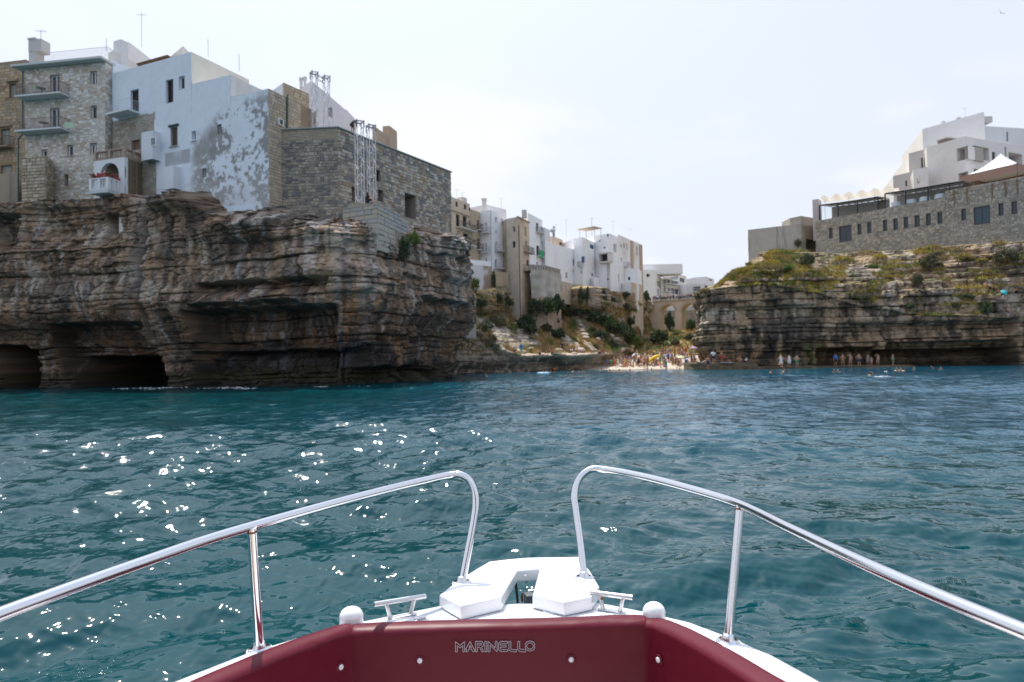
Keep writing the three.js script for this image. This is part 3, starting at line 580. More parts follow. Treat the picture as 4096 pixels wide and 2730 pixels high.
// ---- the bluff across the cove
const pathR = makePath([[2840, 300], [2832, 200], [2822, 150], [2800, 122], [2797, 110], [2822, 105], [2900, 104], [3100, 103], [3400, 101.5], [3700, 99.5], [4096, 97], [4600, 94], [5600, 90]].map(p => planAt(...p)));
const bluff = { D: [0.42, -0.907] };
{
  const strata = makeStrata(83, 0.34, 1.5), o = { layerAmp: 0.8, blockAmp: 0.95, blockW: 1.35, crevice: 0.42, joint: 0.45, crW: 0.08 };
  const sP = (px) => pathR.sy(px, 1400)[0];
  const q = [2797, 2900, 3100, 3276, 3394, 3742, 4096].map(sP), sCorner = pathR.sy(2800, 1400)[0];
  const brink = pieceF([[0, 15], [q[0] - 25, 13.5], [q[0], 10.6], [q[1], 12.4], [q[2], 12.5], [q[3], 11.2], [q[4], 9.4], [q[5], 7.2], [q[6], 6.4], [pathR.len, 6]]);
  const base = pieceF([[0, 14], [q[0] - 12, 11.6], [q[0], 11.2], [sP(2855), 13.2], [sP(2942), 16.2], [sP(3008), 20.6], [sP(3100), 20.8], [q[3], 19.9], [q[5], 19], [q[6], 18.6], [pathR.len, 18]]);
  const back = pieceF([[0, 10], [q[0] - 20, 12], [q[0], 17], [q[1], 24], [q[2], 26], [q[3], 24], [q[4], 22], [q[5], 14], [q[6], 9], [pathR.len, 8]]);
  const shelf = pieceF([[0, -9], [q[0] - 6, -9], [q[0] - 1, 1.0], [sP(3010), 1.05], [sP(3025), 0.28], [sP(3640), 0.22], [sP(3660), -9], [pathR.len, -9]]);
  const R = (x0, y0, x1, y1) => { const a = pathR.sy(...ZD(x0, y1)), b = pathR.sy(...ZD(x1, y0)); return [a[0], a[1], b[0], b[1]]; };
  const rec = [[1885, 797, 2005, 846, 5, .4], [2005, 798, 2334, 850, 6, .5], [2040, 780, 2332, 812, 2.8, .4], [1960, 735, 2330, 775, 1.6, .5], [1700, 700, 1860, 830, .5, 1.2], [1880, 770, 1990, 800, .4, .4], [1620, 745, 1660, 770, .6, .4]].map(r => [...R(r[0], r[1], r[2], r[3]), r[4], r[5]]);
  bluff.off = (s, y) => {
    const Y = y + 0.9 * (fbm(s * 0.09, 5, 0, 3) - 0.5) - 0.012 * s, B = brink(s) + 0.7 * (fbm(s * 0.25, 11, 0, 3) - 0.5), T = base(s);
    let k = bedded(strata, s, Y, 83, o) + 0.3 * chunks(s, y, 37, 1.5) + 1.5 * (fbm(s * 0.13, y * 0.2, 13, 3) - 0.5) + 0.7 * (fbm(s * 0.6, y * 0.8, 14, 4) - 0.5) + 0.22 * (fbm(s * 2.6, y * 3, 15, 2) - 0.5);
    k -= 0.9 * ss(4.5, 0.5, y);
    const jig = 1.0 * (fbm(s * 0.7, y * 0.7, 16, 3) - 0.5), jx = 1.2 * (fbm(s * 0.6, y * 0.5, 17, 3) - 0.5);
    for (const r of rec) { const m = ss(r[0] - r[5], r[0] + r[5], s + jx) * ss(r[2] + r[5], r[2] - r[5], s + jx) * ss(r[3] + 0.06, r[3] - 0.2, y + jig * 0.3) * ss(r[1] - 1.0, r[1] + 0.5, y + jig); if (m > 0) k -= r[4] * m; }
    const sh = shelf(s) + 0.15 * (fbm(s * 0.7, 3, 0, 2) - 0.5); if (y < sh) k = Math.max(k, 2.4 + 0.5 * (fbm(s * 0.5, y, 3, 3) - 0.5));
    if (y > B) {
      const t = clamp((y - B) / (T - B)), lay = strata(Y), tq = clamp((lay.y + 0.0 - B) / (T - B)), tt = lerp(t, tq, 0.8);
      bluff.off.b = back(s) * Math.pow(tt, 0.92) * (0.8 + 0.5 * fbm(s * 0.12, y * 0.1, 19, 2)) + (y > T ? (y - T) * 7 : 0); k += 0.4;
      k += 1.3 * (fbm(s * 0.35, y * 0.5, 20, 3) - 0.5) * ss(0, 0.15, t);
    }
    return k;
  };
  bluff.point = (s, y) => { bluff.off.b = 0; const [x, z, nx, nz] = pathR.at(s), k = bluff.off(s, y), b = bluff.off.b; return V(x + nx * k + bluff.D[0] * b, y, z + nz * k + bluff.D[1] * b); };
  bluff.brink = brink; bluff.base = base; bluff.sP = sP; bluff.shelf = shelf;
  const b0 = sP(2960), b1 = sP(3260), ol = sP(3255);
  const color = (s, y, k, fl, c) => {
    const Y = y + 0.9 * (fbm(s * 0.09, 5, 0, 3) - 0.5) - 0.012 * s; bedded(strata, s, Y, 83, o);
    const a = fbm(s * 0.3, y * 0.5, 71, 4), b = fbm(s * 1.3, y * 0.7, 72, 4), d = fbm(s * 3.2, y * 3.2, 73, 3), B = brink(s), g = fbm(s * 0.33, y * 0.55, 74, 4);
    c[0] = 0.33; c[1] = 0.23; c[2] = 0.145;
    mixc(c, 0.37, 0.31, 0.25, ss(0.44, 0.62, a) * ss(4, 9, y)); mixc(c, 0.40, 0.33, 0.25, ss(0.6, 0.95, o.layer) * 0.6 * ss(2, 7, y));
    mixc(c, 0.10, 0.075, 0.055, ss(0.48, 0.62, b) * 0.85); mixc(c, 0.30, 0.19, 0.095, ss(0.55, 0.9, o.block) * 0.42 * ss(8, 5, y));
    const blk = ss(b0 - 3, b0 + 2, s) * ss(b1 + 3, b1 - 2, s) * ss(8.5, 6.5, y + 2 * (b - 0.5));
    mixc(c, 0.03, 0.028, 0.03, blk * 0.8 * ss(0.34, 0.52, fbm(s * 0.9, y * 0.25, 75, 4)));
    mixc(c, 0.05, 0.042, 0.035, ss(0.56, 0.68, fbm(s * 1.1, y * 0.2, 76, 4)) * 0.6);
    mixc(c, 0.12, 0.12, 0.035, ss(2.6, 0.8, Math.abs(s - ol)) * ss(4.8, 3.2, y) * ss(0.4, 0.6, b) * 0.8);
    if (y > B - 0.1) { const gr = ss(0.8, 2.2, fl); mixc(c, 0.27, 0.215, 0.09, gr * ss(0.40, 0.55, g) * 0.7); mixc(c, 0.10, 0.11, 0.035, gr * ss(0.54, 0.64, fbm(s * 0.4, y * 0.6, 77, 3)) * 0.7); }
    mixc(c, 0.055, 0.045, 0.035, ss(1.5, 0.6, y + 1.2 * (b - 0.5)) * 0.7 * ss(sCorner - 4, sCorner + 2, s));
    if (y < shelf(s) + 0.1) mixc(c, 0.16, 0.12, 0.07, 0.5);
    const v = 0.7 + 0.6 * d; c[0] *= v; c[1] *= v; c[2] *= v;
  };
  cliff('bluff_cliff', 'stepped limestone bluff with dark overhangs across the cove', pathR, [0, pathR.len - 30], [-0.6, 23], 0.16, 0.088, bluff.off, color, bluff.D);
}

// ---- beach and the floor of the ravine
const groundH = (x, z) => {
  const d = -z, edge = 121 - 0.21 * (x - 12) + 1.2 * (fbm(x * 0.12, 4, 0, 2) - 0.5), t = d - edge;
  return t < 0 ? t * 0.11 : pieceF([[0, 0], [6, 0.75], [14, 1.5], [24, 3.0], [40, 6.2], [58, 8.6], [80, 9], [140, 14]])(t) + 0.25 * (fbm(x * 0.3, z * 0.3, 2, 3) - 0.5) * ss(10, 24, t);
};
{
  const g = gridGeo(190, 330, (i, j, o) => {
    o.x = 4 + i * 0.34 + (i > 150 ? (i - 150) * 0.6 : 0); o.z = -106 - j * 0.3 - (j > 220 ? (j - 220) * 0.7 : 0); o.y = groundH(o.x, o.z);
    const t = -o.z - (121 - 0.21 * (o.x - 12)), n = fbm(o.x * 0.25, o.z * 0.25, 4, 4), d = fbm(o.x * 2.5, o.z * 2.5, 5, 3), gr = ss(17, 24, t + 6 * (n - 0.5));
    const c = [0.52, 0.43, 0.34]; mixc(c, 0.40, 0.34, 0.28, ss(0.5, 0.65, d) * 0.5); mixc(c, 0.35, 0.25, 0.095, gr); mixc(c, 0.10, 0.125, 0.035, gr * ss(0.5, 0.62, fbm(o.x * 0.3, o.z * 0.2, 9, 3)));
    const v = 0.75 + 0.5 * d; o.r = c[0] * v; o.g = c[1] * v; o.b = c[2] * v;
  }, true);
  struct('beach', g, VC(0.95), 'crowded pebble beach and grassy ravine floor');
  // level ground behind the cliff edges, that the houses stand on
  const plate = (pts, y, label) => { const s = new THREE.Shape(pts.map(p => new THREE.Vector2(p.x, -p.z))), e = new THREE.ExtrudeGeometry(s, { depth: 6, bevelEnabled: false }); e.rotateX(-Math.PI / 2); e.translate(0, y - 6, 0); e.deleteAttribute('uv'); struct('plateau', e, M(0.3, 0.25, 0.19), label); };
  plate([[-900, 78], [0, 74], [800, 70], [1120, 66], [1380, 66], [1760, 84], [1880, 132], [2000, 143], [2380, 180], [2540, 205], [2600, 260], [2300, 330], [0, 300], [-900, 200]].map(p => planAt(...p)), 12.6, 'ground under the old town');
  plate([[2930, 146], [3276, 136], [4110, 112], [5200, 96], [5600, 200], [4200, 320], [2900, 320]].map(p => planAt(...p)), 18.4, 'ground under the hotel');
}

// ---------------------------------------------------------------- building kit
function frame(A, B) { // a vertical wall plane, A at its left end and B at its right end seen from outside
  const dx = B.x - A.x, dz = B.z - A.z, len = Math.hypot(dx, dz), ux = dx / len, uz = dz / len, nx = -uz, nz = ux, ry = Math.atan2(-uz, ux);
  const P = (u, y, o = 0) => V(A.x + ux * u + nx * o, y, A.z + uz * u + nz * o);
  const hit = (px, py, o = 0) => { const r = ray(px, py), ax = A.x + nx * o, az = A.z + nz * o, t = ((ax - EYE.x) * nx + (az - EYE.z) * nz) / (r.x * nx + r.z * nz); const q = EYE.clone().addScaledVector(r, t); return { u: (q.x - A.x) * ux + (q.z - A.z) * uz, y: q.y }; };
  const rect = (Z, [x0, y0, x1, y1], o = 0) => { const mx = (x0 + x1) / 2, my = (y0 + y1) / 2; return { u0: hit(...Z(x0, my), o).u, u1: hit(...Z(x1, my), o).u, y0: hit(...Z(mx, y1), o).y, y1: hit(...Z(mx, y0), o).y }; };
  return { A, B, len, ux, uz, nx, nz, ry, P, hit, rect };
}
const cuts = (a, b, step, extra) => { const n = Math.max(1, Math.round((b - a) / step)), s = []; for (let i = 0; i <= n; i++) s.push(a + (b - a) * i / n); for (const e of extra) if (e > a + 1e-3 && e < b - 1e-3) s.push(e); s.sort((p, q) => p - q); return s.filter((v, i) => i === 0 || v - s[i - 1] > 0.004 || extra.includes(v)); };
function wallGeo(W, { u0 = 0, u1 = W.len, y0, y1, holes = [], step = 0.5, col, rel = 0, reveal = 0.28, off = 0, seed = 1 }) {
  const us = cuts(u0, u1, step, holes.flatMap(h => [h.u0, h.u1])), ys = cuts(y0, y1, step, holes.flatMap(h => [h.y0, h.y1]));
  const pos = [], colr = [], idx = [], c = [0, 0, 0], nu = us.length;
  const put = (u, y, o) => { const p = W.P(u, y, o); pos.push(p.x, p.y, p.z); col(u, y, c); colr.push(c[0], c[1], c[2]); return pos.length / 3 - 1; };
  for (const y of ys) for (const u of us) put(u, y, off + (rel ? rel * (fbm(u * 0.9, y * 0.9, seed, 3) - 0.5) : 0));
  for (let j = 0; j + 1 < ys.length; j++) for (let i = 0; i + 1 < nu; i++) {
    const cu = (us[i] + us[i + 1]) / 2, cy = (ys[j] + ys[j + 1]) / 2;
    if (holes.some(h => cu > h.u0 && cu < h.u1 && cy > h.y0 && cy < h.y1)) continue;
    const a = j * nu + i; idx.push(a, a + 1, a + nu + 1, a, a + nu + 1, a + nu);
  }
  const quad = (p) => { const k = p.map(q => put(...q)); idx.push(k[0], k[1], k[2], k[0], k[2], k[3]); };
  for (const h of holes) {
    const f = off + 0.02, b = off - (h.deep || reveal);
    quad([[h.u0, h.y0, f], [h.u0, h.y1, f], [h.u0, h.y1, b], [h.u0, h.y0, b]]); quad([[h.u1, h.y1, f], [h.u1, h.y0, f], [h.u1, h.y0, b], [h.u1, h.y1, b]]);
    quad([[h.u0, h.y1, f], [h.u1, h.y1, f], [h.u1, h.y1, b], [h.u0, h.y1, b]]); quad([[h.u1, h.y0, f], [h.u0, h.y0, f], [h.u0, h.y0, b], [h.u1, h.y0, b]]);
  }
  const g = new THREE.BufferGeometry();
  g.setAttribute('position', new THREE.Float32BufferAttribute(pos, 3)); g.setAttribute('color', new THREE.Float32BufferAttribute(colr, 3)); g.setIndex(idx); g.computeVertexNormals();
  return g.toNonIndexed();
}
function flatPoly(pts, y, col) { // horizontal polygon with vertex colour
  const g = new THREE.ShapeGeometry(new THREE.Shape(pts.map(p => new THREE.Vector2(p.x, -p.z)))); g.rotateX(-Math.PI / 2); g.translate(0, y, 0);
  const n = g.attributes.position.count, c = new Float32Array(n * 3), t = [0, 0, 0]; col(0, y, t); for (let i = 0; i < n; i++) c.set(t, 3 * i);
  g.setAttribute('color', new THREE.BufferAttribute(c, 3)); g.deleteAttribute('uv'); return g.toNonIndexed();
}
const tint = (g, r, gg, b) => { const n = g.attributes.position.count, c = new Float32Array(n * 3); for (let i = 0; i < n; i++) { c[3 * i] = r; c[3 * i + 1] = gg; c[3 * i + 2] = b; } g.setAttribute('color', new THREE.BufferAttribute(c, 3)); g.deleteAttribute('uv'); return g.index ? g.toNonIndexed() : g; };
// plaster and stone colours by noise
const plaster = (r, g, b, seed, dirt = 0.25, dr = 0.33, dg = 0.30, db = 0.26) => (u, y, c) => {
  const a = fbm(u * 0.25, y * 0.18, seed, 4), s = fbm(u * 1.6, y * 0.16, seed + 3, 4), d = fbm(u * 2.4, y * 2.4, seed + 5, 3);
  c[0] = r; c[1] = g; c[2] = b; mixc(c, dr, dg, db, dirt * ss(0.5, 0.75, a) + dirt * 0.8 * ss(0.58, 0.74, s)); const v = 0.94 + 0.12 * d; c[0] *= v; c[1] *= v; c[2] *= v;
};
const masonry = (r, g, b, seed, bw = 0.6, bh = 0.3, vary = 0.3) => (u, y, c) => { // courses too far away to build
  const j = Math.floor(y / bh), i = Math.floor(u / bw + 0.5 * (j & 1)), h = hash(seed, i, j), a = fbm(u * 0.3, y * 0.3, seed, 4), v = (1 - vary / 2 + vary * h) * (0.75 + 0.5 * a);
  c[0] = r * v; c[1] = g * v; c[2] = b * v; mixc(c, r * 0.6, g * 0.5, b * 0.4, 0.4 * ss(0.55, 0.7, fbm(u * 0.7, y * 0.25, seed + 9, 3)));
};
const glassM = M(0.03, 0.034, 0.045, 0.08), frameW = M(0.74, 0.74, 0.73, 0.5), frameD = M(0.03, 0.032, 0.035, 0.5);
function opening(parent, W, r, style, o = {}) { // what fills a hole: window, door, shutters
  const w = r.u1 - r.u0, h = r.y1 - r.y0, cu = (r.u0 + r.u1) / 2, cy = (r.y0 + r.y1) / 2, d = -(o.deep || r.deep || 0.28) + 0.02;
  const put = (g) => { g.rotateY(W.ry); const p = W.P(cu, cy, d); g.translate(p.x, p.y, p.z); return g; };
  if (style === 'hole') { // an empty opening: the room behind it, with walls, floor, ceiling and back of plain plaster
    const D = o.room || 2.6, t = 0.06, g = join([box(w + 2 * t, h + 2 * t, t, 0, 0, -D), box(t, h + 2 * t, D, -w / 2 - t / 2, 0, -D / 2), box(t, h + 2 * t, D, w / 2 + t / 2, 0, -D / 2), box(w, t, D, 0, h / 2 + t / 2, -D / 2), box(w, t, D, 0, -h / 2 - t / 2, -D / 2)]);
    mesh('interior', put(g), o.inside || M(0.36, 0.33, 0.29), parent); return;
  }
  const f = Math.min(o.fw || 0.1, w * 0.16), fm = o.frame || frameW, bars = [box(f, h, 0.06, -w / 2 + f / 2), box(f, h, 0.06, w / 2 - f / 2), box(w - 2 * f, f, 0.06, 0, h / 2 - f / 2), box(w - 2 * f, f, 0.06, 0, -h / 2 + f / 2)];
  if (w > 0.7 && !o.single) bars.push(box(f, h - 2 * f, 0.055)); if (o.cross) bars.push(box(w - 2 * f, f * 0.8, 0.05, 0, h * 0.12));
  if (style === 'shutter') {
    const sm = o.mat || frameD, leaf = [], n = Math.max(5, Math.round(h / (o.slat || 0.09)));
    const m = mesh('window', put(join(bars)), sm, parent);
    for (const s of [-1, 1]) { const g = []; for (let i = 0; i < n; i++) { const b = box(w / 2 - f * 1.4, h / n * 0.75, 0.02); b.rotateX(0.5); b.translate(s * w / 4, -h / 2 + f + (h - 2 * f) * (i + 0.5) / n, 0); g.push(b); } mesh('shutter', put(join(g)), sm, m); }
    mesh('pane', put(box(w, h, 0.02, 0, 0, -0.06)), glassM, m);
    return m;
  }
  const m = mesh(style === 'door' ? 'door' : 'window', put(join(bars)), fm, parent);
  mesh('pane', put(box(w - f, h - f, 0.02, 0, 0, -0.01)), o.pane || glassM, m);
  if (o.sill) mesh('sill', (() => { const g = box(w + 0.24, 0.08, 0.2, 0, -h / 2 - 0.05, -d + 0.04); return put(g); })(), o.sill === true ? frameW : o.sill, m);
  if (o.lintel) mesh('lintel', put(box(w + 0.36, 0.16, 0.2, 0, h / 2 + 0.12, -d + 0.05)), o.lintel, m);
  return m;
}
function balcony(parent, W, u0, u1, y, depth, o = {}) {
  const w = u1 - u0, cu = (u0 + u1) / 2, t = o.thick || 0.16, put = (g) => { g.rotateY(W.ry); const p = W.P(cu, y, 0); g.translate(p.x, p.y, p.z); return g; };
  const m = mesh('balcony', put(box(w, t, depth, 0, -t / 2, depth / 2 + 0.03)), o.mat || M(0.62, 0.62, 0.6), parent), h = o.h || 1.0, r = o.r || 0.014, g = [];
  const line = (a, b) => { const n = Math.max(2, Math.round(a.distanceTo(b) / (o.gap || 0.14))); g.push(bar(a.clone().setY(h), b.clone().setY(h), r * 1.5, 5), bar(a.clone().setY(0.09), b.clone().setY(0.09), r, 5)); for (let i = 0; i <= n; i++) { const p = a.clone().lerp(b, i / n); g.push(bar(V(p.x, 0.0, p.z), V(p.x, h, p.z), r, 4)); } };
  const e = 0.06, A = V(-w / 2 + e, 0, depth - e), B = V(w / 2 - e, 0, depth - e); line(A, B); line(V(-w / 2 + e, 0, 0.05), A); line(B, V(w / 2 - e, 0, 0.05));
  mesh('railing', put(join(g)), o.rail || M(0.12, 0.11, 0.11, 0.5), m);
  return m;
}
// a closed volume: corners in plan, each edge i running left to right as seen from outside
function block(parent, { pts, y0, y1, col, step = 0.5, rel = 0, walls = {}, parapet = 0.4, roofCol, name = 'wall', mat }) {
  const gs = [], n = pts.length, cx = pts.reduce((a, p) => a + p.x, 0) / n, cz = pts.reduce((a, p) => a + p.z, 0) / n, fr = [];
  for (let i = 0; i < n; i++) {
    const W = frame(pts[i], pts[(i + 1) % n]); fr.push(W); const w = walls[i] || {};
    gs.push(wallGeo(W, { y0, y1, col: w.col || col, step: w.step || (walls[i] ? step : Math.max(step, 1)), rel: walls[i] ? rel : 0, holes: w.holes || [], seed: i + 3 }));
  }
  const inn = pts.map(p => { const dx = cx - p.x, dz = cz - p.z, l = Math.hypot(dx, dz), k = Math.min(0.4, l * 0.3) / l; return { x: p.x + dx * k, z: p.z + dz * k }; });
  const pc = roofCol || col;
  gs.push(flatPoly(inn, y1 - parapet, pc));
  for (let i = 0; i < n; i++) {
    const a = pts[i], b = pts[(i + 1) % n], c = inn[i], d = inn[(i + 1) % n];
    gs.push(flatPoly([a, b, d, c], y1 + 0.0, pc)); gs.push(wallGeo(frame(d, c), { y0: y1 - parapet, y1, col: pc, step: 2 }));
  }
  const m = mesh(name, mergeGeometries(gs), mat || VC(0.9), parent); return { m, fr };
}
// courses of separate stones on a wall: the largest ones are parts, the rest one mass
const stoneGeos = [0, 1, 2].map(k => {
  const c = [0.07, 0.05, 0.09][k], j = (a, s) => a + (hash(k, s, 5) - 0.5) * 0.05, F = [[-.5, -.5], [.5, -.5], [.5, .5], [-.5, .5]], inset = F.map(([x, y], i) => [j(x * (1 - 2 * c), i), j(y * (1 - 2 * c), i + 9), 0.5]), edge = F.map(([x, y]) => [x, y, 0.12]), backv = F.map(([x, y]) => [x, y, -0.5]);
  const P = [], q = (a, b, c2, d) => P.push(...a, ...b, ...c2, ...a, ...c2, ...d);
  q(...inset); for (let i = 0; i < 4; i++) { const n = (i + 1) % 4; q(edge[i], edge[n], inset[n], inset[i]); q(backv[i], backv[n], edge[n], edge[i]); }
  const g = new THREE.BufferGeometry(); g.setAttribute('position', new THREE.Float32BufferAttribute(P, 3)); return g;
});
function layStones(parent, list, o) { // list: [{W,u0,u1,y0,y1,holes}]
  const st = []; srand(o.seed || 5);
  for (const a of list) {
    let y = a.y0, k = 0;
    while (y < a.y1 - 0.05) {
      let h = Math.min(rnd(...o.h), a.y1 - y); if (a.y1 - y - h < 0.1) h = a.y1 - y;
      let u = a.u0 - rnd(0, 0.2);
      while (u < a.u1 - 0.02) {
        let w = rnd(...o.w), e = Math.min(u + w, a.u1), s = Math.max(u, a.u0);
        if (a.u1 - e < 0.12) e = a.u1; u = e + 0.001;
        const cu = (s + e) / 2, cy = y + h / 2; if (e - s < 0.06) continue;
        if (a.mask && !a.mask(cu, cy)) continue;
        if ((a.holes || []).some(q => s < q.u1 - 0.01 && e > q.u0 + 0.01 && y < q.y1 - 0.01 && y + h > q.y0 + 0.01)) { // trim against the opening
          const q = a.holes.find(q => s < q.u1 - 0.01 && e > q.u0 + 0.01 && y < q.y1 - 0.01 && y + h > q.y0 + 0.01);
          if (cy > q.y0 - 0.02 && cy < q.y1 + 0.02) { if (s < q.u0 - 0.08) st.push([a.W, s, q.u0, y, h]); if (e > q.u1 + 0.08) { st.push([a.W, q.u1, e, y, h]); } }
          continue;
        }
        if (o.round && rnd() < 0.3 && h > o.h[0] * 1.4) { const f = rnd(0.4, 0.6); st.push([a.W, s, e, y, h * f], [a.W, s, e, y + h * f, h * (1 - f)]); continue; }
        st.push([a.W, s, e, y, h]);
      }
      y += h; k++;
    }
  }
  const J = o.joint || 0.02, T = [], cols = o.colors;
  st.sort((p, q) => (q[2] - q[1]) * q[4] - (p[2] - p[1]) * p[4]);
  const ms = cols.map(c => M(...c, 0.92)), far = [], most = o.most ?? 300;
  const mat4 = new THREE.Matrix4(), Q = new THREE.Quaternion();
  // spread the individual stones over the wall rather than only the first ones of equal size
  st.forEach((s, i) => {
    const [W, a, b, y, h] = s, pr = o.proud * (0.3 + 0.9 * hash(i, 3, o.seed)), d = 0.16, cu = (a + b) / 2, cy = y + h / 2, p = W.P(cu, cy, pr - d / 2);
    const ci = Math.floor(clamp(hash(i, 9, o.seed) * 0.55 + 0.9 * (fbm(cu * 0.35, cy * 0.35, o.seed, 3) - 0.25), 0, 0.999) * cols.length), gi = i % 3;
    Q.setFromEuler(new THREE.Euler(0, W.ry, o.round ? (hash(i, 4, 4) - 0.5) * 0.12 : (hash(i, 4, 4) - 0.5) * 0.012, 'YXZ'));
    mat4.compose(p, Q, V(b - a - J, h - J, d));
    if (i < most) { const m = mesh('stone', stoneGeos[gi], ms[ci], parent); m.position.copy(p); m.quaternion.copy(Q); m.scale.set(b - a - J, h - J, d); }
    else { const g = stoneGeos[gi].clone().applyMatrix4(mat4), c = cols[ci], v = 0.9 + 0.2 * hash(i, 8, 8); tint(g, c[0] * v, c[1] * v, c[2] * v); far.push(g); }
  });
  if (far.length) { const m = mesh('stonework', mergeGeometries(far), VC(0.92), parent); m.userData.kind = 'stuff'; }
}
function antenna(p, h, label, yagi = true) {
  const g = [bar(V(0, 0, 0), V(0, h, 0), 0.022, 5)]; if (yagi) { g.push(bar(V(-0.5, h * 0.93, 0.1), V(0.5, h * 0.93, -0.1), 0.014, 4)); for (let i = 0; i < 5; i++) g.push(bar(V(-0.4 + i * 0.2, h * 0.93, -0.3), V(-0.4 + i * 0.2, h * 0.93, 0.3), 0.01, 4)); }
  const m = single('antenna', label, 'antenna', join(g), M(0.3, 0.3, 0.32, 0.5), 'rooftop antennas'); m.position.copy(p); return m;
}

// ---------------------------------------------------------------- houses on the headland
const pl = (px, d) => planAt(px, d);
const yAt = (px, py, d) => at(px, py, d).y;
const back_ = (p, W, s) => ({ x: p.x - W.nx * s, z: p.z - W.nz * s });
{
  // ---- tan house at the edge of the frame
  const A = pl(-420, 72.5), B = pl(100, 69.5), W = frame(A, B), h = thing('tan_house', 'tan stone house cut by the frame edge with louvred shutters', 'house', V(A.x, 0, A.z)), G = new THREE.Group();
  h.position.set(0, 0, 0);
  const y1 = W.hit(...Z1(175, 372)).y, w1 = W.rect(Z1, [72, 560, 126, 668]), w2 = W.rect(Z1, [3, 915, 74, 1062]), w3 = W.rect(Z1, [3, 1198, 88, 1262]);
  const col = masonry(0.27, 0.20, 0.13, 5, 0.6, 0.3, 0.2);
  block(h, { pts: [A, B, back_(B, W, 9), back_(A, W, 9)], y0: 11, y1, col, step: 0.22, rel: 0.05, walls: { 0: { holes: [w1, w2, w3] } } });
  const pale = M(0.42, 0.41, 0.38);
  opening(h, W, w1, 'shutter', { mat: pale }); opening(h, W, w2, 'shutter', { mat: pale }); opening(h, W, w3, 'shutter', { mat: pale });
  const lint = (r) => mesh('lintel', (() => { const g = box(r.u1 - r.u0 + 0.5, 0.22, 0.3); g.rotateY(W.ry); const p = W.P((r.u0 + r.u1) / 2, r.y1 + 0.3, 0.1); g.translate(p.x, p.y, p.z); return g; })(), M(0.3, 0.23, 0.15), h);
  lint(w1); lint(w2);
  balcony(h, W, w2.u0 - 0.5, w2.u1 + 0.6, w2.y0, 0.8, { mat: M(0.28, 0.22, 0.15), rail: M(0.03, 0.03, 0.03, 0.5) });
  layStones(h, [{ W, u0: W.len - 9.5, u1: W.len, y0: 13, y1: y1 - 0.3, holes: [w1, w2, w3] }], { h: [0.26, 0.36], w: [0.35, 0.8], proud: 0.02, joint: 0.012, colors: [[.42, .31, .20], [.37, .275, .175], [.46, .35, .24], [.34, .27, .20], [.47, .32, .17]], seed: 71, most: 260 });
  // low rendered wall in front of it
  const A2 = pl(-420, 70.5), B2 = pl(70, 68), W2 = frame(A2, B2), g = single('terrace_wall', 'weathered terrace wall below the tan house', 'wall', wallGeo(W2, { y0: 12.5, y1: W2.hit(...Z1(60, 1262)).y, col: plaster(.32, .27, .2, 8, .5, .1, .1, .1), step: 0.3, rel: 0.06 }), VC());
}
const gA = pl(97, 67.2), gB = pl(421, 65.8), WG = frame(gA, gB);
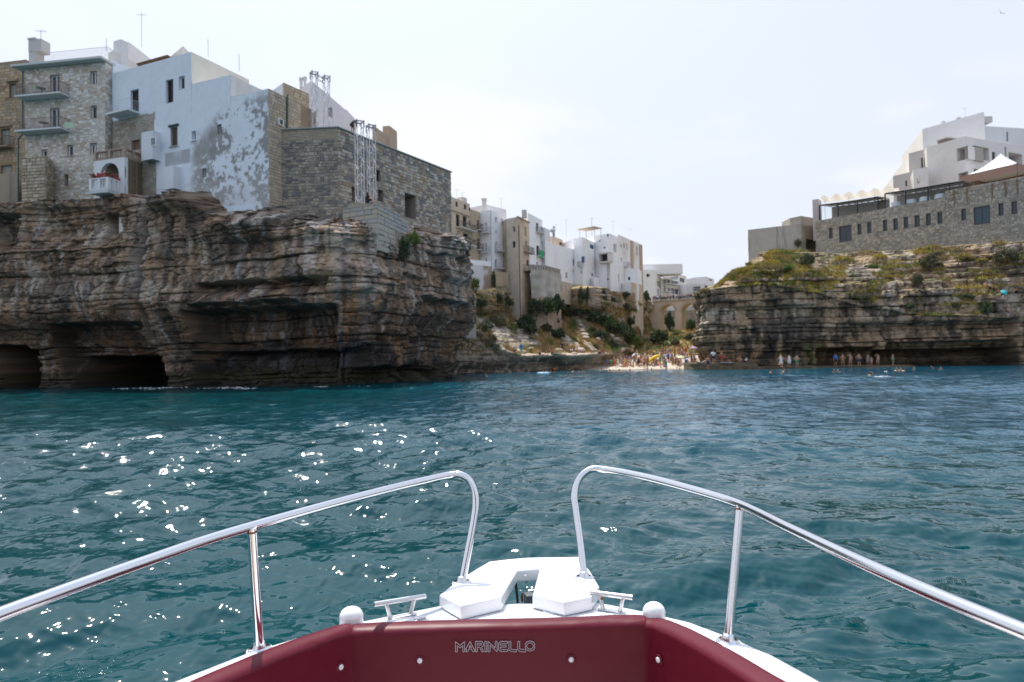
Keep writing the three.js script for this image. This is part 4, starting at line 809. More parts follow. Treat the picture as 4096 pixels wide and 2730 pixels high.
{
  // ---- grey stone house with two long balconies
  const h = thing('stone_house', 'pale stone house with two long balconies and a roof railing', 'house'), W = WG, roofY = W.hit(...Z1(500, 415)).y;
  const R = (q) => W.rect(Z1, q), d1 = R([390, 490, 465, 655]), d2 = R([390, 750, 465, 928]), w = [[705, 460, 757, 560], [708, 730, 757, 830], [703, 1025, 755, 1110], [525, 1038, 572, 1122], [322, 1075, 367, 1130]].map(R), slit = R([500, 1270, 533, 1360]); slit.deep = 0.6;
  const holes = [d1, d2, ...w, slit], col = (u, y, c) => { const v = 0.8 + 0.4 * fbm(u, y, 3, 3); c[0] = 0.45 * v; c[1] = 0.42 * v; c[2] = 0.37 * v; };
  block(h, { pts: [gA, gB, back_(gB, W, 9), back_(gA, W, 9)], y0: 11.5, y1: roofY, col, step: 0.4, rel: 0.03, walls: { 0: { holes } }, parapet: 0.1 });
  const wash = [[.60, .575, .54], [.66, .64, .60], [.54, .515, .48], [.50, .44, .365], [.69, .675, .65], [.43, .355, .27], [.58, .52, .43]];
  layStones(h, [{ W, u0: 0, u1: W.len, y0: 12.4, y1: roofY - 0.1, holes }, { W: frame(gB, back_(gB, W, 9)), u0: 0, u1: 3, y0: 12.4, y1: roofY - .1 }], { h: [0.17, 0.3], w: [0.22, 0.62], proud: 0.03, joint: 0.022, colors: wash, seed: 41, round: true });
  opening(h, W, d1, 'door', { cross: false }); opening(h, W, d2, 'door'); w.forEach((r, i) => opening(h, W, r, 'window', { sill: i > 2 ? M(.4, .37, .33) : undefined })); opening(h, W, slit, 'hole', { deep: 0.6 });
  const us = W.rect(Z1, [192, 600, 545, 700]), bm = M(.58, .60, .60);
  for (const [i, yy] of [[0, 655], [1, 925]]) balcony(h, W, us.u0, us.u1, W.hit(...Z1(300, yy + 20)).y, 1.15, { mat: bm, h: 1.05, gap: 0.14, r: .02, rail: M(.16, .14, .14, .5) });
  // cornice slab
  mesh('cornice', (() => { const g = box(W.len + 1.1, 0.2, 2.2); g.rotateY(W.ry); const p = W.P(W.len / 2 - 0.35, roofY + 0.1, -0.3); g.translate(p.x, p.y, p.z); return g; })(), M(.52, .55, .55), h);
  // roof railing
  const rg = [], rail = (a, b, H) => { const n = Math.round(a.distanceTo(b) / 0.16); rg.push(bar(a.clone().add(V(0, H, 0)), b.clone().add(V(0, H, 0)), 0.02, 5)); for (let i = 0; i <= n; i++) { const p = a.clone().lerp(b, i / n); rg.push(bar(p, p.clone().add(V(0, H, 0)), 0.018, 4)); } };
  rail(W.P(0.6, roofY + 0.2, -0.5), W.P(W.len - 0.2, roofY + 0.2, -0.5), 1.5); rail(W.P(W.len - 0.2, roofY + 0.2, -0.5), W.P(W.len - 0.2, roofY + 0.2, -5), 1.5);
  mesh('roof_railing', join(rg), M(.42, .38, .36, .5), h);
  // drain pipe, chimney
  mesh('drain_pipe', join([bar(W.P(-0.15, roofY - 0.3, 0.12), W.P(-0.15, W.hit(...Z1(180, 960)).y, 0.12), 0.07, 8), bar(W.P(-0.15, W.hit(...Z1(180, 960)).y, 0.12), W.P(-0.65, W.hit(...Z1(155, 995)).y, 0.12), 0.07, 8), bar(W.P(-0.65, W.hit(...Z1(155, 995)).y, 0.12), W.P(-0.65, 14.8, 0.12), 0.07, 8)]), M(.02, .09, .10, .4), h);
  const ch = W.rect(Z1, [250, 222, 362, 400], -1.5), chim = mesh('chimney', (() => { const ww = ch.u1 - ch.u0, g = join([box(ww * .5, ch.y1 - roofY, 1, -ww * .2, (ch.y1 - roofY) / 2), box(ww * .9, 1.2, 1.1, 0, ch.y1 - roofY - .7), box(ww * .55, 0.18, 1.2, -ww * .22, ch.y1 - roofY)]); g.rotateY(W.ry); const p = W.P((ch.u0 + ch.u1) / 2, roofY, -1.5); g.translate(p.x, p.y, p.z); return g; })(), M(.5, .48, .47), h);
  mesh('chimney_hood', (() => { const g = new THREE.CylinderGeometry(1.3, 1.3, 0.9, 20, 1, false, 0, Math.PI); g.rotateZ(Math.PI / 2); g.rotateX(-Math.PI / 2); g.scale(1, 0.9, 1); g.rotateY(W.ry + Math.PI / 2); const q = W.hit(...Z1(390, 392), -2), p = W.P(q.u, roofY + 0.1, -2); g.translate(p.x, p.y, p.z); return g; })(), M(.26, .21, .16), chim);
  // balcony furniture
  const ft = (u, y, label) => { const t = thing('balcony_table', label, 'table', W.P(u, y, 0.6), 'tables on the stone house balconies'); mesh('table_top', (() => { const g = new THREE.CylinderGeometry(0.42, 0.42, 0.03, 18); g.translate(0, 0.72, 0); return g; })(), M(.35, .34, .34), t); mesh('leg', bar(V(0, 0, 0), V(0, 0.72, 0), 0.03), M(.1, .1, .1), t); };
  const yb1 = W.hit(...Z1(300, 675)).y, yb2 = W.hit(...Z1(300, 945)).y; ft(W.hit(...Z1(362, 600)).u, yb1, 'round table on the upper balcony of the stone house'); ft(W.hit(...Z1(380, 880)).u, yb2, 'round table on the lower balcony of the stone house');
  const lime = new THREE.SphereGeometry(0.13, 12, 8); lime.scale(1, 1.25, 0.6); const lp = W.P(W.hit(...Z1(328, 610)).u, W.hit(...Z1(328, 612)).y, 0.75); lime.translate(lp.x, lp.y, lp.z);
  single('cushion', 'bright lime green cushion on the upper balcony', 'cushion', lime, M(.12, .75, .02, .6));
  const bn = W.rect(Z1, [498, 855, 580, 915], 1.2), bg = box(bn.u1 - bn.u0, (bn.y1 - bn.y0) * 0.8, 0.02); bg.rotateY(W.ry); const bp = W.P((bn.u0 + bn.u1) / 2, (bn.y0 + bn.y1) / 2, 1.16); bg.translate(bp.x, bp.y, bp.z);
  single('banner', 'pale banner hung on the lower balcony railing', 'banner', bg, M(.42, .52, .40));
  // round stone bastion at its foot
  const bs = thing('stone_buttress', 'small block-built stone buttress standing on the rock below the stone house', 'buttress'), q0 = pl(85, 64.6), q1 = pl(178, 64.2), q2 = pl(212, 66.2), WB = frame(q0, q1), WC = frame(q1, q2), by = WB.hit(...Z1(250, 1128)).y;
  block(bs, { pts: [q0, q1, q2, { x: q0.x, z: q0.z - 3 }], y0: 12, y1: by, col: (u, y, c) => { c[0] = .2; c[1] = .17; c[2] = .13; }, parapet: .1, step: 1 });
  layStones(bs, [{ W: WB, u0: 0, u1: WB.len, y0: 12.5, y1: by }, { W: WC, u0: 0, u1: WC.len, y0: 12.5, y1: by }], { h: [0.26, 0.34], w: [0.4, 0.75], proud: 0.07, joint: 0.045, colors: [[.47, .40, .30], [.43, .37, .28], [.36, .29, .21], [.52, .45, .35]], seed: 43 });
}
// ---- the long white house
const wA = pl(451, 66.3), wB = pl(1081, 58.2), WW = frame(wA, wB);
{
  const W = WW, h = thing('white_house', 'long whitewashed house with flaking paint and dark brown shutters', 'house');
  const u1 = W.hit(767, 900).u, u2 = W.hit(924, 900).u, t1 = W.hit(765, 207).y, t2 = W.hit(845, 318).y, t3 = W.hit(1000, 371).y;
  const I = (x, y) => { const q = W.hit(...Z2(x, y)); return q; };
  const blue = plaster(.66, .72, .79, 11, .06, .4, .42, .45), stoneP = [I(100, 740), I(440, 712), I(440, 860), I(330, 1170), I(440, 1190), I(440, 1500), I(60, 1500), I(60, 740)];
  const cen = { a: I(800, 700), b: I(1330, 1480), g0: I(700, 1000), g1: I(900, 700), band: I(820, 1480), band2: I(1190, 1430) };
  const uS = I(432, 800).u, yS0 = I(200, 735).y, uP = I(442, 1300).u, yBay = I(440, 1080).y, uG = I(690, 1000).u, uE = I(1335, 900).u, yE0 = I(1200, 560).y, yBand0 = I(900, 1510).y, yBand1 = I(960, 1425).y, uB0 = I(780, 1470).u, uB1 = I(1200, 1470).u, yPanel = I(700, 1075).y;
  const col = (u, y, c) => {
    blue(u, y, c); const n = fbm(u * 0.55, y * 0.45, 91, 5), m = fbm(u * 2.6, y * 2.2, 93, 4), w = fbm(u * 0.2, y * 0.2, 95, 3);
    // bare stone infill on the left
    if ((u < uS + 0.5 * (n - 0.5) && y < yS0 + 0.4 * (n - 0.5) && y > yBay) || (u < uP && y <= yBay)) { const v = 0.7 + 0.6 * m; c[0] = .30 * v; c[1] = .265 * v; c[2] = .22 * v; if (y < yBay) { c[0] *= .85; c[1] *= .85; c[2] *= .85; } return; }
    // paint gone: grey render in ragged patches on the seaward end
    const du = ss(uG, uG + 1.2, u), top = lerp(I(700, 960).y, yE0 - 0.3, clamp((u - uG) / (uE - uG - 3)));
    let worn = du * ss(top + 1.2, top - 1.0, y + 2.5 * (n - 0.5));
    const c1 = Math.exp(-(((u - uG - 2.9) / 1.8) ** 2) - (((y - I(860, 900).y) / 3.6) ** 2)), c2 = ss(uE - 2.2, uE - 0.6, u + 1.5 * (n - 0.5)), c3 = Math.exp(-(((u - uG - 1.2) / 1.3) ** 2)) * ss(I(0, 1000).y, I(0, 1150).y, y) ;
    const fi = fbm(u * 7, y * 6, 97, 3), k = n * 0.34 + m * 0.40 + fi * 0.26 + 0.17 * c1 + 0.12 * c2 + 0.1 * c3;
    const patch = worn * ss(0.535, 0.575, k);
    mixc(c, .285, .29, .285, patch * 0.95); mixc(c, .20, .205, .2, patch * ss(0.5, 0.62, m) * 0.5);
    mixc(c, .36, .35, .33, worn * 0.3 * ss(0.45, 0.6, w));
    // grey panel under the barred window, fresh paint at the foot
    if (u > I(505, 1000).u && u < uG + .2 && y > yPanel - .1 && y < I(600, 985).y) mixc(c, .33, .34, .345, 0.85 * ss(.3, .5, n));
    if (u > uB0 && u < uB1 && y < yBand1 + 0.35 * (n - .5) - 0.06 * Math.abs(u - (uB0 + uB1) / 2)) { c[0] = .60; c[1] = .70; c[2] = .80; }
    else if (y < yBand1 + 2.5) mixc(c, .5, .49, .5, .3 * ss(.4, .6, m));
  };
  const R1 = (q) => W.rect(Z1, q), R2 = (q) => W.rect(Z2, q);
  const door = R1([1023, 605, 1086, 792]), sh = R1([1300, 527, 1357, 708]), wn = R1([1400, 500, 1447, 600]), barw = R2([552, 800, 607, 950]), small = [[717, 832, 750, 905], [920, 780, 952, 855], [800, 1125, 832, 1195], [890, 1380, 930, 1420]].map(R2), brownw = R1([1030, 1000, 1095, 1075]);
  const holes = [door, sh, wn, barw, brownw, ...small]; small.forEach(r => r.deep = 0.4);
  const seg = (a, b, y1, dep) => { const A = W.P(a, 0), B = W.P(b, 0); return [A, B, back_(B, W, dep), back_(A, W, dep)].map(p => ({ x: p.x, z: p.z })); };
  const shift = (u) => (uu, y, c) => col(uu + u, y, c), mv = (u) => holes.filter(r => r.u0 > u[0] && r.u1 < u[1]).map(r => ({ ...r, u0: r.u0 - u[0], u1: r.u1 - u[0] }));
  const cream = plaster(.74, .70, .62, 13, .1, .6, .45, .25), sideStone = masonry(.33, .26, .18, 15, .55, .28, .25);  // cream holds the warm bounce from the sunlit roof in the wall colour
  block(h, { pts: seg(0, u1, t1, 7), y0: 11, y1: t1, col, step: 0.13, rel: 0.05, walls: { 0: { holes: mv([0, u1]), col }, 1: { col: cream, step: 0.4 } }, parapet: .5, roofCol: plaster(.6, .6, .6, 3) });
  block(h, { pts: seg(u1 + .002, u2, t2, 5), y0: 11, y1: t2, col, step: 0.1, rel: 0.05, walls: { 0: { holes: mv([u1, u2]), col: shift(u1) }, 1: { col: plaster(.62, .62, .62, 21, .5, .3, .3, .28), step: 0.25 } }, parapet: .9, roofCol: plaster(.6, .6, .6, 3) });
  block(h, { pts: seg(u2 + .002, W.len, t3, 6.2), y0: 11, y1: t3, col, step: 0.1, rel: 0.05, walls: { 0: { holes: mv([u2, W.len]), col: shift(u2) }, 1: { col: sideStone, step: 0.2 } }, parapet: .6, roofCol: plaster(.5, .5, .5, 3) });
  const br = M(.035, .018, .016, .6), wood = M(.16, .11, .08, .7);
  opening(h, W, door, 'shutter', { mat: br }); opening(h, W, sh, 'shutter', { mat: br }); opening(h, W, wn, 'window', { frame: frameW, pane: glassM, single: true });
  const bw = opening(h, W, barw, 'window', { frame: wood, lintel: M(.05, .045, .04), sill: M(.4, .38, .34) }); { const g = []; for (let i = 1; i < 8; i++) { const u = lerp(barw.u0, barw.u1, i / 8); g.push(bar(W.P(u, barw.y0, -0.03), W.P(u, barw.y1, -0.03), 0.018, 4)); } mesh('grille', join(g), wood, bw); }
  opening(h, W, brownw, 'shutter', { mat: M(.2, .14, .10, .7) }); small.forEach((r, i) => opening(h, W, r, 'window', { frame: frameW, single: true, deep: 0.3, sill: i < 1 ? true : undefined }));
  const bu = R1([912, 780, 1108, 850]); balcony(h, W, bu.u0 + .2, bu.u1 - .25, door.y0, 1.25, { mat: M(.66, .70, .72), h: 1.0, gap: .16, rail: M(.5, .52, .56, .5), r: .012 });
  // two box bays
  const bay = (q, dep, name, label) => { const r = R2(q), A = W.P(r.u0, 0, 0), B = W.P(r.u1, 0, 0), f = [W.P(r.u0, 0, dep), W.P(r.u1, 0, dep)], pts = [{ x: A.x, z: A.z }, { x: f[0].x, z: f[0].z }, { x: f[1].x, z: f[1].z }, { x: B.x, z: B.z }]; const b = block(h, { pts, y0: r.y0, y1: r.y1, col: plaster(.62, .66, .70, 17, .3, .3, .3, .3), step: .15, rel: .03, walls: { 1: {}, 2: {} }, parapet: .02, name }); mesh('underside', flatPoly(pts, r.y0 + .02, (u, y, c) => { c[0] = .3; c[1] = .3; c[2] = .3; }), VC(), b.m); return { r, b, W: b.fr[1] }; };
  const b1 = bay([382, 855, 470, 1075], 0.8, 'bay'), wr = b1.W.rect(Z2, [395, 880, 440, 948]); wr.deep = .03; { const m = mesh('bay_window', (() => { const g = box(wr.u1 - wr.u0, wr.y1 - wr.y0, .06); g.rotateY(b1.W.ry); const p = b1.W.P((wr.u0 + wr.u1) / 2, (wr.y0 + wr.y1) / 2, .01); g.translate(p.x, p.y, p.z); return g; })(), frameW, b1.b.m); mesh('pane', (() => { const g = box((wr.u1 - wr.u0) * .75, (wr.y1 - wr.y0) * .8, .06); g.rotateY(b1.W.ry); const p = b1.W.P((wr.u0 + wr.u1) / 2, (wr.y0 + wr.y1) / 2, .02); g.translate(p.x, p.y, p.z); return g; })(), M(.12, .17, .22, .15), m); }
  const b2 = bay([556, 1122, 630, 1300], 0.75, 'bay'); mesh('waste_pipe', bar(W.P(b2.r.u0 + .8, b2.r.y0, .5), W.P(b2.r.u0 + .65, b2.r.y0 - 1.3, .4), .09, 8), M(.6, .66, .72), h);
  // stone infill laid as stones
  layStones(h, [{ W, u0: 0.05, u1: uS - .3, y0: yBay, y1: yS0 - .2, holes: [brownw] }, { W, u0: 0.05, u1: uP - .15, y0: 12.2, y1: yBay }], { h: [.2, .32], w: [.3, .7], proud: .03, joint: .02, colors: [[.34, .31, .27], [.30, .27, .23], [.38, .35, .31], [.28, .23, .17]], seed: 47, most: 200 });
  // strip of wall between the two houses
  const sA = pl(421.5, 66.9), sB = pl(452, 66.6), WS = frame(sA, sB), st = thing('white_stair_tower', 'narrow white wall strip with flaked shutters between the stone and white houses', 'wall'), ty = WS.hit(...Z1(860, 380)).y, sm = WS.rect(Z1, [845, 455, 862, 505]);
  block(st, { pts: [sA, sB, back_(sB, WS, 4), back_(sA, WS, 4)], y0: 12, y1: ty, col: (u, y, c) => { blue(u, y, c); if (y < WS.hit(...Z1(860, 850)).y) { c[0] = .30; c[1] = .25; c[2] = .19; } else if (y < WS.hit(...Z1(860, 680)).y) mixc(c, .08, .08, .09, ss(.52, .6, fbm(u * 2.2, y * 1.6, 5, 4))); }, step: .12, walls: { 0: { holes: [sm] } }, parapet: .2 }); opening(st, WS, sm, 'hole');
  // penthouses above
  const ph = thing('white_penthouse', 'white rooftop room with a mast behind the roof railing', 'house'), pA = pl(...[Z1(850, 0)[0], 73]), pB = pl(Z1(1012, 0)[0], 70.5), pC = pl(Z1(1262, 0)[0], 76.5), py = yAt(...Z1(1010, 230), 70.5), WP = frame(pA, pB), pw = WP.rect(Z1, [960, 305, 974, 360]);
  block(ph, { pts: [pA, pB, pC, pl(Z1(1100, 0)[0], 80)], y0: t1 - 3, y1: py, col: plaster(.72, .70, .66, 19, .15, .4, .4, .38), step: .3, walls: { 0: { holes: [pw] }, 1: { col: plaster(.74, .72, .72, 20, .1) } }, parapet: .3 }); opening(ph, WP, pw, 'window', { single: true, frame: frameD });
  mesh('roof_pillar', (() => { const q = at(...Z1(945, 375), 68.5), g = box(1.1, 4.2, .8, q.x, q.y - .2, q.z, W.ry); return g; })(), M(.66, .66, .66), ph);
  const ph2 = thing('white_roof_room', 'low white rooftop room beside the brown awning', 'house'), qA = pl(Z1(1312, 0)[0], 70), qB = pl(Z1(1442, 0)[0], 67), qC = pl(Z1(1738, 0)[0], 76), qy = yAt(...Z1(1440, 263), 67);
  block(ph2, { pts: [qA, qB, qC, pl(Z1(1560, 0)[0], 80)], y0: t1 - 2, y1: qy, col: plaster(.74, .69, .62, 23, .15), step: .3, walls: { 0: {}, 1: {} }, parapet: .3 });
  const aw = thing('roof_awning', 'brown reed awning on the white house roof', 'awning'), a0 = at(...Z1(1072, 405), 68.5), a1 = at(...Z1(1312, 338), 67.5), a2 = a1.clone().add(V(.6, .1, -3)), a3 = a0.clone().add(V(.6, .1, -3));
  { const g = []; for (let i = 0; i < 26; i++) { const t = i / 25; g.push(bar(a0.clone().lerp(a1, t), a3.clone().lerp(a2, t), .08, 5)); } mesh('reeds', join(g), M(.17, .10, .06), aw); mesh('beam', bar(a0, a1, .09, 6), M(.12, .07, .04), aw); for (const t of [0.05, .95]) { const p = a0.clone().lerp(a1, t); mesh('post', bar(p, p.clone().setY(p.y - 1.6), .07), M(.12, .07, .04), aw); } }
  // masts
  const mast = (z, x, y0, y1, d, label, yg = true) => { const a = at(...z(x, y1), d), b = at(...z(x, y0), d); antenna(a, b.y - a.y, label, yg); };
  mast(Z1, 318, 140, 228, 66, 'short antenna above the stone house chimney'); mast(Z1, 832, 200, 300, 68, 'thin mast beside the rooftop railing', false); mast(Z1, 1108, 0, 268, 73, 'tall antenna rising from the white penthouse'); mast(Z1, 1630, 208, 348, 70, 'bare pole above the cream terrace wall', false); mast(Z2, 1090, 225, 362, 66, 'bare pole at the far end of the cream terrace wall', false);
  // arched loggia with balustrades
  const lg = thing('arched_loggia', 'white arched loggia with flower boxes below a balustraded terrace', 'loggia'), lA = pl(...[Z1(735, 0)[0], 63.6]), lB = pl(Z1(978, 0)[0], 62.4), lC = pl(Z1(1118, 0)[0], 64.6), WL = frame(lA, lB), WR = frame(lB, lC), ly1 = WL.hit(...Z1(860, 1150)).y, ly0 = 12.2;
  const arch = WL.rect(Z1, [780, 1180, 930, 1400]), rad = (arch.u1 - arch.u0) / 2, ay = arch.y1 - rad, lcol = plaster(.66, .68, .70, 27, .35, .25, .24, .22);
  { const s = new THREE.Shape([new THREE.Vector2(0, ly0), new THREE.Vector2(WL.len, ly0), new THREE.Vector2(WL.len, ly1), new THREE.Vector2(0, ly1)]), hole = new THREE.Path(); hole.moveTo(arch.u0, ly0 + .3); hole.lineTo(arch.u0, ay); hole.absarc((arch.u0 + arch.u1) / 2, ay, rad, Math.PI, 0, true); hole.lineTo(arch.u1, ly0 + .3); hole.closePath(); s.holes.push(hole);
    const g = new THREE.ExtrudeGeometry(s, { depth: 0.35, bevelEnabled: false, curveSegments: 20 }); g.rotateY(WL.ry); const p = WL.P(0, 0, -.35); g.translate(p.x, 0, p.z); mesh('arched_front', g, M(.66, .68, .70), lg); }
  mesh('side_wall', wallGeo(WR, { y0: ly0, y1: ly1, col: masonry(.17, .13, .09, 29, .5, .3, .2), step: .15, rel: .06 }), VC(), lg);
  mesh('inner_wall', wallGeo(frame({ x: lA.x - WL.nx * 1.4, z: lA.z - WL.nz * 1.4 }, { x: lB.x - WL.nx * 1.4, z: lB.z - WL.nz * 1.4 }), { y0: ly0, y1: ly1, col: masonry(.24, .19, .14, 31, .5, .3, .2), step: .3 }), VC(), lg);
  mesh('terrace_floor', flatPoly([lA, lB, lC, { x: lC.x - 1, z: lC.z - 4 }, { x: lA.x, z: lA.z - 4 }], ly1, (u, y, c) => { c[0] = .35; c[1] = .3; c[2] = .25; }), VC(), lg);
  const balu = (Wx, y, hgt, mat, parent, nPer = .26, name = 'balustrade', o = 0) => { const m = mesh(name, (() => { const g = [box(Wx.len, .12, .26, Wx.len / 2, hgt - .06), box(Wx.len, .1, .24, Wx.len / 2, .05)]; for (const u of [.12, Wx.len / 2, Wx.len - .12]) g.push(box(.26, hgt - .1, .27, u, hgt / 2)); const gg = join(g); gg.rotateY(Wx.ry); const p = Wx.P(0, y, o - .12); gg.translate(p.x, p.y, p.z); return gg; })(), mat, parent); const pr = [[.03, 0], [.075, .02], [.085, .2], [.04, .38], [.035, .7], [.07, .85], [.04, 1]].map(a => new THREE.Vector2(a[0], a[1] * (hgt - .22))); const lathe = new THREE.LatheGeometry(pr, 8), n = Math.round(Wx.len / nPer); for (let i = 0; i < n; i++) { const u = (i + .5) * Wx.len / n; if ([.12, Wx.len / 2, Wx.len - .12].some(q => Math.abs(q - u) < .2)) continue; const b = mesh('baluster', lathe, mat, m); b.position.copy(Wx.P(u, y + .1, o - .12)); } };
  const bMat = M(.34, .27, .21); balu(WL, ly1, WL.hit(...Z1(860, 1075)).y - ly1, bMat, lg); balu(WR, ly1, WL.hit(...Z1(860, 1075)).y - ly1, bMat, lg);
  // flower balcony
  const fb = thing('flower_balcony', 'little white balustraded balcony with red flowers', 'balcony'), fr = frame(pl(Z1(697, 0)[0], 61.7), pl(Z1(848, 0)[0], 61.2)), fs = frame(fr.B, pl(Z1(938, 0)[0], 62.6)), fy0 = fr.hit(...Z1(770, 1390)).y, fy1 = fr.hit(...Z1(770, 1296)).y, wm = M(.68, .70, .72);
  mesh('slab', (() => { const pts = [fr.A, fr.B, fs.B, { x: fs.B.x - fr.nx * 1.0, z: fs.B.z - fr.nz * 1 }, { x: fr.A.x - fr.nx * 2.4, z: fr.A.z - fr.nz * 2.4 }], s = new THREE.Shape(pts.map(p => new THREE.Vector2(p.x, -p.z))), g = new THREE.ExtrudeGeometry(s, { depth: .3, bevelEnabled: false }); g.rotateX(-Math.PI / 2); g.translate(0, fy0 - .3, 0); return g; })(), M(.5, .54, .55), fb);
  balu(fr, fy0, fy1 - fy0, wm, fb, .3); balu(fs, fy0, fy1 - fy0, wm, fb, .3);
  srand(9); const flowers = [], leavesG = []; for (let i = 0; i < 150; i++) { const t = rnd(), Wq = t < .65 ? fr : fs, u = rnd(0, Wq.len), p = Wq.P(u, fy1 + rnd(.02, .42), rnd(-.35, .08)), g = new THREE.IcosahedronGeometry(rnd(.05, .09), 0); g.translate(p.x, p.y, p.z); (rnd() < .5 ? flowers : leavesG).push(g); }
  const fp = tag(mesh(numbered('flower_plants'), join(leavesG), M(.03, .075, .025), scene), 'red geraniums along the little white balcony', 'flowers'); mesh('blossoms', join(flowers), M(.5, .03, .035, .6), fp);
}

// ---------------------------------------------------------------- stone bastion, towers, scaffold trusses
const fA = pl(1134, 59.6), fB = pl(1359, 59.2), fC = pl(1813, 74.0), WF1 = frame(fA, fB), WF2 = frame(fB, fC);
const fortTop = WF1.hit(1359, 511).y;
{
  const h = thing('stone_bastion', 'massive grey stone bastion with square openings on the headland', 'bastion'), y0 = 12.6;
  const R = (q) => WF2.rect(Z3, q), o1 = R([890, 845, 923, 932]), o2 = R([905, 1000, 945, 1090]), o3 = R([1115, 1035, 1200, 1220]), o4 = R([698, 975, 726, 1090]); o2.deep = .5; o3.deep = 1.4; o4.deep = .4;
  const holes = [o1, o2, o3, o4], mort = (u, y, c) => { const v = .8 + .4 * fbm(u, y, 7, 3); c[0] = .27 * v; c[1] = .24 * v; c[2] = .20 * v; };
  block(h, { pts: [fA, fB, fC, pl(1700, 84), pl(1180, 72)], y0, y1: fortTop, col: mort, step: .5, walls: { 0: {}, 1: { holes } }, parapet: .25, roofCol: plaster(.3, .28, .25, 5) });
  opening(h, WF2, o1, 'window', { frame: frameD, single: true }); opening(h, WF2, o2, 'hole', { deep: .5 }); opening(h, WF2, o3, 'hole', { deep: 1.4 }); opening(h, WF2, o4, 'window', { frame: M(.2, .1, .06), pane: M(.2, .1, .06) });
  layStones(h, [{ W: WF1, u0: 0, u1: WF1.len, y0, y1: fortTop - 1.0 }], { h: [.18, .36], w: [.2, .58], proud: .06, joint: .035, seed: 54, round: true, colors: [[.22, .205, .19], [.29, .265, .23], [.155, .155, .155], [.35, .315, .265], [.25, .22, .18], [.40, .36, .31]], most: 130 });
  layStones(h, [{ W: WF2, u0: 0, u1: WF2.len, y0, y1: fortTop - .1, holes }], { h: [.2, .38], w: [.26, .74], proud: .06, joint: .03, seed: 51, round: true, colors: [[.27, .25, .225], [.36, .325, .275], [.20, .195, .19], [.43, .385, .315], [.30, .25, .19], [.48, .435, .365], [.37, .26, .17]], most: 170 });
  // smooth newer courses at the top of the short face
  layStones(h, [{ W: WF1, u0: 0, u1: WF1.len, y0: fortTop - 1.0, y1: fortTop - .06 }], { h: [.12, .16], w: [.6, 1.2], proud: .03, joint: .015, seed: 53, colors: [[.34, .29, .22], [.37, .315, .24]], most: 0 });
  const cop = (W) => { const g = box(W.len + .2, .09, .5); g.rotateY(W.ry); const p = W.P(W.len / 2, fortTop + .05, -.1); g.translate(p.x, p.y, p.z); return g; };
  mesh('coping', cop(WF1), M(.30, .34, .33), h); mesh('coping', cop(WF2), M(.302, .34, .33), h);
  mesh('floodlight', (() => { const g = new THREE.SphereGeometry(.14, 10, 8); const q = WF2.hit(...Z3(1285, 845)), p = WF2.P(q.u, q.y, .15); g.translate(p.x, p.y, p.z); return g; })(), M(.7, .7, .7, .3), h);
  // pedestal
  const pd = thing('stone_pedestal', 'block-built stone pedestal carrying the truss towers', 'pedestal'), a = pl(1376, 57.6), b = pl(1517, 55.9), c = pl(1640, 62.5), Wa = frame(a, b), Wb = frame(b, c), ty = Wa.hit(...Z3(915, 1100)).y, base = 11.2;
  block(pd, { pts: [a, b, c, pl(1430, 64)], y0: base, y1: ty, col: mort, step: 1, parapet: .05 });
  layStones(pd, [{ W: Wa, u0: 0, u1: Wa.len, y0: Wa.hit(...Z3(800, 1270)).y, y1: ty }, { W: Wb, u0: 0, u1: Wb.len, y0: Wa.hit(...Z3(800, 1270)).y, y1: ty, mask: (u, y) => y < ty - .02 * u }], { h: [.34, .46], w: [.7, 1.5], proud: .05, joint: .03, seed: 57, colors: [[.36, .355, .34], [.32, .325, .32], [.40, .37, .31], [.27, .27, .265]] });
  layStones(pd, [{ W: Wa, u0: .3, u1: Wa.len, y0: base, y1: Wa.hit(...Z3(800, 1274)).y }, { W: Wb, u0: 0, u1: Wb.len * .5, y0: base, y1: Wa.hit(...Z3(800, 1274)).y }], { h: [.4, .5], w: [.9, 1.7], proud: .12, joint: .012, seed: 58, colors: [[.38, .355, .30], [.41, .385, .33]] });
  // side wall of the white block: stone tower behind it
  const tw = thing('stone_tower', 'tan stone tower block behind the white house with a green drain pipe', 'tower'), t0 = pl(Z2(1240, 0)[0], 66.5), t1 = pl(1142, 62), t2 = pl(1246, 64.8), T1 = frame(t0, t1), T2 = frame(t1, t2), tty = yAt(1142, 330, 62), sw = T2.rect(Z2, [1560, 700, 1562, 702]);
  block(tw, { pts: [t0, t1, t2, pl(1160, 70)], y0: 14, y1: tty, col: masonry(.33, .26, .18, 33, .55, .28, .25), step: .2, walls: { 0: { col: plaster(.7, .72, .74, 35, .1) }, 1: {} }, parapet: .3 });
  layStones(tw, [{ W: T2, u0: 0, u1: T2.len, y0: fortTop - .5, y1: tty - .05 }], { h: [.24, .32], w: [.35, .8], proud: .03, joint: .018, seed: 59, colors: [[.48, .38, .26], [.43, .34, .235], [.53, .43, .31], [.40, .335, .26], [.50, .36, .23]] });
  const sideW = frame(wB, { x: wB.x - WW.nx * 6, z: wB.z - WW.nz * 6 });
  const sg = thing('stone_return_wall', 'stone return wall at the corner of the white house', 'wall'), wy = WW.hit(1000, 371).y; layStones(sg, [{ W: sideW, u0: 0, u1: 4, y0: 12.5, y1: wy - .1 }], { h: [.22, .32], w: [.3, .7], proud: .04, joint: .02, seed: 60, colors: [[.46, .38, .29], [.40, .335, .255], [.49, .41, .32], [.35, .295, .24]] });
  mesh('drain_pipe', bar(sideW.P(sideW.hit(...Z2(1457, 720)).u || 2, fortTop, .12), sideW.P(2.2, fortTop + 3.4, .12), .09, 8), M(.02, .09, .085, .45), sg);
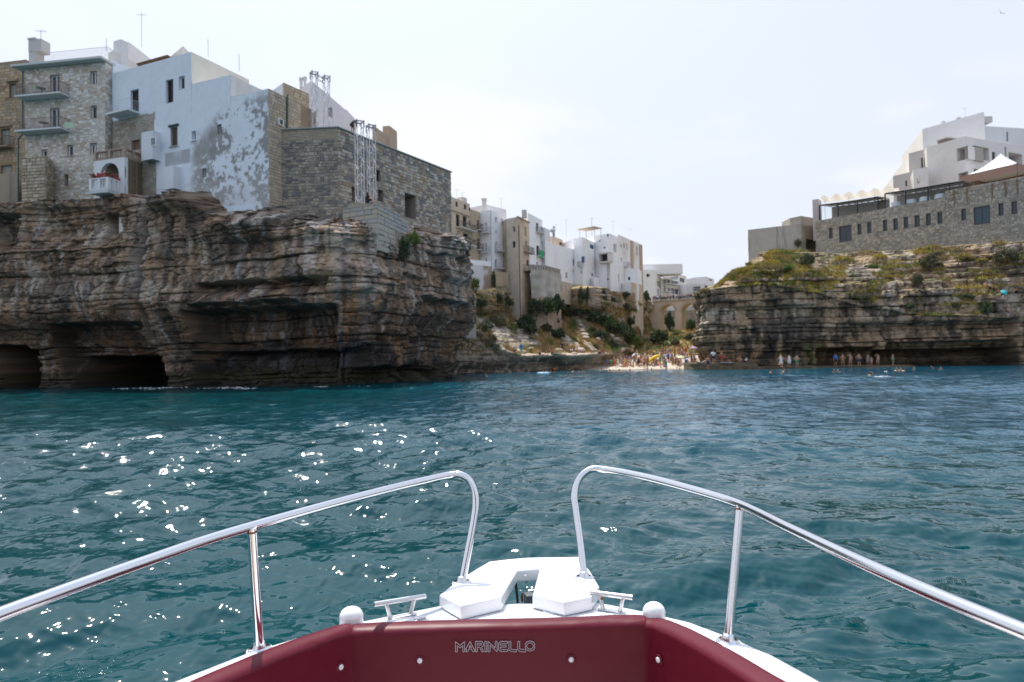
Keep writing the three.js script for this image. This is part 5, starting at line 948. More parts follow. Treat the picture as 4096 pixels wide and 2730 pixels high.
  { const r = sideW.rect(Z2, [1395, 735, 1422, 785]), u = clamp(r.u0, .6, 2.6), g = box(.62, r.y1 - r.y0, .08); g.rotateY(sideW.ry); const p = sideW.P(u + .3, (r.y0 + r.y1) / 2, .05); g.translate(p.x, p.y, p.z); const m = mesh('window', g, frameW, sg), g2 = box(.4, (r.y1 - r.y0) * .75, .08); g2.rotateY(sideW.ry); g2.translate(p.x + sideW.nx * .02, p.y, p.z + sideW.nz * .02); mesh('pane', g2, glassM, m); }
  // white tower behind
  const wt = thing('white_tower_house', 'plain white tower house with stepped roof behind the bastion', 'house'), a0 = pl(Z3(275, 0)[0], 78), a1 = pl(Z3(402, 0)[0], 75), a2 = pl(Z3(672, 0)[0], 84), a3 = pl(Z3(752, 0)[0], 88), V1 = frame(a1, a2), y1 = yAt(...Z3(402, 142), 75), win = V1.rect(Z3, [510, 345, 548, 425]), wc = plaster(.72, .70, .72, 37, .08);
  block(wt, { pts: [a0, a1, a2, pl(Z3(500, 0)[0], 92)], y0: 15, y1, col: wc, step: .4, walls: { 0: {}, 1: { holes: [win] } }, parapet: .3 });
  opening(wt, V1, win, 'shutter', { mat: M(.10, .055, .04) });
  block(wt, { pts: [a2, a3, pl(Z3(700, 0)[0], 94)], y0: 15, y1: yAt(...Z3(690, 375), 84.5), col: wc, step: .6, parapet: .2, name: 'low_wing' });
  for (const [x, y0_, y1_] of [[302, 122, 200], [333, 116, 205]]) { const q = at(...Z3(x, y1_), 77), t = at(...Z3(x, y0_), 77), H = t.y - q.y, c2 = mesh('chimney', join([bar(V(q.x, q.y, q.z), V(q.x, t.y - .25, q.z), .17, 12), bar(V(q.x, t.y - .3, q.z), V(q.x, t.y, q.z), .24, 12)]), M(.62, .62, .62), wt); }
  // tan parapet house
  const tp = thing('tan_parapet_house', 'small tan brick house with a corner chimney behind the bastion', 'house'), c0 = pl(Z3(880, 0)[0], 79), c1 = pl(Z3(1052, 0)[0], 85), CW = frame(c0, c1);
  block(tp, { pts: [c0, c1, pl(Z3(1060, 0)[0], 92), pl(Z3(900, 0)[0], 90)], y0: 15, y1: CW.hit(...Z3(960, 560)).y, col: masonry(.42, .32, .23, 39, .4, .2, .12), step: .2, walls: { 0: {} }, parapet: .2 });
  { const r = CW.rect(Z3, [992, 520, 1052, 680]), p = CW.P((r.u0 + r.u1) / 2, (r.y0 + r.y1) / 2, -.4), g = box(r.u1 - r.u0, r.y1 - r.y0, .9); g.rotateY(CW.ry); g.translate(p.x, p.y, p.z); mesh('chimney', g, M(.44, .33, .23), tp); }
  // truss towers
  const alu = M(.52, .53, .56, .38, { metalness: .85 });
  function truss(px, yTop, yBot, d, w, label, group, turn) {
    const p = at(px, yBot, d), t = at(px, yTop, d), H = t.y - p.y, o = thing('truss_tower', label, 'truss tower', p, group), k = w / 2; o.rotation.y = turn;
    const cs = [[-k, -k], [k, -k], [k, k], [-k, k]];
    for (const [x, z] of cs) mesh('chord', bar(V(x, 0, z), V(x, H, z), .032, 8), alu, o);
    const n = Math.max(4, Math.round(H / (w * 1.25)));
    for (let f = 0; f < 4; f++) { const [ax, az] = cs[f], [bx, bz] = cs[(f + 1) % 4], g = []; for (let i = 0; i < n; i++) { const ya = H * i / n, yb = H * (i + 1) / n, s = (i + f) % 2; g.push(bar(V(s ? ax : bx, ya, s ? az : bz), V(s ? bx : ax, yb, s ? bz : az), .019, 5)); } for (const y of [.04, H / 3, 2 * H / 3, H - .04]) g.push(bar(V(ax, y, az), V(bx, y, bz), .022, 5)); mesh('bracing', join(g), alu, o); }
    mesh('head_frame', join([...cs.map(([x, z], i) => bar(V(x * 1.15, H + .05, z * 1.15), V(cs[(i + 1) % 4][0] * 1.15, H + .05, cs[(i + 1) % 4][1] * 1.15), .045, 6)), ...cs.map(([x, z]) => bar(V(x * 1.15, H - .5, z * 1.15), V(x * 1.15, H + .16, z * 1.15), .035, 6))]), M(.16, .16, .18, .5, { metalness: .5 }), o);
    return { o, top: V(p.x, t.y, p.z) };
  }
  const tz = (x, y) => Z3(x, y);
  truss(tz(763, 0)[0], tz(0, 470)[1], tz(0, 1104)[1], 57.6, .56, 'front aluminium truss tower on the stone pedestal', 'truss towers by the bastion', .6); truss(tz(856, 0)[0], tz(0, 503)[1], tz(0, 1092)[1], 59.6, .56, 'second aluminium truss tower on the pedestal, nearer the bastion wall', 'truss towers by the bastion', .6);
  const ta = truss(tz(407, 0)[0], tz(0, 85)[1], tz(0, 520)[1], 63, .5, 'roof-top truss tower nearest the stone tower block', 'truss towers by the bastion', .6), tb = truss(tz(503, 0)[0], tz(0, 118)[1], tz(0, 515)[1], 67, .5, 'roof-top truss tower in front of the white tower house', 'truss towers by the bastion', .6);
  { const g = [], A = ta.top.clone().add(V(.25, -.05, 0)), B = tb.top.clone().add(V(-.25, -.05, 0)); for (const [dy, dz] of [[0, 0], [-.45, 0], [0, -.4], [-.45, -.4]]) g.push(bar(A.clone().add(V(0, dy, dz)), B.clone().add(V(0, dy, dz)), .03, 6)); for (let i = 0; i < 8; i++) g.push(bar(A.clone().lerp(B, i / 8).add(V(0, i % 2 ? -.45 : 0, 0)), A.clone().lerp(B, (i + 1) / 8).add(V(0, i % 2 ? 0 : -.45, 0)), .018, 5)); single('truss_beam', 'aluminium truss beam joining the two roof-top towers', 'truss', join(g), alu); }
}

// ---------------------------------------------------------------- town along the ravine
const white = (seed, d = .14) => plaster(.84, .84, .85, seed, d, .62, .57, .52), tanC = (seed) => plaster(.60, .48, .36, seed, .25, .34, .26, .18);
const KT = 1.1, ZB = zoom(2550, 1050, 5.2267);
function townHouse(name, label, Z, corners, topPt, o = {}) { // corners: [zoom x, depth]; faces run between them
  corners = corners.map(([x, d]) => [x, d * (Z === ZB ? 1.04 : KT)]); const pts = corners.map(([x, d]) => pl(Z(x, 0)[0], d)), ti = o.topAt ?? 0, y1 = yAt(...Z(...topPt), corners[ti][1]), h = thing(name, label, 'house', V(0, 0, 0), o.group), n = pts.length;
  const fr = []; for (let i = 0; i + 1 < n; i++) fr.push(frame(pts[i], pts[i + 1]));
  const last = pts[n - 1], first = pts[0], bk = o.back || 7, walls = {}, wins = [];
  for (let i = 0; i < fr.length; i++) walls[i] = { holes: [], col: o.cols && o.cols[i] };
  for (const [f, q, style, opt] of o.win || []) { const r = fr[f].rect(Z, q); r.deep = opt && opt.deep; walls[f].holes.push(r); wins.push([f, r, style || 'window', opt || {}]); }
  const b = block(h, { pts: [...pts, { x: last.x - 1.5, z: last.z - bk }, { x: first.x - 2.5, z: first.z - bk }], y0: o.y0 ?? 7, y1, col: o.col || white(o.seed || 3), step: .35, rel: .05, walls, parapet: .35 });
  for (const [f, r, s, opt] of wins) opening(h, fr[f], r, s, { single: r.u1 - r.u0 < 1, ...opt });
  for (const [f, q, dep, opt] of o.balc || []) { const r = fr[f].rect(Z, q); balcony(h, fr[f], r.u0, r.u1, r.y0, dep, { gap: .22, r: .024, h: 1, rail: M(.1, .09, .09, .5), ...opt }); }
  if (o.extra) o.extra(h, fr, y1);
  return { h, fr, y1 };
}
{
  const green = M(.018, .03, .035, .6), gsh = { mat: green }, bsh = { mat: M(.02, .13, .36, .5) }, brown = { mat: M(.07, .05, .045, .6) }, G = 'houses lining the ravine', wb = { mat: M(.6, .58, .55), rail: M(.5, .48, .47, .5) };
  townHouse('tan_town_house', 'beige town house with dark green shutters next to the bastion', Z6, [[-60, 103], [250, 110.5]], [250, 190], { topAt: 1, group: G, col: tanC(41), seed: 41, win: [[0, [62, 165, 90, 222], 'shutter', gsh], [0, [158, 195, 188, 252], 'shutter', gsh], [0, [215, 232, 232, 272], 'shutter', gsh], [0, [68, 310, 110, 445], 'shutter', gsh], [0, [145, 330, 190, 465], 'shutter', gsh], [0, [215, 380, 232, 432], 'shutter', gsh], [0, [150, 525, 208, 655], 'shutter', gsh], [0, [212, 570, 232, 640], 'shutter', gsh], [0, [85, 500, 110, 530], 'window']], balc: [[0, [70, 430, 252, 478], 1.0], [0, [120, 610, 252, 655], 1.0]], extra: (h, fr, y) => { const g = box(1.4, 1, 1.2), p = fr[0].P(fr[0].len - 1, y + .5, -1); g.rotateY(fr[0].ry); g.translate(p.x, p.y, p.z); mesh('roof_tank', g, M(.6, .58, .56), h); const c = box(fr[0].len, .12, .25), q = fr[0].P(fr[0].len / 2, fr[0].hit(...Z6(150, 305)).y, .1); c.rotateY(fr[0].ry); c.translate(q.x, q.y, q.z); mesh('string_course', c, M(.5, .4, .29), h); } });
  townHouse('brown_town_house', 'narrow brown town house between the beige and white houses', Z6, [[250, 110.6], [360, 113]], [300, 246], { group: G, col: plaster(.48, .37, .26, 43, .3, .33, .25, .17), win: [[0, [310, 375, 332, 480], 'shutter', brown], [0, [312, 585, 338, 710], 'shutter', brown]], balc: [[0, [304, 440, 346, 485], .7], [0, [304, 660, 360, 712], .7]] });
  townHouse('white_town_house', 'tall white town house with tall windows and many small balconies', Z6, [[360, 113.4], [480, 112.2], [665, 115.6]], [480, 256], { topAt: 1, group: G, seed: 45, win: [[0, [400, 402, 420, 512]], [0, [398, 632, 420, 742]], [0, [400, 805, 422, 855]], [1, [515, 338, 535, 402]], [1, [585, 358, 603, 420]], [1, [515, 490, 533, 530]], [1, [603, 515, 618, 555]], [1, [515, 622, 537, 725]], [1, [600, 615, 622, 735]], [1, [515, 820, 543, 925]], [1, [603, 850, 632, 955], 'door', { frame: frameD }]], balc: [[0, [382, 470, 462, 520], .9, wb], [0, [382, 700, 462, 745], .9, wb], [1, [505, 690, 668, 735], 1.0, wb], [1, [505, 880, 600, 928], 1.0, wb], [1, [606, 910, 668, 960], 1.0, wb]], extra: (h, fr, y) => { const p = fr[1].P(2, y, -3); mesh('chimney', join([box(.8, 2.6, .8, p.x, y + 1.3, p.z), box(1.0, .3, 1.0, p.x, y + 2.7, p.z)]), M(.6, .56, .52), h); const g = box(6, 2.2, 4), q = fr[1].P(5, y + .6, -4.5); g.rotateY(fr[1].ry); g.translate(q.x, q.y, q.z); mesh('roof_room', g, M(.68, .68, .69), h); mesh('drain_pipe', bar(fr[1].P(.1, 12, .12), fr[1].P(.1, y, .12), .07, 6), M(.5, .52, .55), h); } });
  townHouse('tan_tower_house', 'tall tan stone tower house reaching down to the slope', Z6, [[667, 112.9], [797, 111.4], [925, 116.2]], [797, 336], { topAt: 1, group: G, y0: 8.5, cols: [masonry(.52, .46, .39, 47, .5, .28, .12), masonry(.62, .48, .35, 48, .5, .28, .16)], col: masonry(.43, .34, .25, 47, .5, .28, .14), win: [[0, [715, 445, 745, 512]], [0, [715, 615, 745, 688], 'window', { frame: frameD }], [1, [850, 452, 872, 560]], [1, [858, 612, 878, 700]], [1, [873, 830, 902, 900], 'shutter', { mat: M(.02, .07, .05) }], [1, [857, 1090, 872, 1130], 'hole']], balc: [[1, [842, 700, 922, 745], .8, { mat: M(.4, .34, .28) }], [1, [838, 905, 945, 960], 1.0, { mat: M(.4, .33, .26) }]], extra: (h, fr, y) => { mesh('drain_pipe', bar(fr[1].P(.25, 6, .12), fr[1].P(.25, y - 1.5, .12), .09, 6), M(.16, .13, .11), h); mesh('cornice', (() => { const g = box(fr[1].len + .3, .2, .4), p = fr[1].P(fr[1].len / 2, y, 0); g.rotateY(fr[1].ry); g.translate(p.x, p.y, p.z); return g; })(), M(.42, .33, .24), h); const p = fr[0].P(3, y, -1.5); mesh('chimney', box(.9, 1.4, .7, p.x, y + .7, p.z), M(.55, .5, .44), h); } });  // right face warmer and lighter than the left: sunlit tone painted into the masonry
  townHouse('white_corner_house', 'white house with brown shutters beside the tan tower', Z6, [[880, 119.5], [915, 117.4], [1079, 124]], [915, 290], { topAt: 1, group: G, seed: 49, win: [[1, [982, 408, 1012, 518], 'shutter', brown], [1, [1038, 450, 1062, 515], 'shutter', brown], [1, [985, 668, 1022, 785], 'shutter', brown], [1, [985, 850, 1008, 905]]], balc: [[1, [978, 470, 1055, 520], .8, wb], [1, [985, 735, 1045, 788], .8]] });
  townHouse('low_white_house', 'low white house with a stepped parapet in the row', Z6, [[1060, 124], [1105, 122.6], [1212, 127.5], [1440, 134]], [1212, 650], { topAt: 2, group: G, seed: 51, win: [[1, [1193, 810, 1211, 885]], [2, [1400, 820, 1422, 893]], [2, [1395, 938, 1410, 975]], [2, [1320, 970, 1343, 1040]]], extra: (h, fr, y) => { const g = box(fr[1].len * .55, 2.6, .5), p = fr[1].P(fr[1].len * .28, y + 1.2, -.3); g.rotateY(fr[1].ry); g.translate(p.x, p.y, p.z); mesh('raised_parapet', g, M(.7, .7, .715), h); } });
  townHouse('tan_roof_house', 'little tan house peeking over the low white house', Z6, [[1100, 134], [1205, 134], [1312, 138]], [1205, 560], { topAt: 1, group: G, col: tanC(53), y0: 18, win: [[1, [1248, 625, 1283, 662], 'shutter', brown]], back: 5, extra: (h, fr, y) => { const p = fr[1].P(.2, y, 0); mesh('chimney', box(.35, 2.2, .35, p.x, y + 1.1, p.z), M(.08, .07, .06), h); const d = new THREE.SphereGeometry(.7, 14, 8, 0, 6.3, 0, .9); d.rotateX(1.2); const q = at(...Z6(1170, 505), 131); d.translate(q.x, q.y, q.z); mesh('satellite_dish', d, M(.5, .5, .52), h); mesh('dish_pole', bar(q.clone().setY(q.y - 2.4), q, .05), M(.3, .3, .3), h); } });
  townHouse('white_blue_house', 'white house with bright blue shutters and a barred balcony', Z6, [[1440, 133.4], [1535, 132], [1674, 138.5]], [1535, 568], { topAt: 1, group: G, seed: 55, win: [[1, [1597, 655, 1645, 702], 'shutter', bsh], [0, [1497, 787, 1534, 860], 'shutter', bsh], [1, [1650, 815, 1670, 910], 'shutter', brown], [0, [1490, 955, 1507, 990]], [1, [1610, 980, 1640, 1015]]], balc: [[0, [1480, 855, 1534, 905], 1.0]], extra: (h, fr, y) => { mesh('drain_pipe', bar(fr[1].P(fr[1].len - .2, 10, .12), fr[1].P(fr[1].len - .2, y, .12), .07), M(.55, .57, .6), h); const g = box(4.5, .12, 3), p = fr[0].P(2, y + 2.2, -3); g.rotateY(fr[0].ry); g.translate(p.x, p.y, p.z); mesh('roof_pergola', g, M(.5, .4, .28), h); for (const [a, b] of [[0, -2], [4, -2], [0, -4.3], [4, -4.3]]) { const q = fr[0].P(a, y - .4, b); mesh('pergola_post', bar(q, q.clone().setY(y + 2.2), .06), M(.5, .4, .28), h); } } });
  townHouse('white_loggia_house', 'white house with a boxed-out loggia and a sloping buttress', Z7, [[193, 138.6], [330, 136.4], [405, 140.5]], [330, 300], { topAt: 1, group: G, seed: 57, win: [[0, [285, 306, 303, 330], 'shutter', bsh], [0, [215, 362, 228, 376], 'hole'], [0, [255, 420, 272, 436], 'hole'], [1, [345, 395, 374, 470], 'shutter', { mat: M(.6, .6, .62) }], [0, [278, 700, 303, 720]], [1, [388, 670, 404, 740], 'shutter', bsh]], extra: (h, fr, y) => {
    const W = fr[0], r = W.rect(Z7, [255, 485, 330, 565]), r2 = W.rect(Z7, [268, 500, 330, 560]), w = r.u1 - r.u0, put = (g, o) => { g.rotateY(W.ry); const p = W.P((r.u0 + r.u1) / 2, (r.y0 + r.y1) / 2, o); g.translate(p.x, p.y, p.z); return g; }, H = r.y1 - r.y0;
    mesh('loggia_box', put(join([box(w + .6, .3, 1.9, 0, H / 2), box(w + .6, .35, 1.9, 0, -H / 2), box(.3, H, 1.9, -w / 2 - .15), box(.3, H, 1.9, w / 2 + .15)]), .9), M(.66, .63, .60), h); mesh('opening', put(box(w, H, .1), .3), M(.05, .055, .05), h);  // near-black panel fills the loggia, painting the shade inside into its colour
    const bz = wallGeo(frame(W.P(W.rect(Z7, [240, 600, 350, 800]).u0, 0, .9), W.P(W.len - .3, 0, .9)), { y0: 9, y1: r.y0 - .3, col: white(59, .2), step: .5 }); mesh('buttress', bz, VC(), h); } });
  townHouse('white_end_house', 'last white house of the row with brown pilasters above the ravine', Z7, [[405, 140.8], [498, 146.5], [600, 153]], [405, 308], { group: G, seed: 61, col: plaster(.78, .76, .74, 61, .35, .5, .4, .32), win: [[0, [405, 395, 417, 425]], [0, [434, 390, 447, 432]], [0, [461, 395, 473, 450]], [1, [549, 420, 562, 500], 'shutter', { mat: M(.42, .36, .3) }], [1, [575, 440, 590, 500], 'shutter', { mat: M(.42, .36, .3) }], [0, [411, 520, 422, 558]], [1, [510, 520, 524, 560]]], balc: [[0, [436, 560, 470, 600], .8, wb]], extra: (h, fr, y) => { for (const [f, x] of [[1, 508], [1, 588]]) { const r = fr[f].rect(Z7, [x - 10, 380, x + 10, 600]), g = box(r.u1 - r.u0, 12, .3), p = fr[f].P((r.u0 + r.u1) / 2, y - 6.2, .1); g.rotateY(fr[f].ry); g.translate(p.x, p.y, p.z); mesh('pilaster', g, M(.45, .34, .25), h); } } });
  townHouse('white_annex', 'low white annex with a tan flank under the end house', Z7, [[445, 141.5], [515, 139.8], [618, 147]], [515, 735], { topAt: 1, group: G, y0: 7, seed: 63, cols: [white(63, .2), tanC(64)], win: [[1, [570, 770, 583, 820], 'hole']] });
  townHouse('white_terrace_annex', 'small white terraced annex with a railing under the end house', Z7, [[460, 144], [568, 142.8], [612, 148]], [568, 612], { topAt: 1, group: G, y0: 13, seed: 65, win: [[0, [475, 690, 495, 720], 'hole']] });
  townHouse('white_box_annex', 'little white box annex at the foot of the blue-shuttered house', Z7, [[138, 136.5], [182, 134], [242, 137.5]], [182, 690], { topAt: 1, group: G, y0: 7, seed: 67 });
  // retaining walls and the crenellated terrace
  const terr = thing('terrace_wall', 'grey rendered terrace wall with a pierced parapet below the white houses', 'wall'), TA = pl(Z6(938, 0)[0], 112.6 * KT), TB = pl(Z6(1110, 0)[0], 114 * KT), TC = pl(Z6(1280, 0)[0], 119.5 * KT), Wt = frame(TA, TB), Wu = frame(TB, TC), tty = Wt.hit(...Z6(1040, 942)).y, tc = plaster(.46, .42, .37, 71, .5, .28, .24, .2);
  block(terr, { pts: [TA, TB, TC, pl(Z6(1100, 0)[0], 124 * KT)], y0: 7, y1: tty, col: (u, y, c) => { tc(u, y, c); const e = Wt.hit(...Z6(1100, 1250)).y + 1.2 * (fbm(u * .5, 2, 0, 3) - .5); if (y < e) { const v = .6 + .8 * fbm(u * 1.5, y * 1.5, 5, 4); c[0] = .36 * v; c[1] = .27 * v; c[2] = .2 * v; } }, step: .25, rel: .5, walls: { 0: {}, 1: {} }, parapet: .1 });
  for (const W of [Wt, Wu]) { const n = Math.round(W.len / .55); for (let i = 0; i < n; i++) { const g = box(.3, .75, .3), p = W.P((i + .5) * W.len / n, tty + .37, -.2); g.rotateY(W.ry); g.translate(p.x, p.y, p.z); mesh('merlon', g, M(.35, .32, .28), terr); } const g = box(W.len, .15, .36), p = W.P(W.len / 2, tty + .82, -.2); g.rotateY(W.ry); g.translate(p.x, p.y, p.z); mesh('parapet_rail', g, M(.36, .33, .29), terr); }
  const ret = (name, label, x0, d0, x1, d1, yT, yB, col) => { const A = pl(Z6(x0, 0)[0], d0 * KT), B = pl(Z6(x1, 0)[0], d1 * KT), W = frame(A, B); const t = thing(name, label, 'wall'); block(t, { pts: [A, B, back_(B, W, 3), back_(A, W, 3)], y0: W.hit(...Z6((x0 + x1) / 2, yB)).y - 2, y1: W.hit(...Z6((x0 + x1) / 2, yT)).y, col, step: .25, rel: .12, walls: { 0: {} }, parapet: .1 }); };
  ret('retaining_wall', 'peeling white and brown retaining wall below the tall white house', 170, 107, 490, 110.5, 890, 1200, (u, y, c) => { c[0] = .36; c[1] = .28; c[2] = .21; mixc(c, .62, .6, .6, ss(.46, .56, fbm(u * .4, y * .25, 73, 4))); mixc(c, .2, .14, .1, .7 * ss(.55, .66, fbm(u * .9, y * .5, 75, 4))); });
  ret('retaining_wall', 'plain tan retaining wall below the tall white house balconies', 492, 110.4, 680, 112.2, 965, 1220, plaster(.42, .32, .22, 77, .5, .26, .16, .1));
  ret('retaining_wall', 'short tan stone wall beside the pierced parapet terrace', 1270, 121, 1400, 126, 1085, 1220, masonry(.50, .40, .30, 79, .5, .3, .15));
  ret('white_parapet_wall', 'white wall with a coloured trim below the brown town house', 190, 107.5, 480, 111, 835, 930, white(81, .15));
  // rooftop masts
  for (const [Z, x, y0, y1, d, l] of [[Z6, 78, 20, 120, 106, 'mast above the beige town house'], [Z6, 140, 60, 135, 108, 'short mast at the beige house roof tank'], [Z6, 585, 120, 240, 116, 'antenna over the tall white town house'], [Z6, 1203, 420, 500, 133, 'thin antenna near the satellite dish'], [Z6, 1328, 360, 575, 136, 'tall thin mast over the low white house'], [Z6, 1625, 340, 575, 138, 'tall thin mast over the blue-shuttered house'], [Z7, 150, 155, 320, 141, 'mast behind the loggia house roof'], [Z7, 345, 185, 305, 142, 'mast on the loggia house roof'], [Z7, 490, 255, 330, 149, 'antenna on the end house roof']]) { const a = at(...Z(x, y1), d * KT), b = at(...Z(x, y0), d * KT); antenna(a, b.y - a.y, l); }
  { const p = at(...Z6(200, 1560), 97), q = at(...Z6(200, 1215), 97), g = box(1.9, q.y - p.y + 2, 1.6, p.x, (q.y + p.y) / 2 - 1, p.z, .5); single('concrete_pillar', 'rough grey concrete pillar on the rocks behind the headland tip', 'pillar', g, M(.34, .31, .28)); }
  // washing on the white corner house
  { const W = frame(pl(Z6(1000, 0)[0], 119 * KT), pl(Z6(1060, 0)[0], 121.5 * KT)), q = W.hit(...Z6(1025, 765)), g = new THREE.BoxGeometry(.8, 1.3, .05, 6, 8, 1); const P = g.attributes.position; for (let i = 0; i < P.count; i++) P.setZ(i, P.getZ(i) + .05 * Math.sin(P.getX(i) * 14)); const p = W.P(q.u, q.y, .3); g.translate(p.x, p.y, p.z); single('hanging_towel', 'bright green towel hung on the white corner house balcony', 'towel', g, M(.05, .42, .16)); }
}
// ---------------------------------------------------------------- bridge and the buildings behind it
{
  const A = pl(2560, 192), uA = -28 * Math.PI / 180, B = { x: A.x + Math.cos(uA) * 40, z: A.z - Math.sin(uA) * 40 }, W = frame(A, B), h = thing('stone_bridge', 'arched stone road bridge spanning the ravine', 'bridge');
  const H = (x, y) => W.hit(...ZB(x, y)), deck = H(760, 812).y, c1 = [H(500, 1000), H(765, 1000)], c2u0 = H(920, 1000).u, pierL = H(785, 1000).u, crown1 = H(630, 878).y, crown2 = H(1110, 848).y;
  const r1 = (pierL - H(490, 1000).u) / 2, m1 = pierL - r1 - .02, r2 = r1 * 1.15, m2 = c2u0 + r2, base = 5.5;
  const s = new THREE.Shape(); s.moveTo(-6, base); const archS = (m, r, top) => { s.lineTo(m - r, base); s.lineTo(m - r, top - r); s.absarc(m, top - r, r, Math.PI, 0, true); s.lineTo(m + r, base); };
  archS(m1, r1, crown1); archS(m2, r2, crown2); s.lineTo(W.len, base); s.lineTo(W.len, deck); s.lineTo(-6, deck); s.closePath();
  const put = (g, o = 0) => { g.rotateY(W.ry); const p = W.P(0, 0, o); g.translate(p.x, 0, p.z); return g; };
  const dep = 5; mesh('masonry', put(new THREE.ExtrudeGeometry(s, { depth: dep, bevelEnabled: false, curveSegments: 24 }), -dep), M(.55, .45, .35), h);
  for (const [m, r, top] of [[m1, r1, crown1], [m2, r2, crown2]]) { const n = 26; for (let i = 0; i < n; i++) { const a0 = Math.PI * i / n + .012, a1 = Math.PI * (i + 1) / n - .012, v = new THREE.Shape([[r - .03, a0], [r + .62, a0], [r + .62, a1], [r - .03, a1]].map(([q, a]) => new THREE.Vector2(m + q * Math.cos(a), top - r + q * Math.sin(a)))); mesh('voussoir', put(new THREE.ExtrudeGeometry(v, { depth: .2, bevelEnabled: false }), -.12), i % 2 ? M(.50, .41, .33) : M(.46, .375, .295), h); } }
  mesh('cornice', put(box(W.len + 6, .35, .5, W.len / 2 - 3, deck + .17, -.05)), M(.38, .30, .23), h); mesh('roadway', put(box(W.len + 6, .2, dep - .6, W.len / 2 - 3, deck + .1, -dep / 2)), M(.2, .19, .18), h);
  const g = []; for (let u = -5.5; u < W.len; u += .5) g.push(bar(V(u, deck + .34, -.1), V(u, deck + 1.35, -.1), .03, 4)); g.push(bar(V(-6, deck + 1.35, -.1), V(W.len, deck + 1.35, -.1), .04, 5), bar(V(-6, deck + .8, -.1), V(W.len, deck + .8, -.1), .03, 5)); mesh('railing', put(join(g)), M(.06, .06, .065, .5), h);
  globalThis.bridgeW = { W, deck: deck + .2 };
  const Gf = 'modern houses beyond the bridge', fw = (seed) => plaster(.74, .735, .72, seed, .05);
  townHouse('white_block_house', 'plain white block house beyond the bridge', ZB, [[60, 203], [140, 198], [408, 199], [560, 212]], [140, 152], { topAt: 1, group: Gf, col: fw(91), y0: 14, win: [[1, [190, 240, 262, 305], 'hole', { deep: 1 }], [2, [410, 395, 470, 520], 'hole', { deep: 1.2 }], [2, [415, 555, 450, 715], 'hole', { deep: 1 }]], extra: (hh, fr, y) => { const g = box(13, 3, 8), q = at(...ZB(450, 215), 214); g.translate(q.x, y + .6, q.z); mesh('upper_storey', g, M(.73, .73, .74), hh); } });
  townHouse('balcony_house', 'white modern house with stacked glazed balconies beyond the bridge', ZB, [[520, 206], [700, 208], [870, 211]], [700, 345], { topAt: 1, group: Gf, col: fw(93), y0: 14, win: [[0, [550, 340, 610, 440], 'hole', { deep: 1.2 }], [0, [555, 490, 590, 600], 'hole', { deep: 1 }], [0, [620, 360, 690, 470], 'window'], [0, [640, 530, 680, 590]], [1, [720, 390, 850, 450], 'window', { frame: frameW }], [1, [710, 545, 865, 665], 'window', { frame: frameW }]], balc: [[0, [525, 410, 695, 450], 1.3, { mat: M(.7, .7, .7), rail: M(.4, .42, .45) }], [0, [540, 570, 690, 610], 1.3, { mat: M(.7, .7, .7), rail: M(.3, .3, .32) }], [1, [705, 430, 868, 475], 1.4, { mat: M(.7, .7, .7), rail: M(.5, .52, .55) }]] });
  townHouse('beige_block_house', 'beige flat-roofed block beyond the bridge with a wide window band', ZB, [[630, 222], [868, 219], [1056, 227]], [868, 236], { topAt: 1, group: Gf, col: plaster(.55, .52, .48, 95, .05), y0: 14, win: [[0, [700, 305, 850, 345], 'window', { frame: frameW, pane: M(.2, .32, .4, .1) }], [1, [885, 330, 985, 415], 'window', { frame: frameD }], [1, [955, 475, 990, 560], 'window', { frame: frameD }]] });
  townHouse('grey_block_house', 'low grey block with dark strip windows beyond the bridge', ZB, [[1062, 216], [1340, 214], [1600, 222]], [1340, 445], { topAt: 1, group: Gf, col: plaster(.62, .615, .61, 97, .05), y0: 12, win: [[0, [1165, 505, 1320, 610], 'window', { frame: frameD, deep: .6 }], [0, [1168, 650, 1262, 712], 'window', { frame: frameD, deep: .6 }], [1, [1400, 480, 1470, 545], 'window', { frame: frameD }]], balc: [[0, [1160, 580, 1325, 612], 1.0, { mat: M(.6, .6, .6), rail: M(.5, .5, .5) }]] });
  townHouse('white_upper_block', 'pale upper block rising behind the grey block beyond the bridge', ZB, [[1236, 232], [1460, 230], [1640, 238]], [1460, 298], { topAt: 1, group: Gf, col: plaster(.66, .655, .66, 99, .04), y0: 16, win: [[1, [1505, 355, 1560, 385], 'hole']] });
  { const q = at(...ZB(1180, 965), 200), w = thing('white_canopy', 'low white canopy seen through the large bridge arch', 'canopy', V(q.x, q.y - 1, q.z)); const g = new THREE.CylinderGeometry(4, 4, 9, 24, 1, true, -.7, 1.4); g.rotateZ(Math.PI / 2); g.rotateX(-Math.PI / 2 + Math.PI); g.translate(0, -3, 0); mesh('roof_sheet', g, M(.75, .75, .74, .6, { side: 2 }), w); for (const x of [-4, 4]) mesh('post', bar(V(x, -6, 1), V(x, .3, 1), .1), M(.4, .4, .4), w); }
  { const A2 = pl(2640, 206), B2 = pl(2860, 206), Wb = frame(A2, B2); const t = thing('garden_wall', 'rough stone garden wall across the ravine behind the bridge', 'wall'); block(t, { pts: [A2, B2, back_(B2, Wb, 4), back_(A2, Wb, 4)], y0: 6, y1: Wb.hit(...ZB(1150, 1000)).y, col: masonry(.33, .29, .24, 101, .6, .35, .3), step: .4, rel: .2, walls: { 0: {} }, parapet: .1 }); }
}
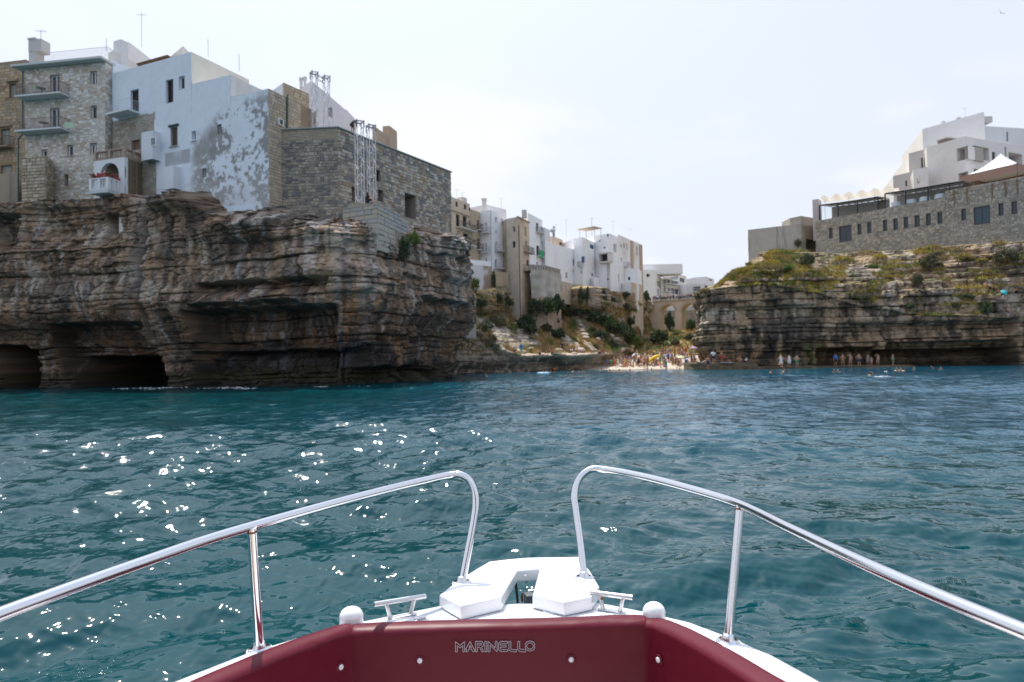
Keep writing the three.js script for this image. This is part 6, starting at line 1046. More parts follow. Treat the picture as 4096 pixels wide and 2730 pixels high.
// ---------------------------------------------------------------- restaurant and hotel on the bluff
{
  const A = pl(3276, 130), B0 = pl(4096, 104), dx = B0.x - A.x, dz = B0.z - A.z, B = { x: A.x + dx * 1.35, z: A.z + dz * 1.35 }, W = frame(A, B), h = thing('restaurant', 'long rubble-stone restaurant wall with a row of narrow dark windows', 'restaurant');
  const low = W.hit(...Z8(1400, 830)).y, hi = W.hit(...Z8(2000, 668)).y, us = W.hit(...Z8(1735, 760)).u, y0 = 17.5;
  const wl = [[820, 1008, 850, 1090], [900, 990, 998, 1115], [1045, 975, 1077, 1060], [1122, 963, 1155, 1050], [1245, 945, 1278, 1033], [1328, 935, 1362, 1023], [1410, 922, 1445, 1010], [1495, 910, 1535, 998], [1585, 895, 1622, 988], [1675, 882, 1713, 975], [1862, 858, 1898, 948], [1960, 838, 2090, 978], [2155, 815, 2195, 910], [2258, 800, 2302, 897]].map(q => W.rect(Z8, q));
  const rust = [1910, 1810, 2110, 2215, 2310].map(x => W.hit(...Z8(x, 800)).u);
  const col = (u, y, c) => { const v = .75 + .5 * fbm(u * 1.2, y * 1.2, 3, 3); c[0] = .26 * v; c[1] = .235 * v; c[2] = .205 * v; };
  const A_ = W.P(0, 0), M_ = W.P(us, 0), B_ = W.P(W.len, 0), bk = (p) => ({ x: p.x - W.nx * 8, z: p.z - W.nz * 8 }), f = (p) => ({ x: p.x, z: p.z });
  block(h, { pts: [f(A_), f(M_), bk(M_), bk(A_)], y0, y1: low, col, step: .5, rel: .08, walls: { 0: { holes: wl.filter(r => r.u1 < us) } }, parapet: .3 });
  block(h, { pts: [f(W.P(us + .003, 0)), f(B_), bk(B_), bk(M_)], y0, y1: hi, col, step: .5, rel: .08, walls: { 0: { holes: wl.filter(r => r.u0 > us).map(r => ({ ...r, u0: r.u0 - us, u1: r.u1 - us })) } }, parapet: .3 });
  wl.forEach((r, i) => opening(h, W, r, 'window', { frame: M(.02, .035, .05, .4), single: r.u1 - r.u0 < 1.6, pane: i === 11 ? M(.02, .06, .085, .07) : M(.03, .04, .05, .08) }));
  layStones(h, [{ W, u0: 0, u1: us, y0, y1: low - .02, holes: wl }, { W, u0: us, u1: W.len * .82, y0, y1: hi - .02, holes: wl }], { h: [.2, .42], w: [.24, .62], proud: .06, joint: .035, seed: 81, round: true, colors: [[.34, .31, .27], [.40, .365, .315], [.29, .265, .235], [.46, .415, .35], [.38, .32, .25], [.25, .23, .21]] });
  // rust runs below the roof drains
  for (const u of rust.slice(0, 5)) { const g = new THREE.PlaneGeometry(.34, 2.6, 4, 24), P = g.attributes.position; for (let i = 0; i < P.count; i++) { const t = (P.getY(i) + 1.3) / 2.6; P.setX(i, P.getX(i) * (.2 + .8 * t) * (.5 + n3(t * 14, u + P.getX(i) * 9, 5)) + .16 * (n3(t * 9, u, 2) - .5)); } g.rotateY(W.ry); const p = W.P(u, hi - 1.5, .115); g.translate(p.x, p.y, p.z); mesh('rust_run', g, M(.20, .125, .075, .95), h); }
  // glazed pergola
  const pg = thing('glazed_pergola', 'dark-framed glass pergola on the restaurant terrace', 'pergola'), dk = M(.022, .024, .028, .5), beamAt = (p, q, w = .16) => bar(p, q, w / 2, 4);
  const Q = (x, y, o) => { const q = W.hit(...Z8(x, y), o); return W.P(q.u, q.y, o); };
  const o1 = -.6, sec = [[745, 830, 925], [892, 812, 905], [1045, 790, 885], [1205, 763, 855]], sec2 = [[1262, 738, 850], [1425, 713, 820], [1600, 684, 792], [1770, 655, 770], [1880, 640, 690]];
  for (const S of [sec, sec2]) {
    for (const [x, a, b] of S) mesh('post', beamAt(Q(x, a, o1), Q(x, b + 20, o1), .24), dk, pg);
    for (let i = 0; i + 1 < S.length; i++) {
      const a = Q(S[i][0], S[i][1], o1), b = Q(S[i + 1][0], S[i + 1][1], o1), inn = V(-W.nx * 4.5, .25, -W.nz * 4.5); mesh('beam', beamAt(a, b, .36), dk, pg);
      for (let k = 0; k < 3; k++) { const p = a.clone().lerp(b, k / 3); mesh('rafter', beamAt(p, p.clone().add(inn), .12), dk, pg); }
      const c = Q(S[i][0], S[i][2] + 18, o1), d = Q(S[i + 1][0], S[i + 1][2] + 18, o1), g = new THREE.BufferGeometry(); g.setAttribute('position', new THREE.Float32BufferAttribute([c, d, b, c, b, a].flatMap(v => [v.x, v.y, v.z]), 3)); g.computeVertexNormals();
      mesh('pane', g, M(.85, .9, .92, .03, { phys: 1, transmission: 1, thickness: 0, ior: 1.5, side: 2 }), pg);
      const e = new THREE.BufferGeometry(), a2 = a.clone().add(inn), b2 = b.clone().add(inn); e.setAttribute('position', new THREE.Float32BufferAttribute([a, b, b2, a, b2, a2].flatMap(v => [v.x, v.y + .1, v.z]), 3)); e.computeVertexNormals(); mesh('roof_sheet', e, M(.5, .45, .38, .8, { side: 2 }), pg);
      const w0 = a.clone().add(inn), w1 = b.clone().add(inn), bw = new THREE.BufferGeometry(); bw.setAttribute('position', new THREE.Float32BufferAttribute([[w0.x, c.y, w0.z], [w1.x, d.y, w1.z], [w1.x, w1.y, w1.z], [w0.x, c.y, w0.z], [w1.x, w1.y, w1.z], [w0.x, w0.y, w0.z]].flat(), 3)); bw.computeVertexNormals(); mesh('back_wall', bw, M(.34, .29, .24, .9, { side: 2 }), pg);
    }
  }
  for (const [x, y] of [[1348, 822], [1465, 800], [1575, 785], [1695, 765]]) { const q = W.hit(...Z8(x, y), -1.6), p = W.P(q.u, low - .3, -1.6), t = thing('restaurant_table', `white-clothed table on the restaurant terrace, ${['first', 'second', 'third', 'last'][[1348, 1465, 1575, 1695].indexOf(x)]} from the pergola corner`, 'table', p, 'tables on the restaurant terrace'); const g = new THREE.CylinderGeometry(.75, .9, .75, 18, 3); g.translate(0, .95, 0); mesh('tablecloth', g, M(.72, .72, .74), t); mesh('leg', bar(V(0, 0, 0), V(0, .6, 0), .06), dk, t); }
  // wavy cream sunshade and the white parasol behind
  { const p0 = at(...Z8(775, 775), 136), p1 = at(...Z8(1385, 690), 123), n = 90, hgt = 1.5, g = gridGeo(n, 6, (i, j, o) => { const t = i / n, p = p0.clone().lerp(p1, t), y = .75 * Math.sin(t * 6.2 * 2 * Math.PI * .95); o.x = p.x; o.z = p.z - 1.0 * (j / 6); o.y = p.y - .9 + (1.35 + y * .42) * (j / 6); }); const s = thing('wavy_sunshade', 'cream rippled fabric sunshade above the restaurant pergola', 'sunshade'); mesh('fabric', g, M(.66, .58, .47, .8, { side: 2 }), s); for (const t of [.02, .35, .68, .98]) { const p = p0.clone().lerp(p1, t); mesh('post', bar(p.clone().setY(low - .3), p, .05), frameW, s); } }
  { const a = frame(pl(Z8(722, 0)[0], 131.5), pl(Z8(770, 0)[0], 130.8)), t = thing('pink_pillar', 'pinkish plastered pillar at the corner of the pergola', 'pillar'); block(t, { pts: [a.A, a.B, back_(a.B, a, 2), back_(a.A, a, 2)], y0: 24, y1: a.hit(...Z8(745, 778)).y, col: plaster(.52, .46, .46, 111, .1), step: .6, parapet: .05 }); }
  // hotel
  const ht = thing('hotel', 'stepped white stone hotel with deep loggias above the restaurant', 'hotel'), hc = plaster(.70, .665, .64, 113, .18, .55, .48, .41), hLit = plaster(.72, .68, .62, 115, .1), hg = plaster(.68, .67, .68, 117, .05);  // side faces lighter and creamier than fronts: their sunlight is in the plaster colour
  const vol = (cs, top, ti, col, win = [], o = {}) => { const pts = cs.map(([x, d]) => pl(Z8(x, 0)[0], d)), fr = []; for (let i = 0; i + 1 < pts.length; i++) fr.push(frame(pts[i], pts[i + 1])); const walls = {}; fr.forEach((w, i) => walls[i] = { holes: [], col: col[i] }); const ws = win.map(([f, q, s, op]) => { const r = fr[f].rect(Z8, q); r.deep = op && op.deep; walls[f].holes.push(r); return [f, r, s, op || {}]; }); const L = pts[pts.length - 1], y1 = yAt(...Z8(...top), cs[ti][1]); block(ht, { pts: [...pts, { x: L.x + 2, z: L.z - 10 }, { x: pts[0].x + 4, z: pts[0].z - 12 }], y0: o.y0 || 24, y1, col: col[0], step: .5, rel: .04, walls, parapet: .3 }); ws.forEach(([f, r, s, op]) => opening(ht, fr[f], r, s, { ...op, single: r.u1 - r.u0 < 1 })); return { fr, y1 }; };
  const slit = { frame: frameD, pane: M(.03, .05, .06, .1) };
  vol([[1550, 151], [1613, 144], [2108, 134]], [1613, 230], 1, [hLit, hg], [[0, [1590, 365, 1605, 410], 'window', slit]]);
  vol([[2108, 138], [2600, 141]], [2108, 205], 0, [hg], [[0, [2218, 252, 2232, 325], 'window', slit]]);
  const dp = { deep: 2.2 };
  const v2 = vol([[1610, 137], [1640, 132], [1950, 125.5], [2480, 134]], [1950, 285], 2, [hLit, hc, hc], [[1, [1825, 372, 1915, 475], 'hole', dp], [2, [1955, 370, 2080, 470], 'hole', dp], [1, [1838, 570, 1918, 640], 'hole', dp], [2, [1962, 550, 2075, 640], 'hole', dp], [2, [2104, 410, 2132, 478], 'window', slit], [2, [2205, 370, 2218, 495], 'window', slit], [2, [2236, 420, 2342, 512], 'hole', dp]]);
  vol([[1468, 142], [1497, 137], [1618, 134.5]], [1497, 421], 1, [hLit, plaster(.50, .46, .43, 119, .1)], [[1, [1545, 455, 1560, 545], 'window', slit]]);
  vol([[1338, 141], [1367, 137], [1503, 134]], [1367, 600], 1, [hLit, plaster(.52, .475, .45, 121, .1)], [[1, [1420, 635, 1435, 680], 'window', slit]]);
  vol([[1505, 137], [1528, 131], [1648, 129]], [1528, 549], 1, [hLit, hc], [[0, [1512, 610, 1522, 650], 'window', slit]]);
  for (const [x, y, w, hh] of [[1720, 190, .55, 1.6], [1840, 165, .55, 1.9], [1803, 190, .5, .9]]) { const q = at(...Z8(x, y + 12), 147), c = mesh('chimney', join([box(w, hh, w, q.x, q.y, q.z), box(w * 1.3, .25, w * 1.3, q.x, q.y + hh / 2, q.z)]), M(.58, .57, .56), ht); }
  { const q = at(...Z8(1950, 172), 140), g = box(5.5, 1.2, 4, q.x, q.y - .2, q.z); mesh('roof_room', g, M(.56, .54, .52), ht); const a = at(...Z8(1893, 150), 138), b = at(...Z8(1893, 58), 138); antenna(a, b.y - a.y, 'tall antenna on the hotel roof'); }
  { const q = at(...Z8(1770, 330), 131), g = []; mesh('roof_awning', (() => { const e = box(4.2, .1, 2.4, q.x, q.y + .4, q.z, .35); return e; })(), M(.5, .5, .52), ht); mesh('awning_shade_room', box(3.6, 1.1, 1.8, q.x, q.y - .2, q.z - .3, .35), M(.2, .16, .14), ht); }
  // party tent
  { const c = at(...Z8(2180, 600), 117), r = 4.5, t = thing('party_tent', 'white peaked party tent with a brown valance behind the restaurant wall', 'tent', V(c.x, c.y - 2.1, c.z)); const pr = []; const n = 24, g = gridGeo(n * 4, 14, (i, j, o) => { const a = i / (n * 4) * 4, k = Math.floor(a) % 4, f = a - Math.floor(a), C = [[-1, 1], [1, 1], [1, -1], [-1, -1]], p = C[k], q = C[(k + 1) % 4], v = 1 - j / 14; const x = lerp(p[0], q[0], f), z = lerp(p[1], q[1], f); o.x = x * r * v; o.z = z * r * v; o.y = 2.6 + 3.4 * Math.pow(1 - v, 1.7); }); g.rotateY(.5); mesh('roof_sheet', g, M(.76, .76, .77, .7, { side: 2 }), t); const v = gridGeo(n * 4, 1, (i, j, o) => { const a = i / (n * 4) * 4, k = Math.floor(a) % 4, f = a - Math.floor(a), C = [[-1, 1], [1, 1], [1, -1], [-1, -1]], p = C[k], q = C[(k + 1) % 4]; o.x = lerp(p[0], q[0], f) * r * .99; o.z = lerp(p[1], q[1], f) * r * .99; o.y = 2.6 - j * (1.1 + .35 * Math.sin(f * Math.PI)); }); v.rotateY(.5); mesh('valance', v, M(.30, .18, .14, .8, { side: 2 }), t); for (const [x, z] of [[-1, 1], [1, 1], [1, -1], [-1, -1]]) { const p = V(x * r * .98, 0, z * r * .98).applyAxisAngle(V(0, 1, 0), .5); mesh('pole', bar(p.clone().setY(-2), p.clone().setY(2.7), .06), frameD, t); } }
  // old bastion wall left of the restaurant
  const ow = thing('old_rendered_wall', 'weathered grey rendered wall on the bluff with an arched recess', 'wall'), a0 = pl(Z8(204, 0)[0], 143), a1 = pl(Z8(206, 0)[0], 137), a2 = pl(Z8(628, 0)[0], 131.5), a3 = pl(Z8(742, 0)[0], 134), O1 = frame(a1, a2), O2 = frame(a2, a3), oy = O1.hit(...Z8(330, 1006)).y, oc = plaster(.40, .375, .335, 123, .9, .19, .17, .145), ar = O2.rect(Z8, [640, 1100, 738, 1178]); ar.deep = 1.6;
  block(ow, { pts: [a0, a1, a2, a3, { x: a3.x + 3, z: a3.z - 6 }, pl(Z8(230, 0)[0], 148)], y0: 18, y1: oy, col: oc, step: .25, rel: .12, walls: { 0: {}, 1: {}, 2: { holes: [ar], col: plaster(.34, .28, .2, 125, .5, .2, .16, .12) } }, parapet: .3 });
  opening(ow, O2, ar, 'hole', { deep: 1.6 });
  { const g = [], yb = ar.y0; for (let i = 0; i <= 16; i++) { const u = lerp(-1.2, O2.len, i / 16); g.push(bar(O2.P(u, yb - .1, .5), O2.P(u, yb + 1.1, .5), .022, 4)); } g.push(bar(O2.P(-1.2, yb + 1.1, .5), O2.P(O2.len, yb + 1.1, .5), .035, 5)); mesh('iron_fence', join(g), M(.04, .035, .035, .5), ow); }
  { const T = frame(pl(Z8(540, 0)[0], 133.5), a2); block(ow, { pts: [T.A, T.B, a3, { x: a3.x, z: a3.z - 4 }, { x: T.A.x, z: T.A.z - 4 }], y0: oy - .2, y1: T.hit(...Z8(625, 908)).y, col: plaster(.40, .36, .30, 127, .4, .25, .2, .15), step: .4, walls: { 0: {}, 1: {} }, parapet: .2, name: 'corner_turret' }); }
}

// ---------------------------------------------------------------- finding spots on the surveyed ground
function proj(p) { const v = p.clone().sub(EYE), d = v.dot(CF); return [CX + FPX * v.dot(CR) / d, CY - FPX * v.dot(CU) / d, d]; }
function surfSamples(surf, s0, s1, y0, y1, ds, dy) { const o = []; for (let s = s0; s < s1; s += ds) for (let y = y0; y < y1; y += dy) { const p = surf.point(s, y); o.push({ p, q: proj(p), s, y }); } return o; }
const sampM = surfSamples(slopeM, 2, pathM.len - 4, 0.6, 17, 0.45, 0.22), sampR = surfSamples(bluff, 20, pathR.len - 32, 0.15, 22.5, 0.5, 0.2);
function onSurf(S, px, py) { let b = null, bd = 1e9; for (const a of S) { const e = Math.hypot(a.q[0] - px, (a.q[1] - py) * 1.3) + a.q[2] * 0.15; if (e < bd) { bd = e; b = a; } } return b.p.clone(); }
function onGround(px, py) { const r = ray(px, py); for (let t = 60; t < 260; t += 0.15) { const p = EYE.clone().addScaledVector(r, t); if (p.y <= groundH(p.x, p.z)) return V(p.x, groundH(p.x, p.z), p.z); } return null; }

// ---------------------------------------------------------------- plants
function foliage(seed, n, leaf, shape) { // many leaf faces in clumps through a volume of radius 1
  srand(seed); const cl = []; for (let i = 0; i < 30; i++) { const a = rnd(0, 6.28), b = Math.acos(rnd(-.35, 1)), r = rnd(.45, .86); cl.push([Math.sin(b) * Math.cos(a) * r, Math.cos(b) * r, Math.sin(b) * Math.sin(a) * r, rnd(.16, .36)]); }
  const P = [], C = [];
  for (let i = 0; i < n; i++) {
    const c = cl[i % cl.length], a = rnd(0, 6.28), b = Math.acos(rnd(-1, 1)), r = c[3] * Math.pow(rnd(), .4), x = c[0] + Math.sin(b) * Math.cos(a) * r, y = c[1] + Math.cos(b) * r, z = c[2] + Math.sin(b) * Math.sin(a) * r;
    const L = leaf * rnd(.6, 1.3), w = L * rnd(.35, .6), d = V(rnd(-1, 1), rnd(-.4, 1), rnd(-1, 1)).normalize(), s = V(rnd(-1, 1), rnd(-.3, .3), rnd(-1, 1)).cross(d).normalize().multiplyScalar(w), e = d.multiplyScalar(L), up = V(0, L * .2, 0);
    const q = [V(x, y, z), V(x, y, z).addScaledVector(e, .5).add(s).add(up), V(x, y, z).add(e), V(x, y, z).addScaledVector(e, .5).sub(s).add(up)];
    for (const k of [0, 1, 2, 0, 2, 3]) P.push(q[k].x, q[k].y, q[k].z);
    const v = rnd(.65, 1.35), h = rnd(-.15, .2); for (let k = 0; k < 6; k++) C.push(v * (1 + h), v, v * (1 - h));
  }
  const g = new THREE.BufferGeometry(); g.setAttribute('position', new THREE.Float32BufferAttribute(P, 3)); g.setAttribute('color', new THREE.Float32BufferAttribute(C, 3)); g.computeVertexNormals(); return g;
}
const leafGeos = [foliage(3, 1500, .16), foliage(8, 1500, .14), foliage(15, 1100, .19)];
const leafMat = (r, g, b) => M(r, g, b, .75, { phys: 1, vertexColors: true, transmission: .25, thickness: 0, side: 2 });
const dkG = [.040, .068, .024], mdG = [.065, .105, .03], brG = [.11, .17, .035], olG = [.10, .10, .045], ylG = [.24, .20, .035];
function bush(p, rx, ry, rz, c, label, group, k = 0, cat = 'bush') {
  const t = thing(cat === 'tree' ? 'tree' : 'bush', label, cat, p, group), m = mesh('crown', leafGeos[k % 3], leafMat(...c), t); m.position.y = ry * .55; m.scale.set(rx, ry, rz); m.rotation.y = k * 1.7;
  const st = []; for (let i = 0; i < 4; i++) { const a = i * 1.6 + k; st.push(bar(V(0, -.3, 0), V(Math.cos(a) * rx * .4, ry * .6, Math.sin(a) * rz * .4), .05 + ry * .012, 5)); } mesh('trunk', join(st), M(.09, .07, .05), t); return t;
}
{
  const SG = 'bushes on the ravine slope', mp = (Z, x, y) => onSurf(sampM, ...Z(x, y)), sc = (p) => -p.z / FPX, B = (Z, zs, x, y, w, h, c, label, k) => { const p = mp(Z, x, y + h * .42), q = sc(p) / zs; bush(p, w * q * .5, h * q * .62, w * q * .45, c, label, SG, k); };
  [[Z6, 2.852, 285, 1120, 120, 180, brG, 'bright green shrub hanging beside the peeling retaining wall'], [Z6, 2.852, 560, 1270, 150, 150, dkG, 'dark round bush under the plain tan retaining wall'], [Z6, 2.852, 650, 1310, 150, 150, dkG, 'dark bush between the tan wall and the tower house'], [Z6, 2.852, 715, 1400, 190, 130, mdG, 'low green bush at the foot of the tan tower'], [Z6, 2.852, 1095, 1295, 90, 100, dkG, 'small dark bush below the pierced parapet terrace'], [Z6, 2.852, 980, 1320, 90, 70, dkG, 'tiny dark bush beside the tan tower foot'], [Z6, 2.852, 1310, 1255, 90, 120, dkG, 'dark bush on the rock edge below the short tan wall'], [Z6, 2.852, 930, 1440, 80, 70, dkG, 'small bush right below the tower house'], [Z6, 2.852, 1060, 1500, 180, 140, dkG, 'wide dark bush on the lower slope'], [Z6, 2.852, 1180, 1520, 170, 120, mdG, 'leafy bush beside the wide dark bush on the lower slope'],
    [Z6, 2.852, 1500, 1420, 220, 130, dkG, 'dense dark bush below the climbing greenery'], [Z7, 2.24, 195, 1060, 190, 150, dkG, 'uppermost fig bush of the long hedge on the slope'], [Z7, 2.24, 290, 1120, 190, 160, mdG, 'second fig bush of the long hedge on the slope'], [Z7, 2.24, 380, 1165, 190, 160, dkG, 'third fig bush of the long hedge on the slope'], [Z7, 2.24, 465, 1215, 180, 150, mdG, 'fourth fig bush of the long hedge on the slope'], [Z7, 2.24, 545, 1270, 130, 100, brG, 'lowest bright fig bush of the long hedge'], [Z7, 2.24, 450, 855, 120, 70, dkG, 'bush under the white annex wall'], [Z7, 2.24, 640, 880, 80, 130, dkG, 'bush at the bridge end of the town'], [Z7, 2.24, 620, 970, 90, 110, mdG, 'hanging bush on the rock beside the bridge'], [Z7, 2.24, 330, 890, 120, 60, dkG, 'bush along the foot of the loggia house'], [Z7, 2.24, 700, 985, 90, 70, olG, 'olive-green bush above the left bridge arch']].forEach((a, i) => B(a[0], a[1], a[2], a[3], a[4], a[5], a[6], a[7], i));
  srand(123); const where = ['below the peeling wall', 'below the tan tower', 'under the terrace wall', 'beside the fig hedge', 'under the loggia house', 'above the beach end'];
  const ord = ['first', 'second', 'third', 'fourth', 'fifth', 'sixth', 'seventh', 'eighth', 'ninth', 'tenth', 'eleventh', 'twelfth'], nth = {}; const spots = []; for (let i = 0; i < 26; i++) spots.push([rnd(1880, 2540), rnd(1230, 1400), rnd(.6, 1.5), pick([dkG, dkG, mdG, olG])]);
  spots.sort((a, b) => a[0] - b[0]).forEach(([px, py, r, c], i) => { const p = onSurf(sampM, px, py + (px - 2200) * .02), w = where[clamp(Math.floor((px - 1880) / 110), 0, 5)]; nth[w] = (nth[w] ?? -1) + 1; bush(p, r * 1.2, r, r, c, `scrub bush ${w}, ${ord[nth[w]]} of them counted from the bastion`, SG, i); });
  // climbing greenery: tall narrow masses
  for (const [Z, zs, x, y0, y1, w, l, k] of [[Z6, 2.852, 1490, 1060, 1390, 80, 'tall ivy column nearest the short tan wall', 1], [Z6, 2.852, 1575, 1090, 1400, 90, 'tall ivy column beside the box annex', 2], [Z7, 2.24, 262, 770, 960, 60, 'ivy mass between the box annex and the loggia house', 4]]) { const p = mp(Z, x, y1), q = sc(p) / zs, t = bush(p, w * q * .55, (y1 - y0) * q * .55, w * q * .5, dkG, l, 'climbing greenery on the rock', k); }
  // valley floor by the bridge
  for (const [x, y, w, h, c, l, k, cat] of [[770, 1300, 190, 150, dkG, 'round dark carob bush above the beach', 0, 'bush'], [1025, 1262, 120, 66, dkG, 'clipped dark hedge near the bridge pier', 1, 'bush'], [850, 1180, 90, 190, dkG, 'dark tree standing in the left bridge arch', 2, 'tree'], [1045, 1180, 100, 120, mdG, 'green tree standing in the right bridge arch', 0, 'tree'], [905, 1215, 80, 36, mdG, 'low hedge at the bridge pier foot', 1, 'bush'], [1075, 1160, 70, 90, brG, 'bright bush beside the bluff behind the bridge', 2, 'bush'], [900, 1310, 110, 70, olG, 'olive shrub on the ravine floor', 1, 'bush']]) { const p = onGround(...Z7(x, y)); if (!p) continue; const q = sc(p) / 2.24; bush(p, w * q * .5, h * q * .62, w * q * .45, c, l, 'plants on the ravine floor', k, cat); }
  // bluff
  const Z9 = zoom(2750, 1000, 1.748);
  [[840, 80, 120, 110, olG, 'dark shrub below the iron fence on the bluff'], [1245, 350, 90, 80, olG, 'round grey-green shrub on the bluff face'], [1710, 100, 150, 130, olG, 'large dark shrub below the restaurant wall'], [1620, 215, 90, 100, olG, 'brown-green shrub under the large dark shrub'], [2250, 45, 200, 110, olG, 'broad dark shrub under the big restaurant window'], [2095, 420, 80, 110, mdG, 'green shrub hanging over the diving ledge'], [1900, 390, 70, 60, olG, 'small shrub on the middle ledge'], [1450, 430, 80, 60, olG, 'dry shrub on the lower ledge'], [1555, 400, 70, 50, mdG, 'green tuft-like shrub on the lower ledge'], [1950, 330, 120, 50, mdG, 'low green shrub beside the bathing towels'], [95, 450, 50, 80, mdG, 'green cushion plant at the corner of the bluff'], [540, 160, 120, 40, ylG, 'yellow-flowered bush on the grass bench'], [700, 130, 110, 40, brG, 'bright green bush on the grass bench'], [1940, 60, 130, 60, ylG, 'yellow-flowered bush under the restaurant wall'], [2060, 80, 90, 50, ylG, 'yellow-flowered bush nearest the broad dark shrub'], [1290, 120, 110, 36, brG, 'green low bush midway along the bench'], [640, 60, 40, 40, ylG, 'little yellow bush beside the arched recess'], [430, 100, 60, 34, ylG, 'yellow bush near the left end of the bench']].forEach(([x, y, w, h, c, l], i) => { const p = onSurf(sampR, ...Z9(x, y + h * .4)), q = sc(p) / 1.748; bush(p, w * q * .5, h * q * .62, w * q * .45, c, l, 'shrubs on the bluff', i); });
  // wall plants
  for (const [Z, x, y, d, rx, ry, c, l, k] of [[Z8, 1545, 1195, 119.5, .55, 2.0, dkG, 'dark plant growing out of the restaurant wall', 0], [Z8, 575, 1135, 131.5, .8, 1.0, olG, 'shrub on the edge of the old rendered wall', 1], [Z3, 1195, 1410, 60.5, .55, 1.0, brG, 'yellow-green plant at the foot of the bastion', 2], [Z3, 1120, 1500, 58.5, .6, 1.6, dkG, 'dark plant trailing down the headland cliff', 0], [Z3, 1430, 1400, 69.5, .8, .5, ylG, 'yellow grass cushion at the bastion corner', 1], [Z3, 1560, 1410, 72, .6, .5, ylG, 'small yellow cushion plant at the headland tip', 2], [Z6, 985, 1400, 122.5, 1.6, 2.2, dkG, 'dark bush growing against the tower side of the terrace wall', 0], [Z6, 1110, 1385, 123.5, 1.9, 2.0, mdG, 'green bush growing against the middle of the terrace wall', 1], [Z6, 1225, 1370, 127, 1.7, 2.4, dkG, 'dark bush growing against the far end of the terrace wall', 2], [Z6, 500, 1100, 120, .5, 2.4, dkG, 'ivy strip on the retaining wall edge', 1]]) { const p = at(...Z(x, y), d); bush(p.setY(p.y - ry * .5), rx, ry, rx, c, l, undefined, k); }
  { // plants growing down the crack in the headland
    srand(21); for (let i = 0; i < 9; i++) { const y = 485 + i * 36, [px, py] = ZD(343 + rnd(-4, 4), y), q = pathL.sy(px, py), [x, z, nx, nz] = pathL.at(q[0]), p = V(x + nx * (-.1 - .16 * i), q[1], z + nz * (-.1 - .16 * i)); bush(p, rnd(.22, .45), rnd(.5, 1.0), rnd(.22, .4), i % 3 ? dkG : mdG, `green plant in the vertical headland crack, ${['topmost', 'second', 'third', 'fourth', 'fifth', 'sixth', 'seventh', 'eighth', 'lowest'][i]} of nine going down`, 'plants in the headland crack', i); }
  }
  // loose boulders on the slope and the bluff
  { srand(91); const rocks = [0, 1, 2, 3].map(k => { const g = new THREE.IcosahedronGeometry(1, 2), P = g.attributes.position; for (let i = 0; i < P.count; i++) { const x = P.getX(i), y = P.getY(i), z = P.getZ(i), f = .72 + .5 * fbm(x * 1.3 + k * 7 + 9, y * 1.3 + 9, z * 1.3 + 9, 3); P.setXYZ(i, x * f * 1.25, y * f * .75, z * f); } return flat(g); });
    const bn = {}, bs = []; for (let i = 0; i < 32; i++) bs.push(rnd(2060, 2560)); bs.sort((a, b) => a - b);
    for (let i = 0; i < 32; i++) { const px = bs[i], py = rnd(1300, 1420) + (px - 2300) * .03, p = onSurf(sampM, px, py), zn = clamp(Math.floor((px - 2060) / 100), 0, 4), nb = bn[zn] = (bn[zn] ?? -1) + 1, m = single('boulder', i < 32 ? `pale limestone boulder ${['below the tan tower', 'below the terrace wall', 'under the fig bushes', 'near the ledge', 'above the beach'][zn]}, ${ord[nb]} of them counted from the bastion` : 'pale limestone boulder on the stepped bluff', 'boulder', rocks[i % 4], i % 3 ? M(.46, .39, .32) : M(.38, .31, .245), i < 32 ? 'boulders on the ravine slope' : 'boulders on the bluff'); m.position.copy(p); const r = rnd(.3, .85); m.scale.set(r * rnd(.9, 1.4), r * rnd(.7, 1.1), r); m.rotation.y = rnd(0, 6.28); } }
  // grass and dry herbs: uncountable
  const blade = (() => { const P = []; srand(5); for (let i = 0; i < 9; i++) { const a = rnd(0, 6.28), l = rnd(.2, .5), x = rnd(-.16, .16), z = rnd(-.16, .16), w = .03; P.push(x - w * Math.sin(a), 0, z + w * Math.cos(a), x + w * Math.sin(a), 0, z - w * Math.cos(a), x + Math.cos(a) * l * .5, l, z + Math.sin(a) * l * .5); } const g = new THREE.BufferGeometry(); g.setAttribute('position', new THREE.Float32BufferAttribute(P, 3)); g.computeVertexNormals(); return g; })();
  const field = (pts, label, scale) => { const m = new THREE.InstancedMesh(blade, M(1, 1, 1, .8, { side: 2 }), pts.length), o = new THREE.Object3D(), c = new THREE.Color(); srand(33); pts.forEach(([p, col], i) => { o.position.copy(p); o.rotation.y = rnd(0, 6.28); const s = scale * rnd(.6, 1.5); o.scale.set(s, s * rnd(.7, 1.2), s); o.updateMatrix(); m.setMatrixAt(i, o.matrix); const v = rnd(.7, 1.3); m.setColorAt(i, c.setRGB(col[0] * v, col[1] * v, col[2] * v)); }); m.name = numbered('grass'); m.userData = { kind: 'stuff', label }; scene.add(m); };
  srand(61); let pts = [];
  for (let i = 0; i < 60000 && pts.length < 16000; i++) { const s = rnd(bluff.sP(2800) - 4, pathR.len - 40), B0 = bluff.brink(s), y = rnd(B0 - .2, bluff.base(s) + .5), n = fbm(s * .3, y * .45, 74, 3); if (n < (s < bluff.sP(3300) && y < B0 + 3.5 ? .49 : .545)) continue; const a = bluff.point(s, y), b = bluff.point(s, y + .09), fl = Math.hypot(a.x - b.x, a.z - b.z) / .09; if (fl < 1.1) continue; const h = fbm(s * .5, y * .6, 7, 3); pts.push([a, h > .53 ? [.36, .28, .05] : h > .42 ? [.17, .19, .04] : [.30, .22, .08]]); }
  field(pts, 'dry yellow and green grass on the bluff', 0.95); pts = [];
